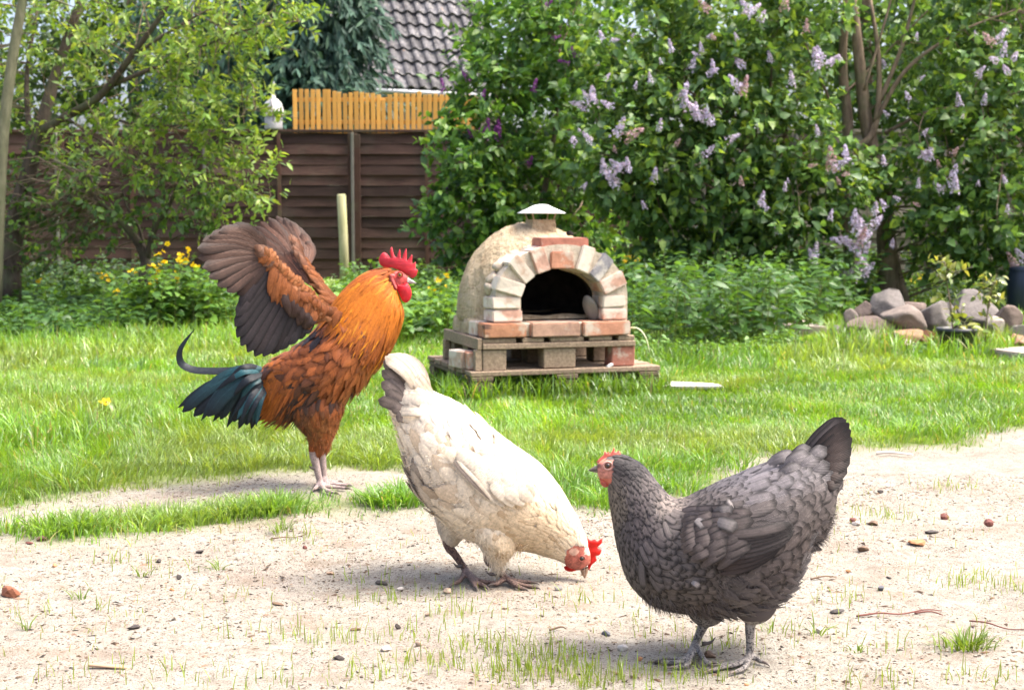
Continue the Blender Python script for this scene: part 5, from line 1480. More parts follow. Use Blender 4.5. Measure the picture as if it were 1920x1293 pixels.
FEA = {'round': ((0, .18, .42, .66, .86, 1.0), (.40, .75, 1.0, 1.0, .74, .16)),
       'soft': ((0, .18, .42, .66, .86, 1.0), (.5, .85, 1.0, .86, .55, .10)),
       'point': ((0, .18, .42, .66, .86, 1.0), (.55, .9, 1.0, .74, .38, .04)),
       'hair': ((0, .3, .7, 1.0), (.8, 1.0, .6, .05))}

def loft_feathers(mb, lf, t, phi, L, W, lift, tint, shape='round', dphi=None, curl=0.6, off=0.002, camber=0.18, sag=0.0, edge_fuzz=0.0):
    """Feathers that follow the body's surface from (t, phi) tailwards. All arguments are arrays of one length."""
    vs, ws = (np.array(x) for x in FEA[shape]); m = len(vs); n = len(t)
    p0, dt0, n0 = lf.frame(t, phi)
    dtds = 1 / np.maximum(np.linalg.norm(dt0, axis=1), 1e-4)
    dphi = np.zeros(n) if dphi is None else dphi
    Cl = np.empty((m, n, 3)); Nn = np.empty((m, n, 3))
    for i, v in enumerate(vs):
        tt = t + L * v * dtds; ph = phi + dphi * v
        p, dt, nn = lf.frame(np.clip(tt, 0, 1), ph)
        p = p + norm(dt0) * np.maximum(tt - 1, 0)[:, None] / dtds[:, None]
        Cl[i] = p + nn * (off + lift * L * (v - 0.5 * curl * v * v))[:, None] - np.array([0, 0, 1.0]) * (sag * L * v * v)[:, None] * np.ones(3)
        Nn[i] = nn
    tg = norm(np.gradient(Cl, axis=0))
    B = norm(np.cross(tg, Nn)); N2 = np.cross(B, tg)
    V = np.empty((n, m, 3, 3)); UV = np.empty((n, m, 3, 2))
    for i in range(m):
        hw = (W / 2 * ws[i])[:, None]
        V[:, i, 0] = Cl[i] - B[i] * hw - N2[i] * hw * camber
        V[:, i, 1] = Cl[i] + N2[i] * hw * 0.05
        V[:, i, 2] = Cl[i] + B[i] * hw - N2[i] * hw * camber
        UV[:, i, :, 1] = vs[i]
        UV[:, i, 0, 0] = 0.5 - 0.5 * ws[i]; UV[:, i, 1, 0] = 0.5; UV[:, i, 2, 0] = 0.5 + 0.5 * ws[i]
    b = np.arange(n)[:, None] * (m * 3)
    Q = np.concatenate([b + np.array([[i * 3 + j, i * 3 + j + 1, i * 3 + 4 + j, i * 3 + 3 + j]]) for i in range(m - 1) for j in range(2)])
    mb.add(V.reshape(-1, 3), Q, None, UV.reshape(-1, 2), np.repeat(tint, m * 3, 0))

def rows(lf, t0, t1, sp, rng, ph0=0.0, ph1=2 * math.pi, skip=0.0):
    """Staggered feather roots about sp(t) metres apart."""
    tt, pp = [], []
    t = t0; k_ = 0
    while t < t1:
        s_ = sp(t) if callable(sp) else sp
        a = np.linspace(0, 2 * math.pi, 48); ring = lf.ev(np.full(48, t), a)
        per = np.linalg.norm(np.diff(ring, axis=0), axis=1); cum = np.concatenate([[0], np.cumsum(per)])
        nn = max(5, int(cum[-1] / s_))
        ph = np.interp((np.arange(nn) + 0.5 * (k_ % 2) + rng.normal(0, 0.16, nn)) / nn * cum[-1] % cum[-1], cum, a)
        m = (ph >= ph0) & (ph <= ph1) & (rng.random(nn) >= skip)
        tt.append(t + rng.normal(0, 0.25, m.sum()) * 0); pp.append(ph[m])
        mid = lf.ev(np.array([t, min(1, t + .01)]), np.array([math.pi, math.pi])); dl = np.linalg.norm(mid[1] - mid[0]) / 0.01
        tt[-1] = tt[-1] + rng.normal(0, 0.22, len(tt[-1])) * s_ / max(dl, 0.02)
        t += 0.62 * s_ / max(dl, 0.05); k_ += 1
    return np.clip(np.concatenate(tt), 0, 0.999), np.concatenate(pp)

def quill(name, pts, W, mat, tint, parent, face=(0, -1, 0.2), prof='flight', rows_=12, camber=0.15, tint2=None, asym=0.0):
    """One large feather as an object of its own: centreline through pts (3D), width W."""
    C = catmull(pts, rows_); v = np.linspace(0, 1, rows_)
    wp = {'flight': np.interp(v, [0, .12, .45, .8, .93, 1], [.22, .6, .95, 1, .72, .12]), 'sickle': np.interp(v, [0, .2, .6, .85, 1], [.5, 1, .9, .55, .04]),
          'paddle': np.interp(v, [0, .2, .6, .85, .95, 1], [.3, .7, 1, .95, .65, .12])}[prof]
    tg = norm(np.gradient(C, axis=0)); f = norm(np.array(face, float))
    B = norm(np.cross(tg, f)); N = np.cross(B, tg)
    V = np.empty((rows_, 3, 3)); UV = np.empty((rows_, 3, 2)); hw = (W / 2 * wp)[:, None]
    V[:, 0] = C - B * hw * (1 + asym) - N * hw * camber; V[:, 1] = C + N * hw * 0.06; V[:, 2] = C + B * hw * (1 - asym) - N * hw * camber
    UV[:, 0, 0] = .5 - .5 * wp; UV[:, 1, 0] = .5; UV[:, 2, 0] = .5 + .5 * wp; UV[..., 1] = v[:, None]
    Q = np.array([(i * 3 + j, i * 3 + j + 1, i * 3 + 4 + j, i * 3 + 3 + j) for i in range(rows_ - 1) for j in range(2)])
    t1 = np.array(tint, float); t2 = t1 if tint2 is None else np.array(tint2, float)
    tn = np.repeat(t1 * (1 - v[:, None]) + t2 * v[:, None], 3, 0)
    return link(name, build_mesh(name, V.reshape(-1, 3), Q, None, [mat], UV.reshape(-1, 2), tn), parent)

def flesh(name, outline, Y, thick, mat, parent, base=None, bulge=1.0, inner=0.55, yo=0.0, lean=0.0):
    """A fleshy plate (comb, wattle) from a pixel outline on the plane Y: rounded edge, real thickness."""
    pts = np.array([P(u, v, Y + yo) for u, v in catmull(np.array(list(outline) + [outline[0]], float), len(outline) * 3 + 1)[:-1]])
    n = len(pts); c = pts.mean(0)
    bm = bmesh.new()
    mid = [bm.verts.new(p) for p in pts]
    sides = []
    nx_ = np.roll(pts, -1, 0) - np.roll(pts, 1, 0); area = (pts[:, 0] * np.roll(pts, -1, 0)[:, 2] - np.roll(pts, -1, 0)[:, 0] * pts[:, 2]).sum()
    inn = norm(np.stack([-nx_[:, 2], np.zeros(n), nx_[:, 0]], 1)) * (1 if area > 0 else -1)
    for sg in (-1, 1):
        q = pts + inn * min(thick * 0.28, 0.0021)
        q = q.copy(); q[:, 1] += sg * thick * 0.5
        ring = [bm.verts.new(p) for p in q]
        for i in range(n):
            j = (i + 1) % n
            bm.faces.new((mid[i], mid[j], ring[j], ring[i]) if sg < 0 else (mid[j], mid[i], ring[i], ring[j]))
        flat = pts + inn * min(thick * 0.28, 0.0021)
        for tri in tessellate_polygon([[Vector((p[0], p[2], 0)) for p in flat]]):
            if len(set(tri)) == 3:
                bm.faces.new([ring[i] for i in (tri if sg < 0 else tri[::-1])])
    bmesh.ops.recalc_face_normals(bm, faces=bm.faces[:])
    me = bpy.data.meshes.new(name); bm.to_mesh(me); bm.free()
    me.polygons.foreach_set('use_smooth', np.full(len(me.polygons), True))
    me.materials.append(mat)
    return link(name, me, parent)

def ellipsoid(c, ax, rr, n=16):
    """Closed ellipsoid: centre, 3 axes (rows), radii."""
    th = np.linspace(0, math.pi, n); ph = np.linspace(0, 2 * math.pi, n * 2, endpoint=False)
    d = np.stack([np.sin(th)[:, None] * np.cos(ph), np.sin(th)[:, None] * np.sin(ph), np.repeat(np.cos(th)[:, None], len(ph), 1)], -1).reshape(-1, 3)
    V = c + (d * np.array(rr)) @ np.array(ax); k = n * 2
    i = np.arange(n - 1)[:, None] * k; j = np.arange(k)[None]; jn = (j + 1) % k
    return V, np.stack([i + j, i + jn, i + k + jn, i + k + j], -1).reshape(-1, 4)

def fuse(name, parts, voxel, mats, parent, paint, smooth=6, seg=None):
    """Joins closed pieces into ONE continuous skin (voxel remesh) and paints it by pixel."""
    mb = MB()
    for V, Q, T in parts: mb.add(V, Q, T)
    o = bpy.data.objects.new('tmp', mb.mesh('tmp', [])); COL.objects.link(o)
    md = o.modifiers.new('r', 'REMESH'); md.mode = 'VOXEL'; md.voxel_size = voxel
    ms = o.modifiers.new('s', 'SMOOTH'); ms.factor = 0.5; ms.iterations = smooth
    dg = bpy.context.evaluated_depsgraph_get(); dg.update()
    ev = o.evaluated_get(dg); me = bpy.data.meshes.new_from_object(ev, depsgraph=dg)
    bpy.data.objects.remove(o)
    nv = len(me.vertices); co = np.empty(nv * 3); me.vertices.foreach_get('co', co); co = co.reshape(-1, 3)
    while me.color_attributes: me.color_attributes.remove(me.color_attributes[0])
    a = me.color_attributes.new('tint', 'FLOAT_COLOR', 'POINT')
    col, mi = paint(co, px(co))
    a.data.foreach_set('color', np.column_stack([col, np.ones(nv)]).astype(np.float32).ravel())
    me.materials.clear()
    for m in mats: me.materials.append(m)
    nf = len(me.polygons); ls = np.empty(nf, np.int32); me.polygons.foreach_get('loop_start', ls)
    lv = np.empty(len(me.loops), np.int32); me.loops.foreach_get('vertex_index', lv)
    me.polygons.foreach_set('material_index', mi[lv[ls]].astype(np.int32))
    me.polygons.foreach_set('use_smooth', np.full(nf, True))
    me.name = name
    return link(name, me, parent)

def bird_leg(hock, ankle, toes, r0, r1, spur=None, thigh=None):
    """Pieces of one leg: shank from hock to ankle, toes as lists of points. Returns closed pieces and claw pieces."""
    out, claws = [], []
    hock, ankle = np.array(hock), np.array(ankle)
    pts = [hock, hock * 0.5 + ankle * 0.5, ankle]
    if thigh is not None: pts = [np.array(thigh)] + pts
    rr = [r0 * 1.5] * (len(pts) - 3) + [r0 * 1.15, r0 * 0.92, r1 * 1.1]
    V, Q, T, uv = tube(pts, rr, 12, 12); out.append((V, Q, T))
    V, Q = ellipsoid(ankle, np.eye(3), (r1 * 1.35, r1 * 1.3, r1 * 1.25), 8); out.append((V, Q, None))
    for tp in toes:
        tp = [np.array(x) for x in tp]
        full = [ankle] + tp
        n = len(full)
        V, Q, T, uv = tube(full, [r1 * (1.0 - 0.40 * i / (n - 1)) for i in range(n)], 10, 14); out.append((V, Q, T))
        for q in (0.45, 0.72):                                  # pads under the toe joints
            cpt = catmull(full, 20)[int(q * 19)]
            V, Q = ellipsoid(cpt - [0, 0, r1 * 0.12], np.eye(3), (r1 * .85, r1 * .8, r1 * .72), 6); out.append((V, Q, None))
        d = norm(tp[-1] - full[-2])
        claws.append(tube([tp[-1] - d * r1 * 0.6, tp[-1] + d * r1 * 1.2 + [0, 0, r1 * 0.1], tp[-1] + d * r1 * 2.3 - [0, 0, r1 * 0.42]], [r1 * 0.52, r1 * 0.36, r1 * 0.05], 8, 7))
    if spur is not None:
        sp = [np.array(x) for x in spur]
        claws.append(tube(sp, [r1 * 0.75, r1 * 0.5, r1 * 0.08][:len(sp)] if len(sp) == 3 else [r1 * .7, r1 * .1], 8, 8))
    return out, claws

def leg_material(name, a, b, scale=420, spots=None):
    k = NT(name); po = k.pos()
    v = k.n('ShaderNodeTexVoronoi', feature='DISTANCE_TO_EDGE'); v.inputs['Scale'].default_value = scale * 0.6; k.l(k.mapping(po, (1, 1, 1.4)), v.inputs['Vector'])
    e = k.ramp(v.outputs['Distance'], [(0.0, 0.0), (0.12, 1.0)])
    n = k.noise(60, 4, 0.6, po)
    c = k.ramp(n, [(0.3, a), (0.7, b)])
    if spots: c = k.mix(k.ramp(k.noise(230, 2, 0.5, po), [(0.52, 0.0), (0.58, 0.9)]), c, spots)
    c = k.mix(e, k.mix(1.0, c, (0.55, 0.5, 0.48), 'MULTIPLY'), c)
    return k.bsdf(c, 0.55, k.bump(e, 0.5, 0.002), 0.4)
def skin_material(name, rough=0.5):
    k = NT(name); po = k.pos(); n = k.noise(260, 3, 0.6, po); n2 = k.noise(60, 3, 0.5, po)
    c = k.mix(1.0, k.tint(), k.ramp(n2, [(0.3, 0.75), (0.7, 1.2)]), 'MULTIPLY')
    return k.bsdf(c, rough, k.bump(n, 0.4, 0.002), 0.4)
def comb_material(name, col, trans=0.3):
    k = NT(name); po = k.pos(); n = k.noise(320, 3, 0.6, po); n2 = k.noise(50, 3, 0.5, po)
    c = k.mix(k.ramp(n2, [(0.35, 0.0), (0.7, 1.0)]), tuple(x * 0.75 for x in col), tuple(min(1, x * 1.15) for x in col))
    return k.bsdf(c, 0.42, k.bump(n, 0.5, 0.0025), 0.45, trans=trans, tcol=(min(1, col[0] * 1.5), col[1], col[2]))
M_SKIN = skin_material('bird_skin')
k = NT('claw'); M_CLAW = k.bsdf((0.10, 0.075, 0.06), 0.4, None, 0.5)
k = NT('eye_dark'); M_EYE = k.bsdf((0.012, 0.009, 0.008), 0.06, None, 0.6)
k = NT('eye_amber'); M_AMBER = k.bsdf((0.38, 0.17, 0.03), 0.15, None, 0.6)
k = NT('eye_brown'); M_BROWN_EYE = k.bsdf((0.10, 0.035, 0.015), 0.12, None, 0.6)

def eye(parent, u, v, Y, r, iris, ring_mat):
    c = P(u, v, Y)
    V, Q = ellipsoid(c, np.eye(3), (r, r * 0.8, r), 14); mb = MB(); mb.add(V, Q)
    e = link('eye', mb.mesh('eye', [iris]), parent)
    V, Q = ellipsoid(c + [0, -r * 0.5, 0], np.eye(3), (r * 0.55, r * 0.4, r * 0.55), 12); mb = MB(); mb.add(V, Q)
    link('pupil', mb.mesh('pupil', [M_EYE]), e)
    a = np.linspace(0, 2 * math.pi, 21)
    V, Q, T, uv = tube([c + np.array([math.cos(x) * r * 1.12, -r * 0.42, math.sin(x) * r * 1.0]) for x in a], r * 0.24, 8, None, False); mb = MB(); mb.add(V, Q)
    link('eyelid', mb.mesh('eyelid', [ring_mat]), e)

def beak(parent, base, tip, lower_base, Y, hw, mat):
    """Two mandibles meeting in a line; base/tip/lower_base are pixels on plane Y."""
    B, T_, LB = P(*base, Y), P(*tip, Y), P(*lower_base, Y)
    mid = (B + LB) / 2
    def half(b0, m0, t0, drop):
        V = []; n = 9; k = 10
        for i in range(n):
            f = i / (n - 1)
            m_ = m0 * (1 - f) + t0 * f; o_ = (b0 - m0) * (1 - f) ** 0.75
            o_ = o_ + norm(b0 - m0) * 0.0006
            for j in range(k):
                a = math.pi * j / (k - 1)
                V.append(m_ + o_ * math.sin(a) + np.array([0, hw * (1 - f) ** 0.8 + 0.0004, 0]) * math.cos(a) + drop * f ** 2)
        Q = [(i * k + j, i * k + (j + 1) % k, (i + 1) * k + (j + 1) % k, (i + 1) * k + j) for i in range(n - 1) for j in range(k)]
        return V, Q
    up_v = norm(B - LB)
    V, Q = half(B, mid - up_v * 0.0004, T_, -up_v * 0.0012); mb = MB(); mb.add(V, Q); o = link('beak', mb.mesh('beak', [mat]), parent)
    V, Q = half(LB, mid - up_v * 0.0012, T_ * 0.86 + mid * 0.14 - up_v * 0.001, up_v * 0); mb = MB(); mb.add(V, Q); link('lower_mandible', mb.mesh('lower_mandible', [mat]), o)
    return o

def poly_mask(pp, poly): return inside(pp, poly)

def hairs(mb, lf, t, phi, L, w, tint, rng, droop=0.5, out=0.6):
    p, dt, n = lf.frame(t, phi)
    d = norm(norm(dt) * 0.8 + n * out * rng.uniform(0.3, 1.2, (len(t), 1)) + rng.normal(size=(len(t), 3)) * 0.32)
    m = len(t); B = norm(np.cross(d, rng.normal(size=(m, 3))))
    q1 = p + d * (L * 0.5)[:, None]; q2 = p + d * L[:, None] - np.array([0, 0, 1.0]) * (droop * L * 0.4)[:, None]
    V = np.stack([p - B * w, p + B * w, q1 - B * w * 0.8, q1 + B * w * 0.8, q2], 1).reshape(-1, 3)
    b = np.arange(m)[:, None] * 5
    mb.add(V, b + np.array([[0, 1, 3, 2]]), b + np.array([[2, 3, 4]]), np.tile([[.3, .2], [.7, .2], [.35, .5], [.65, .5], [.5, .8]], (m, 1)), np.repeat(tint, 5, 0))
# ------------------------------------------------------------------ grey hen
def grey_hen():
    rng = np.random.default_rng(101)
    Y = 2.555
    c = G(1350, 1248)
    hen = thing('hen', 'slate grey hen standing side-on in the right foreground, facing left', 'hen', (c[0], Y, 0), 'chickens in the yard')
    st = [((1119, 868), (1121, 893), .0085), ((1130, 859), (1128, 899), .0145), ((1150, 853), (1139, 905), .0185), ((1178, 858), (1143, 922), .0225), ((1206, 875), (1145, 950), .031),
          ((1231, 903), (1150, 992), .045), ((1257, 931), (1158, 1038), .063), ((1286, 938), (1178, 1098), .082), ((1322, 920), (1226, 1143), .095), ((1360, 900), (1300, 1156), .103), ((1400, 884), (1370, 1157), .104),
          ((1440, 872), (1433, 1146), .097), ((1478, 862), (1478, 1108), .083), ((1510, 858), (1508, 1040), .062), ((1535, 868), (1545, 1005), .042), ((1552, 892), (1558, 945), .018)]
    lf = Loft(st, Y, 260, .025, .055)
    yn = lf.near()
    g = lambda u, v, z=0.0: G(u, v, z)
    parts = [lf.mesh()]
    claws = []
    # legs: left in the picture is the far one
    specs = [dict(h=(1318, 1172), a=(1303, 1229), yo=.035, toes=[[(1282, 1238), (1252, 1240), (1226, 1240)], [(1290, 1243), (1276, 1248), (1262, 1250)], [(1322, 1238), (1335, 1241)], [(1288, 1235), (1268, 1234), (1250, 1235)]], sp=[(1316, 1206), (1332, 1204), (1342, 1193)]),
             dict(h=(1407, 1166), a=(1406, 1232), yo=-.035, toes=[[(1388, 1243), (1362, 1248), (1334, 1255)], [(1398, 1248), (1388, 1255), (1376, 1259)], [(1420, 1235), (1432, 1241)], [(1385, 1241), (1362, 1244), (1345, 1246)]], sp=None)]
    for s in specs:
        Yl = Y + s['yo']
        r1 = 0.0062
        A = P(*s['a'], Yl); A[2] = max(A[2], 0.012)
        H = P(*s['h'], Yl)
        toes = []
        for q, tp in enumerate(s['toes']):
            e = []
            for i, (u, v) in enumerate(tp):
                zz = 0.0048 if i else 0.0075
                p = G(u, v, zz); e.append(p)
            toes.append(e)
        th = P(s['h'][0] + 12, s['h'][1] - 40, Yl)
        o_, cl = bird_leg(H, A, toes, 0.0088, r1, [P(u, v, Yl - .004) for u, v in s['sp']] if s['sp'] else None, th)
        parts += o_; claws += cl
        V, Q = ellipsoid(P(s['h'][0] + 8, s['h'][1] - 52, Yl), np.eye(3), (.045, .035, .055), 14); parts.append((V, Q, None))
    face = [(1114, 862), (1128, 852), (1150, 850), (1160, 866), (1160, 884), (1163, 897), (1152, 905), (1143, 908), (1134, 906), (1120, 896)]
    crown = [(1134, 862), (1142, 851), (1175, 853), (1175, 870), (1158, 868), (1152, 861)]
    def paint(co, pp):
        col = np.tile([0.085, 0.072, 0.068], (len(co), 1)); mi = np.zeros(len(co), int)
        f = inside(pp, face) & ~inside(pp, crown)
        nz_ = vnoise(co[:, 0] * 300, co[:, 2] * 300, 3)[:, None] * .5 + vnoise(co[:, 0] * 700, co[:, 2] * 700, 4)[:, None] * .5; col[f] = (np.array([0.42, 0.165, 0.12]) * (0.40 + 1.15 * nz_))[f]
        lore = np.clip(1.2 - ((pp[:, 0] - 1121) / 8) ** 2 - ((pp[:, 1] - 873) / 5) ** 2, 0, .8)[:, None] + np.clip(1.2 - ((pp[:, 0] - 1141) / 11) ** 2 - ((pp[:, 1] - 873) / 10) ** 2, 0, .6)[:, None]
        col = np.where(f[:, None], col * (1 - np.clip(lore, 0, .8)) + np.array([0.07, 0.03, 0.025]) * np.clip(lore, 0, .8), col)
        lobe = ((pp[:, 0] - 1154) ** 2 + (pp[:, 1] - 881) ** 2 < 36) & f; col[lobe] = [0.07, 0.035, 0.028]
        m = f & (pp[:, 1] > 897); col[m] = [0.58, 0.16, 0.10]
        m = f & (pp[:, 1] < 868) & (pp[:, 0] < 1140); col[m] = [0.56, 0.20, 0.13]
        lg = (co[:, 2] < (0.8 - (1163 - 410) / 1044.0)) & (co[:, 2] < 0.088)
        mi[lg] = 1
        mi[inside(pp, face)] = 2
        col = np.where((mi == 1)[:, None], [0.2, 0.18, 0.16], col)
        return col, mi
    k_ = NT('hen_underlayer'); m_under = k_.bsdf(k_.tint(), 0.9, None, 0.1)
    m_leg = leg_material('hen_leg_grey', (0.18, 0.16, 0.14), (0.33, 0.30, 0.265), 420, (0.045, 0.04, 0.04))
    fuse('body', parts, 0.0025, [m_under, m_leg, M_SKIN], hen, paint, 4)
    mb = MB()
    for V, Q, T, uv in claws: mb.add(V, Q, T)
    for q, (V, Q, T, uv) in enumerate(claws):
        m1 = MB(); m1.add(V, Q, T); link('claw', m1.mesh('claw', [M_CLAW]), hen)
    mf = feather_material('grey_feather', 0.50, 0.26, 1.22, 0.55, 0.25, 0.10, 0.0, 0.12)
    mfl = feather_material('grey_fluff', 0.7, 0.8, 1.1, 0.8, 0.15, 0.25, 0.3, 0.05)
    # colour of the plumage by place
    def col(p, jit=0.16):
        pp = px(p); n = len(p)
        c0 = np.tile([0.165, 0.138, 0.124], (n, 1))
        def w(cx, cy, rx, ry): return np.clip(1.25 - ((pp[:, 0] - cx) / rx) ** 2 - ((pp[:, 1] - cy) / ry) ** 2, 0, 1)[:, None]
        def to(c, m, k): return c * (1 - m * k) + np.array(m_) * m * k if False else c * (1 - m) + np.array(k) * m
        c0 = to(c0, w(1170, 870, 40, 22), [0.05, 0.042, 0.042])
        c0 = to(c0, w(1210, 960, 40, 80) * .8, [0.11, 0.088, 0.085])
        c0 = to(c0, w(1152, 935, 20, 45) * .9, [0.29, 0.235, 0.17])
        c0 = to(c0, w(1245, 930, 30, 35) * .8, [0.27, 0.22, 0.185])
        c0 = to(c0, w(1420, 910, 120, 45) * .8, [0.215, 0.195, 0.20])
        c0 = to(c0, w(1270, 1080, 70, 80) * .6, [0.19, 0.16, 0.142])
        c0 = to(c0, w(1350, 1030, 70, 50) * .7, [0.092, 0.075, 0.072])
        c0 = to(c0, w(1450, 1080, 80, 70) * .7, [0.145, 0.115, 0.102])
        c0 = to(c0, w(1330, 1150, 160, 28) * .7, [0.16, 0.122, 0.098])
        return c0 * np.array([0.56, 0.56, 0.572]) * rng.uniform(1 - jit, 1 + jit, (n, 1))
    mb = MB()
    # crown, neck: narrow dense feathers
    t, ph = rows(lf, 0.135, 0.48, lambda t: 0.0058 + 0.018 * max(0, t - 0.15), rng)
    p = lf.ev(t, ph); pp = px(p)
    ok = ~(inside(pp, face) & ~inside(pp, crown) & (pp[:, 0] < 1147 - np.abs(pp[:, 1] - 881) * .12))
    t, ph, p = t[ok], ph[ok], p[ok]; n = len(t)
    L = 0.017 + 0.05 * np.clip(t - 0.13, 0, 0.3)
    loft_feathers(mb, lf, t, ph, L * rng.uniform(.85, 1.15, n), L * 0.44, np.full(n, 0.16), col(p, .22), 'soft', rng.normal(0, .10, n))
    # body
    t, ph = rows(lf, 0.42, 0.93, lambda t: 0.0155, rng)
    p = lf.ev(t, ph); n = len(t)
    pp = px(p)
    back = np.clip((np.sin(ph) + 0.1) * 1.2, 0, 1) * np.clip((t - 0.55) * 4, 0, 1)
    L = 0.034 + 0.014 * back + 0.006 * np.clip((t - .5) * 2, 0, 1)
    loft_feathers(mb, lf, t, ph, L * rng.uniform(.85, 1.15, n), L * (0.60 + 0.12 * back), np.full(n, 0.13), col(p), 'round', rng.normal(0, .07, n))
    # saddle and tail coverts: larger rounded feathers
    t, ph = rows(lf, 0.66, 0.97, lambda t: 0.024, rng, math.radians(20), math.radians(160 + 55))
    p = lf.ev(t, ph); n = len(t)
    loft_feathers(mb, lf, t, ph, rng.uniform(.042, .054, n), rng.uniform(.026, .032, n), np.full(n, 0.17), col(p, .2) * 1.12, 'round', rng.normal(0, .08, n), off=0.005)
    o = link('plumage', mb.mesh('plumage', [mf]), hen); o['kind'] = 'stuff'
    # feathers of the shoulder lie over the front edge of the wing
    mb = MB()
    t, ph = rows(lf, .42, .565, lambda t: .0115, rng, math.pi * .70, math.pi * 1.16); p = lf.ev(t, ph); n = len(t)
    loft_feathers(mb, lf, t, ph, rng.uniform(.026, .036, n), rng.uniform(.013, .018, n), np.full(n, .22), col(p), 'round', rng.normal(0, .10, n), off=.010, curl=.3)
    o = link('shoulder_feathers', mb.mesh('shoulder_feathers', [mf]), hen); o['kind'] = 'stuff'
    # belly and thigh fluff
    mb = MB()
    for (t0, t1, p0, p1, n, L0, L1) in ((.60, .90, 1.06 * math.pi, 1.94 * math.pi, 5200, .010, .020), (.50, .66, 1.25 * math.pi, 1.75 * math.pi, 1500, .010, .020), (.84, .985, 1.1 * math.pi, 1.9 * math.pi, 1600, .012, .022)):
        t = rng.uniform(t0, t1, n); ph = rng.uniform(p0, p1, n); p = lf.ev(t, ph)
        hairs(mb, lf, t, ph, rng.uniform(L0, L1, n), 0.0008, col(p, .3) * 1.25, rng, 0.6, 0.7)
    t, ph = rows(lf, .62, .88, lambda t: 0.017, rng, 1.1 * math.pi, 1.9 * math.pi); n = len(t); p = lf.ev(t, ph)
    loft_feathers(mb, lf, t, ph, rng.uniform(.022, .036, n), rng.uniform(.010, .016, n), np.full(n, 0.38), col(p, .3) * 1.1, 'soft', rng.normal(0, .2, n), off=0.004, sag=.2)
    o = link('fluff', mb.mesh('fluff', [mfl]), hen); o['kind'] = 'stuff'
    # folded wing: flight feathers in layers, coverts on top
    def on(u, v, off): return P(u, v, yn(u, v) - off)
    wing = link('wing', None, hen, (c[0], Y, 0))
    def wf(b, t_, w, off, tint, bend=(0, 0), nm='flight_feather'):
        m1 = ((b[0] * 2 + t_[0]) / 3 + bend[0], (b[1] * 2 + t_[1]) / 3 + bend[1]); m2 = ((b[0] + t_[0] * 2) / 3 + bend[0], (b[1] + t_[1] * 2) / 3 + bend[1])
        ya = [yn(*b) - off * .75, yn(*m1) - off, yn(*m2) - off, yn(*t_) - off * .9]
        ya = np.minimum(ya, np.interp([0, 1, 2, 3], [0, 3], [ya[0], ya[3]]) + 0.004)
        quill(nm, [P(*b, ya[0]), P(*m1, ya[1]), P(*m2, ya[2]), P(*t_, ya[3])], w, mf, np.array(tint) * rng.uniform(.85, 1.15), wing, (0, -1, 0.25), 'flight', 12, 0.12)
    N = 9
    for i in range(N):
        f = i / (N - 1)
        b = (1352 - 40 * f, 1076 - 74 * f); t_ = (1462 + 28 * min(1, f * 2.4) - 10 * max(0, f - .5), 1020 - 34 * min(1, f * 1.5) - 18 * max(0, f - .66))
        wf(b, t_, 0.019, 0.013 + 0.0022 * i, (0.038, 0.027, 0.024) if i < 3 else (0.055, 0.044, 0.041), (6, 7))
    for row, (n, s0, s1, L_, w_, offs) in enumerate(((9, (1346, 1066), (1335, 962), 74, .020, .030), (10, (1318, 1062), (1312, 958), 56, .019, .034), (10, (1296, 1050), (1296, 956), 44, .0175, .036), (9, (1276, 1035), (1282, 956), 36, .016, .036))):
        for i in range(n):
            f = i / (n - 1)
            b = (s0[0] + (s1[0] - s0[0]) * f + rng.normal(0, 2), s0[1] + (s1[1] - s0[1]) * f)
            a = math.radians(-36 + 34 * f + rng.normal(0, 4))
            t_ = (b[0] + L_ * math.cos(a), b[1] + L_ * math.sin(a))
            cc_ = np.array([0.066, 0.053, 0.049]) * (1.0 + 0.35 * row / 3) * (1.3 if f > .75 else 1)
            wf(b, t_, w_, offs + 0.002 * f, cc_, (0, 0), 'covert_feather')
    for (b, t_, w, k_) in (((1338, 960), (1376, 955), .020, 2.1), ((1335, 976), (1383, 990), .024, 2.2), ((1362, 956), (1374, 942), .022, 2.0), ((1300, 968), (1322, 990), .018, 2.0), ((1296, 1092), (1312, 1100), .012, 2.6)):
        wf(b, t_, w, 0.040 if b[1] < 1000 else .024, np.array([0.075, 0.067, 0.064]) * k_, (0, -2), 'covert_feather')
    # tail: two fans meeting like a roof ridge
    tips = [(1581, 783), (1586, 786), (1592, 793), (1595, 805), (1597, 820), (1596, 838), (1593, 856), (1587, 874), (1578, 892)]
    for sgn in (-1, 1):
        for i, tp in enumerate(tips):
            f = i / (len(tips) - 1)
            b = (1486 + 36 * f, 882 + 42 * f)
            yy = sgn * (0.006 + 0.022 * f)
            md = ((b[0] + tp[0]) / 2 - 3 + 3 * f, (b[1] + tp[1]) / 2 - 5 + 6 * f)
            ct = np.array([0.036, 0.025, 0.021]) if sgn < 0 and i > 1 else np.array([0.068, 0.056, 0.053])
            quill('tail_feather', [P(*b, Y + yy * .7), P(*md, Y + yy * 1.2 - 0.0015 * i * (1 if sgn < 0 else -1)), P(*tp, Y + yy)], 0.031, mf, ct * rng.uniform(.85, 1.15), hen, (0, sgn, 0.25), 'paddle', 12, .1)
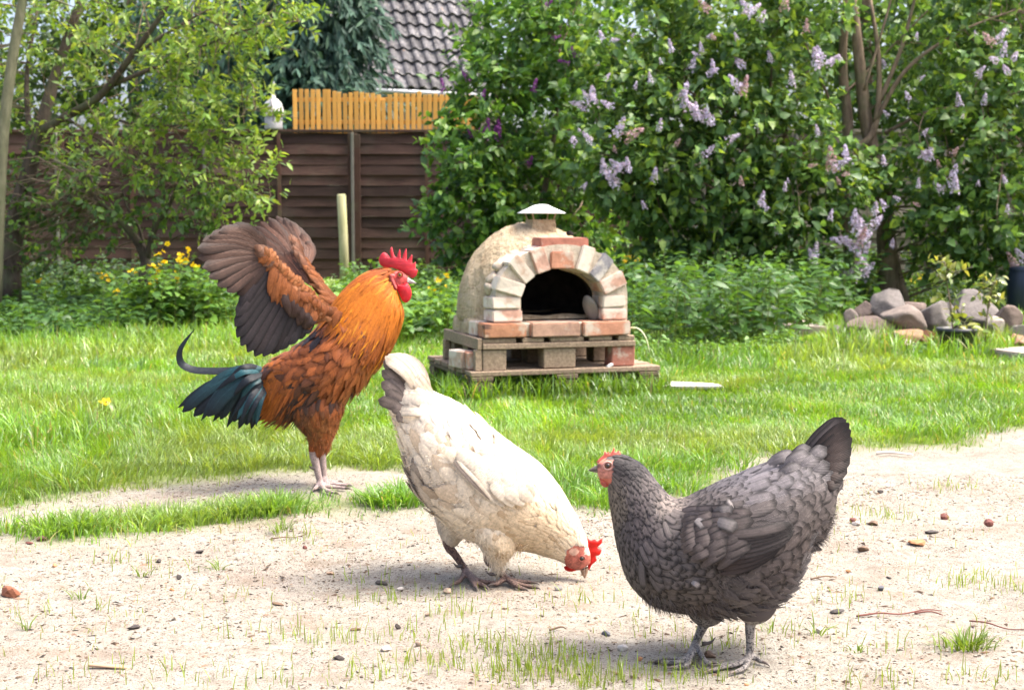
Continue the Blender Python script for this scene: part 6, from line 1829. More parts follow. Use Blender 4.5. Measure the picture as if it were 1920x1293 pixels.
    for (b, t_, w, yo) in [((1440, 868), (1492, 852), .026, -.030), ((1462, 878), (1520, 850), .030, -.036), ((1478, 890), (1538, 856), .031, -.038), ((1490, 905), (1556, 868), .033, -.040), ((1500, 922), (1562, 884), .033, -.040), ((1476, 866), (1520, 838), .026, -.026),
                           ((1470, 905), (1530, 888), .033, -.046), ((1480, 930), (1548, 912), .035, -.048), ((1455, 895), (1508, 876), .030, -.046), ((1500, 945), (1556, 934), .032, -.044), ((1492, 965), (1550, 965), .030, -.046), ((1500, 880), (1550, 838), .028, -.030),
                           ((1478, 985), (1540, 1000), .030, -.052), ((1490, 1000), (1550, 982), .028, -.046)]:
        quill('covert_feather', [P(*b, Y + yo), P((b[0] + t_[0]) / 2, (b[1] + t_[1]) / 2 - 3, Y + yo - .006), P(*t_, Y + yo + .002)], w, mf, np.array([0.125, 0.112, 0.112]) * rng.uniform(.75, 1.15), hen, (0, -1, .35), 'paddle', 10, .22)
    # head
    mcomb = comb_material('hen_comb_pink', (0.60, 0.20, 0.14), 0.45)
    flesh('comb', [(1117, 866), (1127, 856), (1132, 852), (1134, 846), (1138, 848), (1141, 846), (1143, 850), (1148, 845), (1151, 839), (1153, 846), (1157, 847), (1160, 844), (1164, 849), (1163, 854), (1150, 856), (1138, 860), (1128, 866)], Y, .007, mcomb, hen)
    flesh('wattle', [(1123, 893), (1131, 897), (1140, 902), (1146, 904), (1141, 911), (1133, 913), (1126, 906)], Y, .010, mcomb, hen)
    mbk = NT('hen_beak_horn'); bk = mbk.bsdf(mbk.ramp(mbk.noise(90, 3, vec=mbk.pos()), [(0.3, (0.055, 0.045, 0.038)), (0.7, (0.16, 0.125, 0.09))]), 0.35, None, 0.5)
    beak(hen, (1123, 871), (1102.5, 881), (1124, 886), Y, .0065, bk)
    k2 = NT('eyelid_skin'); ml = k2.bsdf((0.42, 0.22, 0.18), 0.5)
    eye(hen, 1139.5, 872, Y - .0138, .0072, M_BROWN_EYE, ml)
    return hen
grey_hen()

# ------------------------------------------------------------------ white hen
def white_hen():
    rng = np.random.default_rng(202)
    Y = 3.115
    c = G(905, 1096)
    hen = thing('hen', 'cream white hen with red comb bending down to peck the sand', 'hen', (c[0], Y, 0), 'chickens in the yard')
    st = [((1108, 1055), (1084, 1069), .0095), ((1108, 1040), (1066, 1064), .0165), ((1101, 1018), (1056, 1053), .0225), ((1093, 998), (1044, 1047), .031),
          ((1083, 972), (1020, 1042), .044), ((1069, 946), (990, 1036), .060), ((1046, 908), (945, 1031), .083), ((1010, 867), (905, 1026), .101), ((966, 836), (868, 1014), .112), ((926, 806), (832, 988), .113),
          ((888, 776), (798, 956), .106), ((856, 754), (772, 918), .094), ((829, 742), (760, 872), .077), ((808, 733), (750, 826), .057), ((788, 718), (738, 788), .037), ((768, 704), (727, 756), .017)]
    lf = Loft(st, Y, 260, .022, .07); yn = lf.near()
    parts = [lf.mesh()]; claws = []
    specs = [dict(h=(838, 1016), a=(873, 1081), th=(850, 975), yo=.035, toes=[[(892, 1090), (905, 1096), (912, 1101)], [(894, 1086), (912, 1090), (930, 1092)], [(862, 1088), (850, 1094)], [(888, 1093), (893, 1101)]], sp=[(868, 1060), (857, 1061), (850, 1054)]),
             dict(h=(915, 1046), a=(947, 1086), th=(925, 1005), yo=-.035, toes=[[(965, 1092), (984, 1097), (1004, 1101)], [(965, 1088), (985, 1090), (1000, 1092)], [(935, 1092), (924, 1095)], [(968, 1097), (984, 1104)]], sp=[(932, 1074), (920, 1076), (912, 1072)])]
    for s in specs:
        Yl = Y + s['yo']
        A = P(*s['a'], Yl); A[2] = max(A[2], .012)
        toes = [[G(u, v, 0.0075 if i == 0 else 0.005) for i, (u, v) in enumerate(tp)] for tp in s['toes']]
        o_, cl = bird_leg(P(*s['h'], Yl), A, toes, .0098, .0070, [P(u, v, Yl - .006) for u, v in s['sp']], P(*s['th'], Yl))
        parts += o_; claws += cl
    V, Q = ellipsoid(P(930, 985, Y - .055), np.eye(3), (.050, .040, .062), 14); parts.append((V, Q, None))
    V, Q = ellipsoid(P(850, 960, Y + .04), np.eye(3), (.045, .04, .055), 14); parts.append((V, Q, None))
    face = [(1100, 1025), (1111, 1040), (1110, 1058), (1098, 1072), (1082, 1072), (1062, 1066), (1058, 1048), (1064, 1030), (1078, 1022)]
    def paint(co, pp):
        col = np.tile([0.52, 0.45, 0.37], (len(co), 1)); mi = np.zeros(len(co), int)
        f = inside(pp, face); mi[f] = 2; nz_ = vnoise(co[:, 0] * 300, co[:, 2] * 300, 3)[:, None] * .5 + vnoise(co[:, 0] * 700, co[:, 2] * 700, 4)[:, None] * .5; col[f] = (np.array([0.40, 0.115, 0.08]) * (0.35 + 1.2 * nz_))[f]
        lobe = ((pp[:, 0] - 1076) / 9) ** 2 + ((pp[:, 1] - 1034) / 7) ** 2 < 1; col[lobe & f] = [0.60, 0.36, 0.27]
        m = f & (pp[:, 0] > 1096) & (pp[:, 1] < 1040); col[m] = [0.55, 0.44, 0.36]
        lg = (pp[:, 1] > 1012) & (pp[:, 0] < 1010) & (co[:, 2] < .105) & ((pp[:, 0] < 862) | (pp[:, 1] > 1036))
        mi[lg] = 1
        return col, mi
    k_ = NT('white_underlayer'); m_under = k_.bsdf(k_.tint(), 0.9, None, 0.1)
    m_leg = leg_material('hen_leg_brown', (0.14, 0.085, 0.065), (0.25, 0.165, 0.125), 420, (0.06, 0.035, 0.03))
    fuse('body', parts, .0028, [m_under, m_leg, M_SKIN], hen, paint, 4)
    for V, Q, T, uv in claws:
        m1 = MB(); m1.add(V, Q, T); link('claw', m1.mesh('claw', [M_CLAW]), hen)
    mf = feather_material('white_feather', 0.66, 0.74, 1.06, 0.62, 0.2, 0.16, 0.1, 0.05)
    def col(p, jit=.05):
        pp = px(p); n = len(p)
        c0 = np.tile([0.74, 0.635, 0.485], (n, 1))
        def w(cx, cy, rx, ry): return np.clip(1.2 - ((pp[:, 0] - cx) / rx) ** 2 - ((pp[:, 1] - cy) / ry) ** 2, 0, 1)[:, None]
        def to(c, m, k): return c * (1 - m) + np.array(k) * m
        c0 = to(c0, w(1000, 1000, 90, 60) * .7, [0.66, 0.49, 0.29])
        c0 = to(c0, w(880, 800, 80, 50) * .7, [0.67, 0.61, 0.53])
        c0 = to(c0, w(980, 880, 60, 60) * .7, [0.67, 0.61, 0.53])
        spk = (rng.random((n, 1)) < 0.85)
        c0 = to(c0, w(778, 925, 24, 42) * spk, [0.13, 0.095, 0.075])
        c0 = to(c0, w(806, 950, 40, 50) * .6 * spk, [0.36, 0.29, 0.22])
        c0 = to(c0, w(950, 862, 22, 10) * (rng.random((n, 1)) < .4), [0.14, 0.12, 0.10])
        c0 = to(c0, w(822, 846, 9, 9), [0.22, 0.13, 0.08])
        dirt = (rng.random((n, 1)) < .12)
        c0 = np.where(dirt, c0 * np.array([.80, .74, .68]), c0)
        return c0 * rng.uniform(1 - jit, 1 + jit, (n, 1))
    mb = MB()
    t, ph = rows(lf, .125, .46, lambda t: .0065 + .022 * max(0, t - .13), rng)
    p = lf.ev(t, ph); ok = ~inside(px(p), face); t, ph, p = t[ok], ph[ok], p[ok]; n = len(t)
    L = .018 + .06 * np.clip(t - .12, 0, .3)
    loft_feathers(mb, lf, t, ph, L * rng.uniform(.85, 1.15, n), L * .42, np.full(n, .14), col(p), 'soft', rng.normal(0, .09, n))
    t, ph = rows(lf, .40, .95, lambda t: .0175, rng); p = lf.ev(t, ph); n = len(t)
    L = np.full(n, .043)
    loft_feathers(mb, lf, t, ph, L * rng.uniform(.8, 1.2, n), L * .66, np.full(n, .12), col(p), 'round', rng.normal(0, .12, n))
    # ruffled patches
    t, ph = rows(lf, .55, .97, lambda t: .034, rng, math.pi * .55, math.pi * 1.6, .3); p = lf.ev(t, ph); n = len(t)
    loft_feathers(mb, lf, t, ph, rng.uniform(.04, .06, n), rng.uniform(.026, .036, n), rng.uniform(.14, .30, n), col(p) * 1.04, 'soft', rng.normal(0, .25, n), off=.004)
    o = link('plumage', mb.mesh('plumage', [mf]), hen); o['kind'] = 'stuff'
    mb = MB()
    for (t0, t1, p0, p1, n, L0, L1) in ((.52, .95, 1.02 * math.pi, 1.98 * math.pi, 6000, .010, .022), (.36, .55, 1.2 * math.pi, 1.8 * math.pi, 1600, .010, .02)):
        t = rng.uniform(t0, t1, n); ph = rng.uniform(p0, p1, n); p = lf.ev(t, ph)
        hairs(mb, lf, t, ph, rng.uniform(L0, L1, n), .0008, col(p, .1) * 1.05, rng, .5, .55)
    # fluffy thigh
    th = Loft([((860, 890), (965, 950), .03), ((858, 920), (970, 985), .048), ((866, 955), (966, 1014), .056), ((882, 985), (960, 1034), .052), ((897, 1010), (954, 1040), .034), ((907, 1028), (946, 1050), .023), ((915, 1042), (940, 1059), .013), ((922, 1054), (938, 1067), .009)], Y - .040)
    t, ph = rows(th, .05, .84, lambda t: .013, rng); p = th.ev(t, ph); n = len(t)
    loft_feathers(mb, th, t, ph, rng.uniform(.034, .050, n), rng.uniform(.016, .024, n), np.full(n, .14), col(p), 'soft', rng.normal(0, .2, n))
    t = rng.uniform(.2, 1, 1500); ph = rng.uniform(0, 6.28, 1500); hairs(mb, th, t, ph, rng.uniform(.01, .022, 1500), .0008, col(th.ev(t, ph), .1), rng, .5, .5)
    th2 = Loft([((822, 950), (872, 975), .035), ((822, 975), (868, 1000), .036), ((826, 996), (858, 1014), .024), ((832, 1008), (850, 1020), .012)], Y + .04)
    t, ph = rows(th2, .05, .98, lambda t: .014, rng); p = th2.ev(t, ph); n = len(t)
    loft_feathers(mb, th2, t, ph, rng.uniform(.024, .034, n), rng.uniform(.014, .02, n), np.full(n, .2), col(p) * .9, 'soft', rng.normal(0, .2, n))
    o = link('fluff', mb.mesh('fluff', [mf]), hen); o['kind'] = 'stuff'
    wing = link('wing', None, hen, (c[0], Y, 0))
    def wf(b, t_, w, off, tint, bend=(0, 0), nm='flight_feather', prof='flight'):
        m1 = ((b[0] + t_[0]) / 2 + bend[0], (b[1] + t_[1]) / 2 + bend[1])
        quill(nm, [P(*b, yn(*b) - off * .6), P(*m1, yn(*m1) - off), P(*t_, yn(*t_) - off * .9)], w, mf, np.array(tint) * rng.uniform(.93, 1.06), wing, (0, -1, .25), prof, 12, .16)
    WC = np.array([0.73, 0.63, 0.49])
    for i in range(8):                                       # flight feathers from the wrist towards the tail
        f = i / 7
        wf((945 - 6 * f, 948 - 70 * f), (851 + 6 * f, 866 - 14 * f - 8 * f * f), .030, .012 + .002 * i, WC, (6 * (1 - f), 5))
    wf((918, 936), (849, 864), .008, .030, (0.20, 0.16, 0.13), (3, 5)); wf((924, 938), (856, 862), .009, .031, (0.60, 0.51, 0.40), (4, 2))
    for row, (n, s0, s1, L_, w_, offs) in enumerate(((7, (962, 948), (958, 862), 62, .034, .022), (8, (984, 946), (978, 872), 52, .032, .025), (7, (1002, 940), (998, 884), 44, .030, .026))):
        for i in range(n):
            f = i / (n - 1); b = (s0[0] + (s1[0] - s0[0]) * f + rng.normal(0, 2), s0[1] + (s1[1] - s0[1]) * f)
            a = math.radians(222 - 22 * f + rng.normal(0, 6)); t_ = (b[0] + L_ * math.cos(a), b[1] + L_ * math.sin(a))
            wf(b, t_, w_, offs + .002 * f, WC * rng.uniform(.95, 1.08), (0, 0), 'covert_feather', 'paddle')
    # tail: pale on the outside, grey-brown stacked feathers showing underneath
    GB = np.array([0.185, 0.145, 0.12])
    mtl = feather_material('white_tail_feather', .45, .55, .8, .6, .2, .12, .1, .10)
    outer = [((806, 735), (756, 667)), ((802, 733), (746, 664)), ((798, 733), (737, 663)), ((792, 735), (728, 664)), ((786, 738), (722, 668))]
    for sgn in (-1, 1):
        for i, (b, t_) in enumerate(outer):
            yy = sgn * (.006 + .005 * i)
            quill('tail_feather', [P(*b, Y + yy), P((b[0] + t_[0]) / 2 + 6, (b[1] + t_[1]) / 2 - 7, Y + yy * 1.6), P(*t_, Y + yy * 1.2)], .030, mtl, WC * np.array([1.0, .96, .93]) * rng.uniform(.62, 1.08), hen, (0.2, sgn, .3), 'paddle', 12, .15)
    under = [((772, 735), (719, 676)), ((778, 742), (727, 692)), ((768, 748), (716, 694)), ((774, 756), (722, 712)), ((764, 760), (715, 716)), ((772, 768), (722, 734)), ((768, 778), (709, 749)), ((776, 786), (733, 762)), ((770, 792), (742, 780))]
    for i, (b, t_) in enumerate(under):
        yy = -.020 - .0035 * i
        quill('tail_feather', [P(*b, Y + yy), P((b[0] + t_[0]) / 2 + 1, (b[1] + t_[1]) / 2 - 3, Y + yy - .003), P(*t_, Y + yy)], .027, mtl, GB * rng.uniform(.9, 1.5), hen, (-.2, -1, 0), 'paddle', 12, .2)
    for (b, t_, w) in (((812, 752), (746, 742), .034), ((822, 765), (756, 752), .032), ((805, 775), (744, 772), .03), ((800, 740), (762, 700), .030), ((812, 742), (772, 694), .030)):
        quill('covert_feather', [P(*b, yn(*b) - .004), P((b[0] + t_[0]) / 2 + rng.normal(0, 2), (b[1] + t_[1]) / 2 - 4 + rng.normal(0, 2), yn(*b) - .009), P(t_[0] + rng.normal(0, 3), t_[1] + rng.normal(0, 3), yn(*t_) - .006)], w * .8, mtl if rng.random() < .5 else mf, WC * rng.uniform(.92, 1.08), hen, (-.2, -1, .2), 'flight', 12, .10)
    mcomb = comb_material('hen_comb_red', (0.62, 0.022, 0.014), .35)
    flesh('comb', [(1095, 1018), (1092, 1010), (1100, 1007), (1108, 1012), (1116, 1010), (1120, 1014), (1129, 1009), (1128, 1018), (1120, 1026), (1128, 1030), (1124, 1040), (1117, 1042), (1119, 1050), (1110, 1058), (1105, 1068), (1102, 1062), (1106, 1045), (1102, 1030)], Y, .008, mcomb, hen)
    flesh('wattle', [(1057, 1062), (1066, 1058), (1080, 1061), (1088, 1064), (1080, 1069), (1068, 1071), (1060, 1068)], Y, .012, mcomb, hen)
    kb = NT('hen_beak_tan'); bk = kb.bsdf(kb.ramp(kb.noise(80, 3, vec=kb.pos()), [(.3, (0.22, 0.12, 0.075)), (.7, (0.42, 0.27, 0.18))]), .4, None, .5)
    beak(hen, (1104, 1062), (1097, 1085), (1088, 1068), Y, .0075, bk)
    k2 = NT('eyelid_red'); ml = k2.bsdf((0.38, 0.10, 0.07), .5)
    eye(hen, 1091, 1046, Y - .0178, .0064, M_BROWN_EYE, ml)
    return hen
white_hen()
# ------------------------------------------------------------------ rooster
def rooster():
    rng = np.random.default_rng(303)
    Y = 4.225
    c = G(600, 915)
    rs = thing('rooster', 'rust and gold rooster rearing up with both dark wings spread and a blue-black tail', 'rooster', (c[0], Y, 0), 'chickens in the yard')
    st = [((765, 517), (765, 531), .0085), ((750, 508), (753, 541), .0165), ((728, 506), (742, 551), .0215), ((705, 509), (748, 572), .033), ((680, 518), (753, 592), .047), ((655, 537), (750, 613), .058),
          ((634, 561), (742, 634), .070), ((614, 590), (730, 655), .084), ((596, 615), (713, 680), .094), ((577, 636), (688, 706), .098), ((554, 651), (658, 732), .095), ((531, 664), (624, 752), .088),
          ((511, 676), (584, 766), .074), ((496, 690), (548, 778), .055), ((484, 706), (514, 778), .035), ((474, 722), (490, 762), .015)]
    lf = Loft(st, Y, 260, .03, .06); yn = lf.near()
    parts = [lf.mesh()]; claws = []
    specs = [dict(h=(588, 850), a=(600, 904), yo=-.035, toes=[[(612, 911), (632, 913), (650, 915)], [(606, 915), (618, 921), (630, 924)], [(594, 912), (588, 917)], [(608, 908), (630, 907), (646, 908)]]),
             dict(h=(603, 850), a=(608, 900), yo=.04, toes=[[(624, 906), (640, 908), (654, 910)], [(616, 910), (632, 913)], [(600, 906), (594, 909)], [(618, 903), (634, 902)]])]
    for s in specs:
        Yl = Y + s['yo']; A = P(*s['a'], Yl); A[2] = max(A[2], .014)
        toes = [[G(u, v, .009 if i == 0 else .006) for i, (u, v) in enumerate(tp)] for tp in s['toes']]
        o_, cl = bird_leg(P(*s['h'], Yl), A, toes, .0125, .0085, [P(s['a'][0] - 8, s['a'][1] - 26, Yl - .004), P(s['a'][0] - 15, s['a'][1] - 27, Yl - .008), P(s['a'][0] - 21, s['a'][1] - 31, Yl - .008)], P(s['h'][0] + 2, s['h'][1] - 30, Yl))
        parts += o_; claws += cl
    TH = [((556, 735), (644, 745), .055), ((550, 762), (641, 770), .058), ((556, 788), (630, 790), .048), ((574, 810), (621, 810), .034), ((583, 826), (614, 826), .022), ((587, 838), (607, 838), .015)]
    th = Loft(TH, Y - .030); parts.append(th.mesh(40, 28))
    th2 = Loft([((565, 735), (644, 745), .045), ((562, 765), (638, 772), .045), ((580, 798), (630, 798), .034), ((592, 824), (619, 824), .022), ((598, 838), (613, 838), .014)], Y + .045); parts.append(th2.mesh(40, 28))
    face = [(731, 520), (742, 508), (756, 506), (770, 516), (770, 534), (756, 548), (744, 548), (736, 538)]
    def paint(co, pp):
        col = np.tile([0.20, 0.055, 0.016], (len(co), 1)); mi = np.zeros(len(co), int)
        f = inside(pp, face); mi[f] = 2; nz_ = vnoise(co[:, 0] * 400, co[:, 2] * 400, 4)[:, None]; col[f] = (np.array([0.42, 0.05, 0.045]) * (0.4 + 1.1 * nz_))[f]
        mi[(co[:, 2] < .112)] = 1
        return col, mi
    k_ = NT('rooster_underlayer'); m_under = k_.bsdf(k_.tint(), .9, None, .1)
    m_leg = leg_material('rooster_leg', (0.27, 0.20, 0.18), (0.42, 0.33, 0.30), 300)
    fuse('body', parts, .0032, [m_under, m_leg, M_SKIN], rs, paint, 4)
    for V, Q, T, uv in claws:
        m1 = MB(); m1.add(V, Q, T); link('claw', m1.mesh('claw', [M_CLAW]), rs)
    mf = feather_material('rooster_feather', .62, .62, 1.2, .5, .3, .15, 0, .12)
    mh = feather_material('rooster_hackle', .75, .7, 1.2, .5, .25, .22, 0, .06)
    mt = feather_material('rooster_tail_feather', .7, .4, 1.3, .42, .25, .02, 0, .16)
    mw = feather_material('rooster_wing_feather', .50, .42, 1.5, .5, .25, .10, 0, .16)
    def col(p, jit=.2):
        pp = px(p); n = len(p)
        c0 = np.tile([0.24, 0.068, 0.017], (n, 1))
        def w(cx, cy, rx, ry): return np.clip(1.25 - ((pp[:, 0] - cx) / rx) ** 2 - ((pp[:, 1] - cy) / ry) ** 2, 0, 1)[:, None]
        def to(c, m, k): return c * (1 - m) + np.array(k) * m
        c0 = to(c0, w(700, 690, 55, 50) * .6, [0.32, 0.105, 0.028])
        c0 = to(c0, w(735, 630, 16, 40) * .8, [0.33, 0.12, 0.04])
        spk = rng.random((n, 1)) < .75
        c0 = to(c0, w(592, 615, 36, 28) * spk, [0.022, 0.014, 0.013])
        c0 = to(c0, w(640, 612, 40, 14) * spk * .8, [0.035, 0.018, 0.015])
        c0 = to(c0, w(598, 722, 40, 30) * spk, [0.035, 0.020, 0.016])
        c0 = to(c0, w(600, 742, 50, 16) * spk, [0.03, 0.018, 0.014])
        c0 = to(c0, w(600, 790, 36, 40) * .7 * (rng.random((n, 1)) < .7), [0.22, 0.085, 0.026])
        c0 = to(c0, w(560, 770, 28, 50) * spk * .7, [0.075, 0.034, 0.018])
        c0 = to(c0, w(520, 715, 40, 60) * .9, [0.34, 0.10, 0.015])
        c0 = to(c0, w(500, 680, 24, 18) * spk, [0.03, 0.02, 0.02])
        return c0 * rng.uniform(1 - jit, 1 + jit, (n, 1))
    def hack(p, jit=.16):
        pp = px(p); n = len(p)
        a, b = np.array([0.46, 0.135, 0.010]), np.array([0.30, 0.07, 0.014])
        f = np.clip((pp[:, 1:2] - 520) / 70, 0, 1)
        c0 = a * (1 - np.abs(f - .35) * .4) + 0 * f
        lo = np.clip((pp[:, 1:2] - 572) / 25, 0, 1); c0 = c0 * (1 - lo) + np.array([0.27, 0.075, 0.014]) * lo
        top = np.clip((530 - pp[:, 1:2]) / 22, 0, 1); c0 = c0 * (1 - top) + b * top
        c0 = np.where(rng.random((n, 1)) < .10, np.array([0.54, 0.20, 0.014]), c0)
        return c0 * rng.uniform(1 - jit, 1 + jit, (n, 1))
    mb = MB()
    t, ph = rows(lf, .37, .86, lambda t: .018, rng); p = lf.ev(t, ph); n = len(t)
    L = rng.uniform(.042, .06, n)
    loft_feathers(mb, lf, t, ph, L, L * .58, rng.uniform(.12, .45, n), col(p, .35), 'soft', rng.normal(0, .35, n), sag=.12)
    t, ph = rows(lf, .50, .72, lambda t: .030, rng, math.pi * .8, math.pi * 1.6); p = lf.ev(t, ph); n = len(t)
    loft_feathers(mb, lf, t, ph, rng.uniform(.045, .065, n), rng.uniform(.024, .032, n), rng.uniform(.2, .45, n), col(p) * 1.15, 'soft', rng.normal(0, .35, n), off=.005, sag=.15)
    t, ph = rows(lf, .52, .74, lambda t: .016, rng, math.pi * 1.12, math.pi * 1.62); p = lf.ev(t, ph); n = len(t)
    loft_feathers(mb, lf, t, ph, rng.uniform(.05, .085, n), rng.uniform(.018, .028, n), rng.uniform(.1, .3, n), col(p, .3), 'soft', rng.normal(.15, .3, n), off=.004, sag=.45)
    for tl in (th, th2):
        t, ph = rows(tl, .02, .97, lambda t: .017, rng); p = tl.ev(t, ph); n = len(t)
        loft_feathers(mb, tl, t, ph, rng.uniform(.03, .048, n), rng.uniform(.016, .024, n), np.full(n, .2), col(p), 'soft', rng.normal(0, .2, n), sag=.1)
        t = rng.uniform(.05, 1, 1500); ph = rng.uniform(0, 6.28, 1500); hairs(mb, tl, t, ph, rng.uniform(.012, .026, 1500), .001, col(tl.ev(t, ph), .3) * 1.1, rng, .6, .5)
    t = rng.uniform(.45, .95, 2600); ph = rng.uniform(1.0 * math.pi, 1.9 * math.pi, 2600); hairs(mb, lf, t, ph, rng.uniform(.014, .032, 2600), .001, col(lf.ev(t, ph), .3) * 1.1, rng, .6, .6)
    o = link('plumage', mb.mesh('plumage', [mf]), rs); o['kind'] = 'stuff'
    # hackle: long pointed golden neck feathers, saddle: long rust feathers at the rump
    mb = MB()
    t, ph = rows(lf, .125, .43, lambda t: .0080 + .01 * t, rng); p = lf.ev(t, ph); ok = ~inside(px(p), face); t, ph, p = t[ok], ph[ok], p[ok]; n = len(t)
    L = np.clip(.028 + .32 * (t - .12), .02, .085) * rng.uniform(.85, 1.2, n)
    loft_feathers(mb, lf, t, ph, L, np.clip(L * .22, .008, .014), np.full(n, .16), hack(p), 'point', rng.normal(0, .12, n), off=.008, sag=.10)
    o = link('hackle', mb.mesh('hackle', [mh]), rs); o['kind'] = 'stuff'
    mb = MB()
    t, ph = rows(lf, .70, .93, lambda t: .014, rng, math.pi * .3, math.pi * 1.45); p = lf.ev(t, ph); n = len(t)
    loft_feathers(mb, lf, t, ph, rng.uniform(.07, .11, n), rng.uniform(.011, .015, n), np.full(n, .12), col(p) * 1.25, 'point', rng.normal(.25, .2, n), off=.006, sag=.42)
    o = link('saddle', mb.mesh('saddle', [mh]), rs); o['kind'] = 'stuff'

    # wings
    def wing(name_label, arm, arm_r, prims, secs, y_of, tintp, tints, cov):
        w = link('wing', None, rs, (c[0], Y, 0)); w['label'] = name_label
        pts = [P(u, v, y_of(u, v)) for u, v in arm]
        V, Q, T, uv = tube(pts, arm_r, 12, 20); m = MB(); m.add(V, Q, T, uv, (0.10, 0.035, 0.014)); link('wing_arm', m.mesh('wing_arm', [m_under]), w)
        for (b, mid, t_, wd) in prims + secs:
            q = [P(*b, y_of(*b) + rng.normal(0, .002)), P(*mid, y_of(*mid)), P(*t_, y_of(*t_) + rng.normal(0, .004))]
            isp = (b, mid, t_, wd) in prims
            quill('flight_feather', q, wd, mw, np.array(tintp if isp else tints) * rng.uniform(.65, 1.4), w, (0.15, -1, .1), 'flight', 14, .22)
        m = MB()
        for (b, t_, wd, tc, k_) in cov:
            for q_ in range(k_):
                f = rng.random(); s0 = np.array(b[0]) * (1 - f) + np.array(b[1]) * f; e0 = np.array(t_[0]) * (1 - f) + np.array(t_[1]) * f
                s0 = s0 + rng.normal(0, 2.0, 2); e0 = s0 + (e0 - s0) * rng.uniform(.7, 1.15) + rng.normal(0, 3, 2)
                y0 = y_of(*s0) - .010 - .010 * rng.random()
                A_, B_ = P(*s0, y0), P(*e0, y0 + .002)
                C = catmull([A_, (A_ + B_) / 2 + [0, -.004, 0], B_], 6); tg = norm(np.gradient(C, axis=0)); Bn = norm(np.cross(tg, np.array([0, -1, .1])))
                hw = (wd / 2 * np.array([.5, .9, 1, .9, .6, .1]))[:, None]
                V = np.stack([C - Bn * hw + [0, .0015, 0], C, C + Bn * hw + [0, .0015, 0]], 1).reshape(-1, 3)
                Q = np.array([(i * 3 + j, i * 3 + j + 1, i * 3 + 4 + j, i * 3 + 3 + j) for i in range(5) for j in range(2)])
                UVc = np.stack([np.tile([.1, .5, .9], 6), np.repeat(np.linspace(0, 1, 6), 3)], 1)
                m.add(V, Q, None, UVc, np.array(tc) * rng.uniform(.7, 1.3))
        o = link('wing_coverts', m.mesh('wing_coverts', [mf]), w); o['kind'] = 'stuff'
        return w
    # far wing first
    yf = lambda u, v: Y + .06 + .0010 * max(0, 570 - v)
    arm = [(640, 575), (606, 552), (585, 525), (570, 488), (560, 460)]
    pr = []
    tips = [(574, 452), (566, 436), (556, 424), (545, 415), (532, 408), (518, 405), (503, 408), (489, 416), (476, 424), (466, 436), (460, 450)]
    for i, tp in enumerate(tips):
        f = i / (len(tips) - 1); b = (574 - 14 * f, 500 - 34 * f + 40 * f)
        pr.append((b, ((b[0] + tp[0]) / 2 + 9 - 8 * f, (b[1] + tp[1]) / 2 - 4), tp, .034))
    wing('far wing, raised behind the neck', arm, [.015, .012, .010, .007, .004], pr, [((585 - 7 * i, 535 - 5 * i), (560 - 9 * i, 500 - 3 * i), (545 - 11 * i, 470 + 4 * i), .038) for i in range(6)], yf, (0.085, 0.041, 0.026), (0.11, 0.045, 0.025),
         [(((574, 492), (640, 575)), ((556, 474), (606, 560)), .016, (0.34, 0.12, 0.04), 130), (((560, 462), (580, 510)), ((544, 440), (560, 484)), .018, (0.26, 0.12, 0.065), 50)])
    # near wing, swept back towards the camera
    yw = lambda u, v: Y - .085 - .00075 * max(0, 620 - u)
    arm = [(628, 588), (598, 580), (570, 556), (545, 528), (520, 498), (497, 470)]
    pr = []
    tips = [(432, 430), (412, 434), (394, 442), (380, 452), (370, 466), (372, 484), (380, 502), (392, 520), (408, 536), (426, 547), (446, 553)]
    for i, tp in enumerate(tips):
        f = i / (len(tips) - 1); b = (497 + 6 * f, 466 + 22 * f)
        up_ = 1 - f
        pr.append((b, ((b[0] + tp[0]) / 2, (b[1] + tp[1]) / 2 - 16 * up_), tp, .040))
    pr.append(((496, 462), (476, 446), (448, 432), .036)); pr.append(((498, 462), (486, 444), (462, 436), .030))
    se = []
    tips2 = [(452, 572), (444, 592), (441, 612), (444, 632), (452, 648), (464, 660), (478, 668), (494, 668), (510, 664), (526, 656), (542, 646), (556, 636), (568, 624)]
    for i, tp in enumerate(tips2):
        f = i / (len(tips2) - 1); b = (510 + 80 * f, 494 + 92 * f)
        se.append((b, ((b[0] + tp[0]) / 2 - 2, (b[1] + tp[1]) / 2 - 4 + 6 * f), tp, .040))
    wing('near wing, swept back with spread dark feathers', arm, [.020, .018, .015, .012, .009, .005], pr, se, yw, (0.054, 0.030, 0.021), (0.020, 0.015, 0.015),
         [(((500, 470), (632, 590)), ((484, 486), (588, 606)), .016, (0.30, 0.10, 0.03), 260), (((560, 545), (640, 585)), ((575, 560), (625, 615)), .018, (0.24, 0.075, 0.022), 70), (((498, 462), (612, 574)), ((500, 478), (596, 592)), .014, (0.36, 0.14, 0.05), 130), (((512, 500), (596, 590)), ((506, 548), (578, 618)), .020, (0.26, 0.085, 0.025), 130),
          (((530, 545), (590, 600)), ((535, 580), (580, 622)), .020, (0.045, 0.024, 0.018), 46), (((545, 530), (620, 592)), ((530, 530), (600, 600)), .018, (0.33, 0.13, 0.05), 90), (((492, 462), (515, 490)), ((470, 462), (495, 500)), .018, (0.17, 0.085, 0.05), 40)])
    # tail
    mtail = np.array([0.007, 0.010, 0.014]); teal = np.array([0.014, 0.055, 0.066])
    quill('sickle_feather', [P(u, v, Y - .02) for u, v in [(500, 700), (455, 694), (405, 695), (365, 693), (341, 682), (336, 662), (345, 642), (365, 617)]], .024, mt, mtail * 1.6, rs, (0, -1, .6), 'sickle', 26, .12)
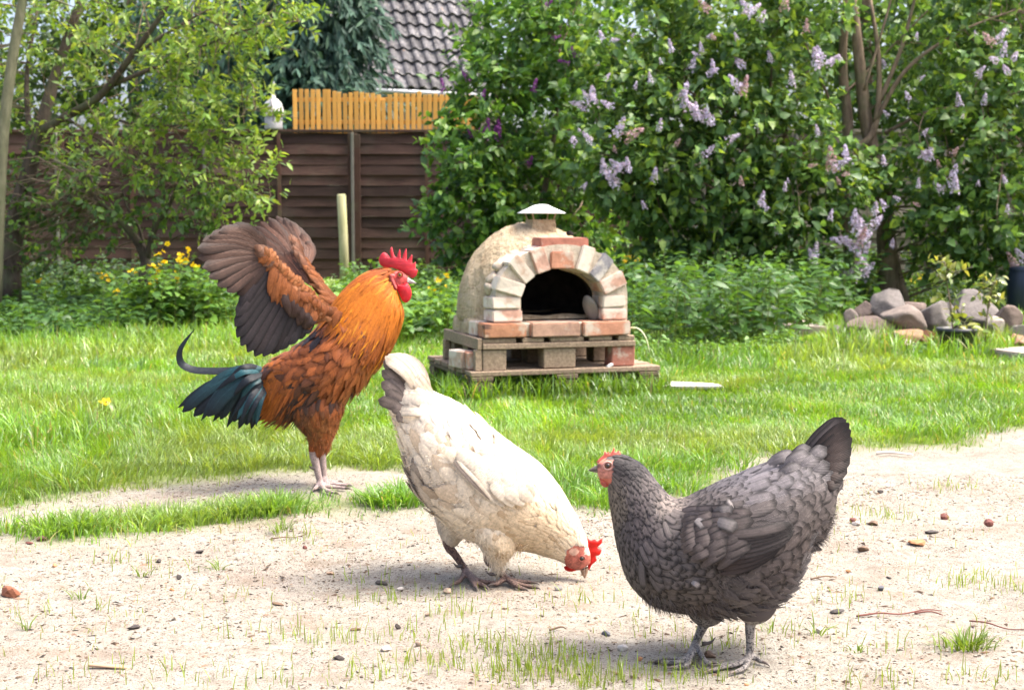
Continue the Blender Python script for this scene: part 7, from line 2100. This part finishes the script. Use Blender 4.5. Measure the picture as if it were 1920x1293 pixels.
    fan = [((332, 760), 8), ((341, 768), 14), ((352, 766), 20), ((362, 776), 12), ((376, 784), 18), ((388, 776), 14), ((398, 786), 10), ((412, 782), 18), ((424, 797), 10), ((437, 786), 16), ((446, 800), 6), ((460, 792), 12), ((470, 800), 6), ((482, 784), 10), ((494, 776), 6)]
    for i, (tp, bow) in enumerate(fan):
        f = i / (len(fan) - 1); b = (492 + 10 * f, 700 + 26 * f)
        yy = Y - .05 + .07 * rng.random() - .03 * (i % 2)
        m1 = (b[0] * .66 + tp[0] * .34, b[1] * .66 + tp[1] * .34 - bow * 1.5); m2 = (b[0] * .3 + tp[0] * .7, b[1] * .3 + tp[1] * .7 - bow * 1.2)
        tn = teal * rng.uniform(.8, 1.5) if i % 3 != 0 else mtail
        quill('tail_feather', [P(*b, Y - .02), P(*m1, yy), P(*m2, yy - .01), P(tp[0] + 1, tp[1] + 4, yy - .01)], rng.uniform(.034, .048), mt, tn, rs, (0, -1, .3), 'paddle' if i % 2 else 'sickle', 16, .2, mtail)
    for i in range(20):
        f = i / 19; b = (486 + 12 * f + rng.normal(0, 3), 688 + 40 * f); L_ = rng.uniform(55, 95); a = math.radians(168 - 62 * f + rng.normal(0, 5))
        tp = (b[0] + L_ * math.cos(a), b[1] + L_ * math.sin(a)); yy = Y - .07 - .03 * rng.random()
        quill('tail_covert', [P(*b, Y - .045), P((b[0] + tp[0]) / 2 - 2, (b[1] + tp[1]) / 2 - 8, yy), P(*tp, yy)], rng.uniform(.018, .026), mt, (teal if i % 2 else mtail) * rng.uniform(.8, 1.6), rs, (0, -1, .3), 'sickle', 12, .2)
    # head furniture
    mcomb = comb_material('rooster_comb', (0.50, 0.022, 0.035), .2)
    flesh('comb', [(771, 521), (777, 520), (781, 516), (783, 506), (779, 503), (779.5, 491), (773, 494), (773, 477), (767, 484), (763, 488), (762, 466), (757, 474), (752.5, 485), (750, 467), (746, 475), (744, 482), (739, 478), (735, 463), (731, 468), (732, 478), (733, 484), (727, 477), (720, 473), (714, 477), (710, 487), (713, 496), (722, 502), (734, 502), (746, 506), (758, 512)], Y, .0085, mcomb, rs)
    mwat = comb_material('rooster_wattle', (0.58, 0.012, 0.025), .2)
    flesh('wattle', [(742, 528), (752, 534), (762, 530), (768, 536), (772, 548), (770, 560), (763, 567), (755, 565), (749, 554), (744, 542)], Y, .014, mwat, rs, yo=-.010)
    flesh('wattle', [(740, 530), (752, 534), (760, 532), (766, 540), (768, 552), (764, 562), (757, 564), (751, 556), (745, 544)], Y, .012, mwat, rs, yo=.014)
    k3 = NT('ear_lobe_pink'); mel = k3.bsdf((0.52, 0.10, 0.09), .5)
    flesh('ear_lobe', [(730, 515), (737, 513), (741, 517), (738, 522), (742, 532), (745, 541), (740, 540), (735, 531), (731, 523)], Y, .008, mel, rs, yo=-.021)
    kb = NT('rooster_beak_horn'); bk = kb.bsdf(kb.ramp(kb.noise(80, 3, vec=kb.pos()), [(.3, (0.22, 0.20, 0.19)), (.7, (0.42, 0.39, 0.37))]), .35, None, .5)
    beak(rs, (764, 519), (781, 531), (764, 531), Y, .008, bk)
    k2 = NT('eyelid_scarlet'); ml = k2.bsdf((0.36, 0.03, 0.03), .5)
    eye(rs, 750, 515, Y - .0195, .0078, M_AMBER, ml)
    return rs
rooster()
# ------------------------------------------------------------------ pebbles, bark, twigs on the sand
PM = {}
for nm, a, b in (('rust', (0.13, 0.045, 0.022), (0.24, 0.09, 0.045)), ('red', (0.10, 0.032, 0.024), (0.17, 0.06, 0.045)), ('brown', (0.085, 0.05, 0.03), (0.16, 0.10, 0.06)), ('tan', (0.27, 0.19, 0.13), (0.38, 0.29, 0.21)),
                 ('white', (0.42, 0.37, 0.31), (0.56, 0.51, 0.45)), ('slate', (0.05, 0.052, 0.06), (0.11, 0.11, 0.125)), ('dark', (0.022, 0.018, 0.016), (0.06, 0.048, 0.04)), ('orange', (0.30, 0.14, 0.06), (0.42, 0.22, 0.10)), ('grey', (0.12, 0.11, 0.10), (0.2, 0.185, 0.165)), ('wood', (0.26, 0.16, 0.095), (0.42, 0.30, 0.2))):
    k = NT('pebble_' + nm); o_ = k.obj(); n_1 = k.noise(2.5, 5, .65, o_)
    PM[nm] = k.bsdf(k.ramp(n_1, [(.3, a), (.7, b)]), .7, k.bump(n_1, .4, .002), .35)
ITEMS = [
    (22, 1112, 54, 22, 'rust', 'stone', 'big rust brown stone at the left edge of the sand'),
    (1770, 974, 20, 13, 'red', 'pebble', 'reddish angular pebble on the right sand, left of a darker cube-like one'),
    (1854, 985, 22, 18, 'red', 'pebble', 'dark red-brown cube-like pebble farthest right on the sand'),
    (1600, 981, 17, 16, 'red', 'pebble', 'red-brown pebble touching two white pebbles behind the grey hen'),
    (1606, 991, 22, 10, 'white', 'pebble', 'flat white pebble under the red-brown one behind the grey hen'),
    (1638, 989, 20, 12, 'brown', 'pebble', 'dark brown broken pebble right of the white pebbles'),
    (1617, 1034, 27, 12, 'brown', 'pebble', 'oval brown pebble lying behind the tail side of the grey hen'),
    (1722, 1023, 38, 13, 'orange', 'pebble', 'long flat orange and pale pebble on the right sand'),
    (1652, 1093, 18, 12, 'slate', 'pebble', 'grey slate pebble under a small black chip on the right sand'),
    (1667, 1075, 13, 5, 'dark', 'chip', 'small black chip just above the grey slate pebble'),
    (1568, 1133, 36, 13, 'dark', 'bark chip', 'dark curled bark chip left of the long twig'),
    (840, 1106, 19, 12, 'tan', 'pebble', 'smooth tan pebble at the left foot of the white hen'),
    (722, 1214, 25, 12, 'white', 'pebble', 'pale oval pebble with tan rim in the bottom middle sand'),
    (785, 1206, 15, 13, 'tan', 'pebble', 'round tan pebble right of the pale oval pebble'),
    (1168, 1214, 23, 17, 'white', 'pebble', 'round white pebble left of the feet of the grey hen'),
    (1535, 1192, 18, 13, 'white', 'pebble', 'round white pebble inside a sparse grass tuft behind the grey hen'),
    (746, 1169, 13, 13, 'dark', 'lump', 'black lump above a brown crumb in the middle sand'),
    (803, 1155, 12, 9, 'tan', 'pebble', 'tiny tan pebble under the sprouts below the feet of the white hen'),
    (635, 1233, 25, 11, 'dark', 'lump', 'black plug of soil low in the middle of the sand'),
    (750, 1100, 15, 8, 'white', 'pebble', 'small white flat pebble left of the feet of the white hen'),
    (1136, 1186, 20, 12, 'slate', 'pebble', 'dark grey angular pebble between the two hens'),
    (1045, 1106, 18, 13, 'grey', 'pebble', 'grey pebble directly below the beak of the white hen'),
    (716, 1091, 28, 10, 'dark', 'bark chip', 'dark brown bark chip left of the small white flat pebble'),
    (668, 1172, 26, 8, 'brown', 'bark chip', 'flat brown bark chip left of the black lump'),
    (375, 1028, 22, 9, 'dark', 'bark chip', 'black bark chip under the grass strip, upper middle of the sand'),
    (298, 1048, 13, 9, 'dark', 'lump', 'small black lump above a tuft on the left sand'),
    (55, 1021, 18, 7, 'red', 'chip', 'dark red chip below the left end of the grass strip'),
    (78, 1012, 24, 10, 'brown', 'lump', 'brown crumbly lump beside the dark red chip at the grass strip'),
    (102, 1056, 12, 9, 'orange', 'pebble', 'small orange pebble on the left sand'),
    (336, 1081, 14, 10, 'dark', 'lump', 'black brown lump right of the thin sprouts on the left sand'),
    (322, 1103, 12, 8, 'orange', 'pebble', 'small orange-white pebble below the black brown lump'),
    (620, 1073, 18, 8, 'wood', 'pebble', 'yellowish crumb in the sand left of the white hen'),
    (572, 1026, 12, 8, 'red', 'pebble', 'small red-brown pebble under the low sprawling tuft'),
    (1735, 1020, 12, 10, 'white', 'pebble', 'white end piece touching the long flat orange pebble'),
    (1650, 925, 14, 7, 'dark', 'lump', 'dark lump on the far right sand near thin sprouts'),
    (1545, 962, 13, 8, 'brown', 'chip', 'brown chip on the sand just right of the grey tail'),
    (1590, 1066, 10, 8, 'orange', 'pebble', 'tiny orange pebble behind the fluffy rear of the grey hen'),
    (1745, 1005, 30, 10, 'dark', 'bark chip', 'dark bark chip above the long flat orange pebble'),
    (1200, 1236, 10, 10, 'orange', 'pebble', 'little orange pebble before the toes of the grey hen'),
    (1330, 1224, 30, 15, 'brown', 'stone', 'brown stone between the legs of the grey hen'),
    (250, 1175, 26, 9, 'dark', 'lump', 'dark crumbly patch of soil on the left sand'),
    (520, 1128, 30, 8, 'brown', 'bark chip', 'brown bark chip in the middle of the open sand'),
    (1400, 1280, 14, 7, 'orange', 'chip', 'flat tan chip below the feet of the grey hen'),
]
for i, (u, v, w, h, m_, cat, lab) in enumerate(ITEMS):
    g = G(u, v + h * 0.35); s = F_PX / g[1]
    flat = cat in ('chip', 'bark chip')
    me = rock_mesh(cat.replace(' ', '_'), PM[m_], 300 + i, 2, 0.16, (1, 1, 1), 13); me.polygons.foreach_set('use_smooth', np.full(len(me.polygons), False))
    a_, c_ = w / s / 1.8, h / s / 1.35
    o = link(cat.replace(' ', '_'), me, None, (g[0], g[1], float(ground_z(g[0], g[1])) + c_ * 0.45), (0.1 * math.sin(i), 0.12 * math.cos(i * 2), 0.5 * math.sin(i * 3.3)), (a_, a_ * (0.55 if flat else 0.75), c_ * (0.6 if flat else 0.85)))
    tag(o, lab, cat, 'small stones and chips scattered on the sand')

def stick(name, pts, r, m_, lab, forks=()):
    base = G(*pts[len(pts) // 2])
    mb = MB()
    for q in [pts] + list(forks):
        pp = [G(*x, r * 0.9 + 0.002) + np.array([0, 0, 0.004 * (i % 2)]) for i, x in enumerate(q)]
        for p_ in pp: p_[2] += float(ground_z(p_[0], p_[1]))
        V, Q, T, uv = tube(pp, [r * (1 - 0.5 * i / (len(pp) - 1)) for i in range(len(pp))], 6, 16)
        mb.add(V - [base[0], base[1], 0], Q, T)
    o = link(name, mb.mesh(name, [PM[m_]]), None, (base[0], base[1], 0))
    tag(o, lab, name.replace('_', ' '), 'twigs lying on the sand')
stick('twig', [(1606, 1147), (1650, 1144), (1690, 1140), (1735, 1135), (1766, 1130)], .0022, 'red', 'long reddish forked twig lying on the right sand', [[(1715, 1138), (1745, 1138), (1768, 1139)]])
stick('twig', [(1818, 1164), (1850, 1170), (1890, 1174), (1935, 1180)], .0018, 'red', 'thin reddish twig running out of the right edge')
stick('twig', [(508, 1009), (530, 1009), (552, 1007), (575, 1006)], .0020, 'brown', 'thin brown twig just below the low sprawling tuft')
stick('twig', [(1520, 1080), (1545, 1078), (1568, 1073)], .0022, 'brown', 'short brown twig behind the fluffy rear of the grey hen')
stick('twig', [(1228, 1240), (1262, 1238), (1290, 1240)], .0038, 'dark', 'dark stick under the front toes of the grey hen')
stick('pale_stick', [(1643, 843), (1670, 844), (1712, 846)], .006, 'white', 'pale bleached stick at the lawn edge in the right background')
stick('twig', [(1030, 1190), (1052, 1187), (1062, 1186)], .0022, 'brown', 'short dark twig left of the dark grey angular pebble')
# flat splinter of wood
g = G(205, 1250)
o = link('wood_splinter', box_mesh('wood_splinter', .078, .011, .005, PM['wood'], .0015, .0015, 9, 1), None, (g[0], g[1], float(ground_z(g[0], g[1])) + .002), (0, .03, -.16)); tag(o, 'flat pale brown wood splinter on the bottom left sand', 'wood splinter')
# yellow flower in the lawn
g = G(200, 784)
t = thing('lawn_flower', 'single yellow flower in the tall grass left of the rooster tail', 'flower', (g[0], g[1], 0))
link('flower', flower_mesh(21, .020), t, (g[0], g[1], .065), (.7, .2, 0)); link('flower', flower_mesh(22, .016), t, (g[0] - .022, g[1], .06), (.5, .5, 1))
V, Q, T, uv = tube([(g[0], g[1], -.005), (g[0] + .004, g[1], .03), (g[0], g[1], .065)], .0018, 5, 8); mb = MB(); mb.add(V, Q, T, None, (.1, .16, .04)); link('stem', mb.mesh('stem', [M_GRASS]), t)
# scrap of white plastic on the pallet
o = link('white_scrap', box_mesh('white_scrap', .03, .012, .014, M_CAP, .002, .003, 5), None, tuple(O(0.60, -0.005, 0.1325)), (0.1, -.5, .4)); tag(o, 'small white scrap lying on the lower pallet by the right block', 'scrap')
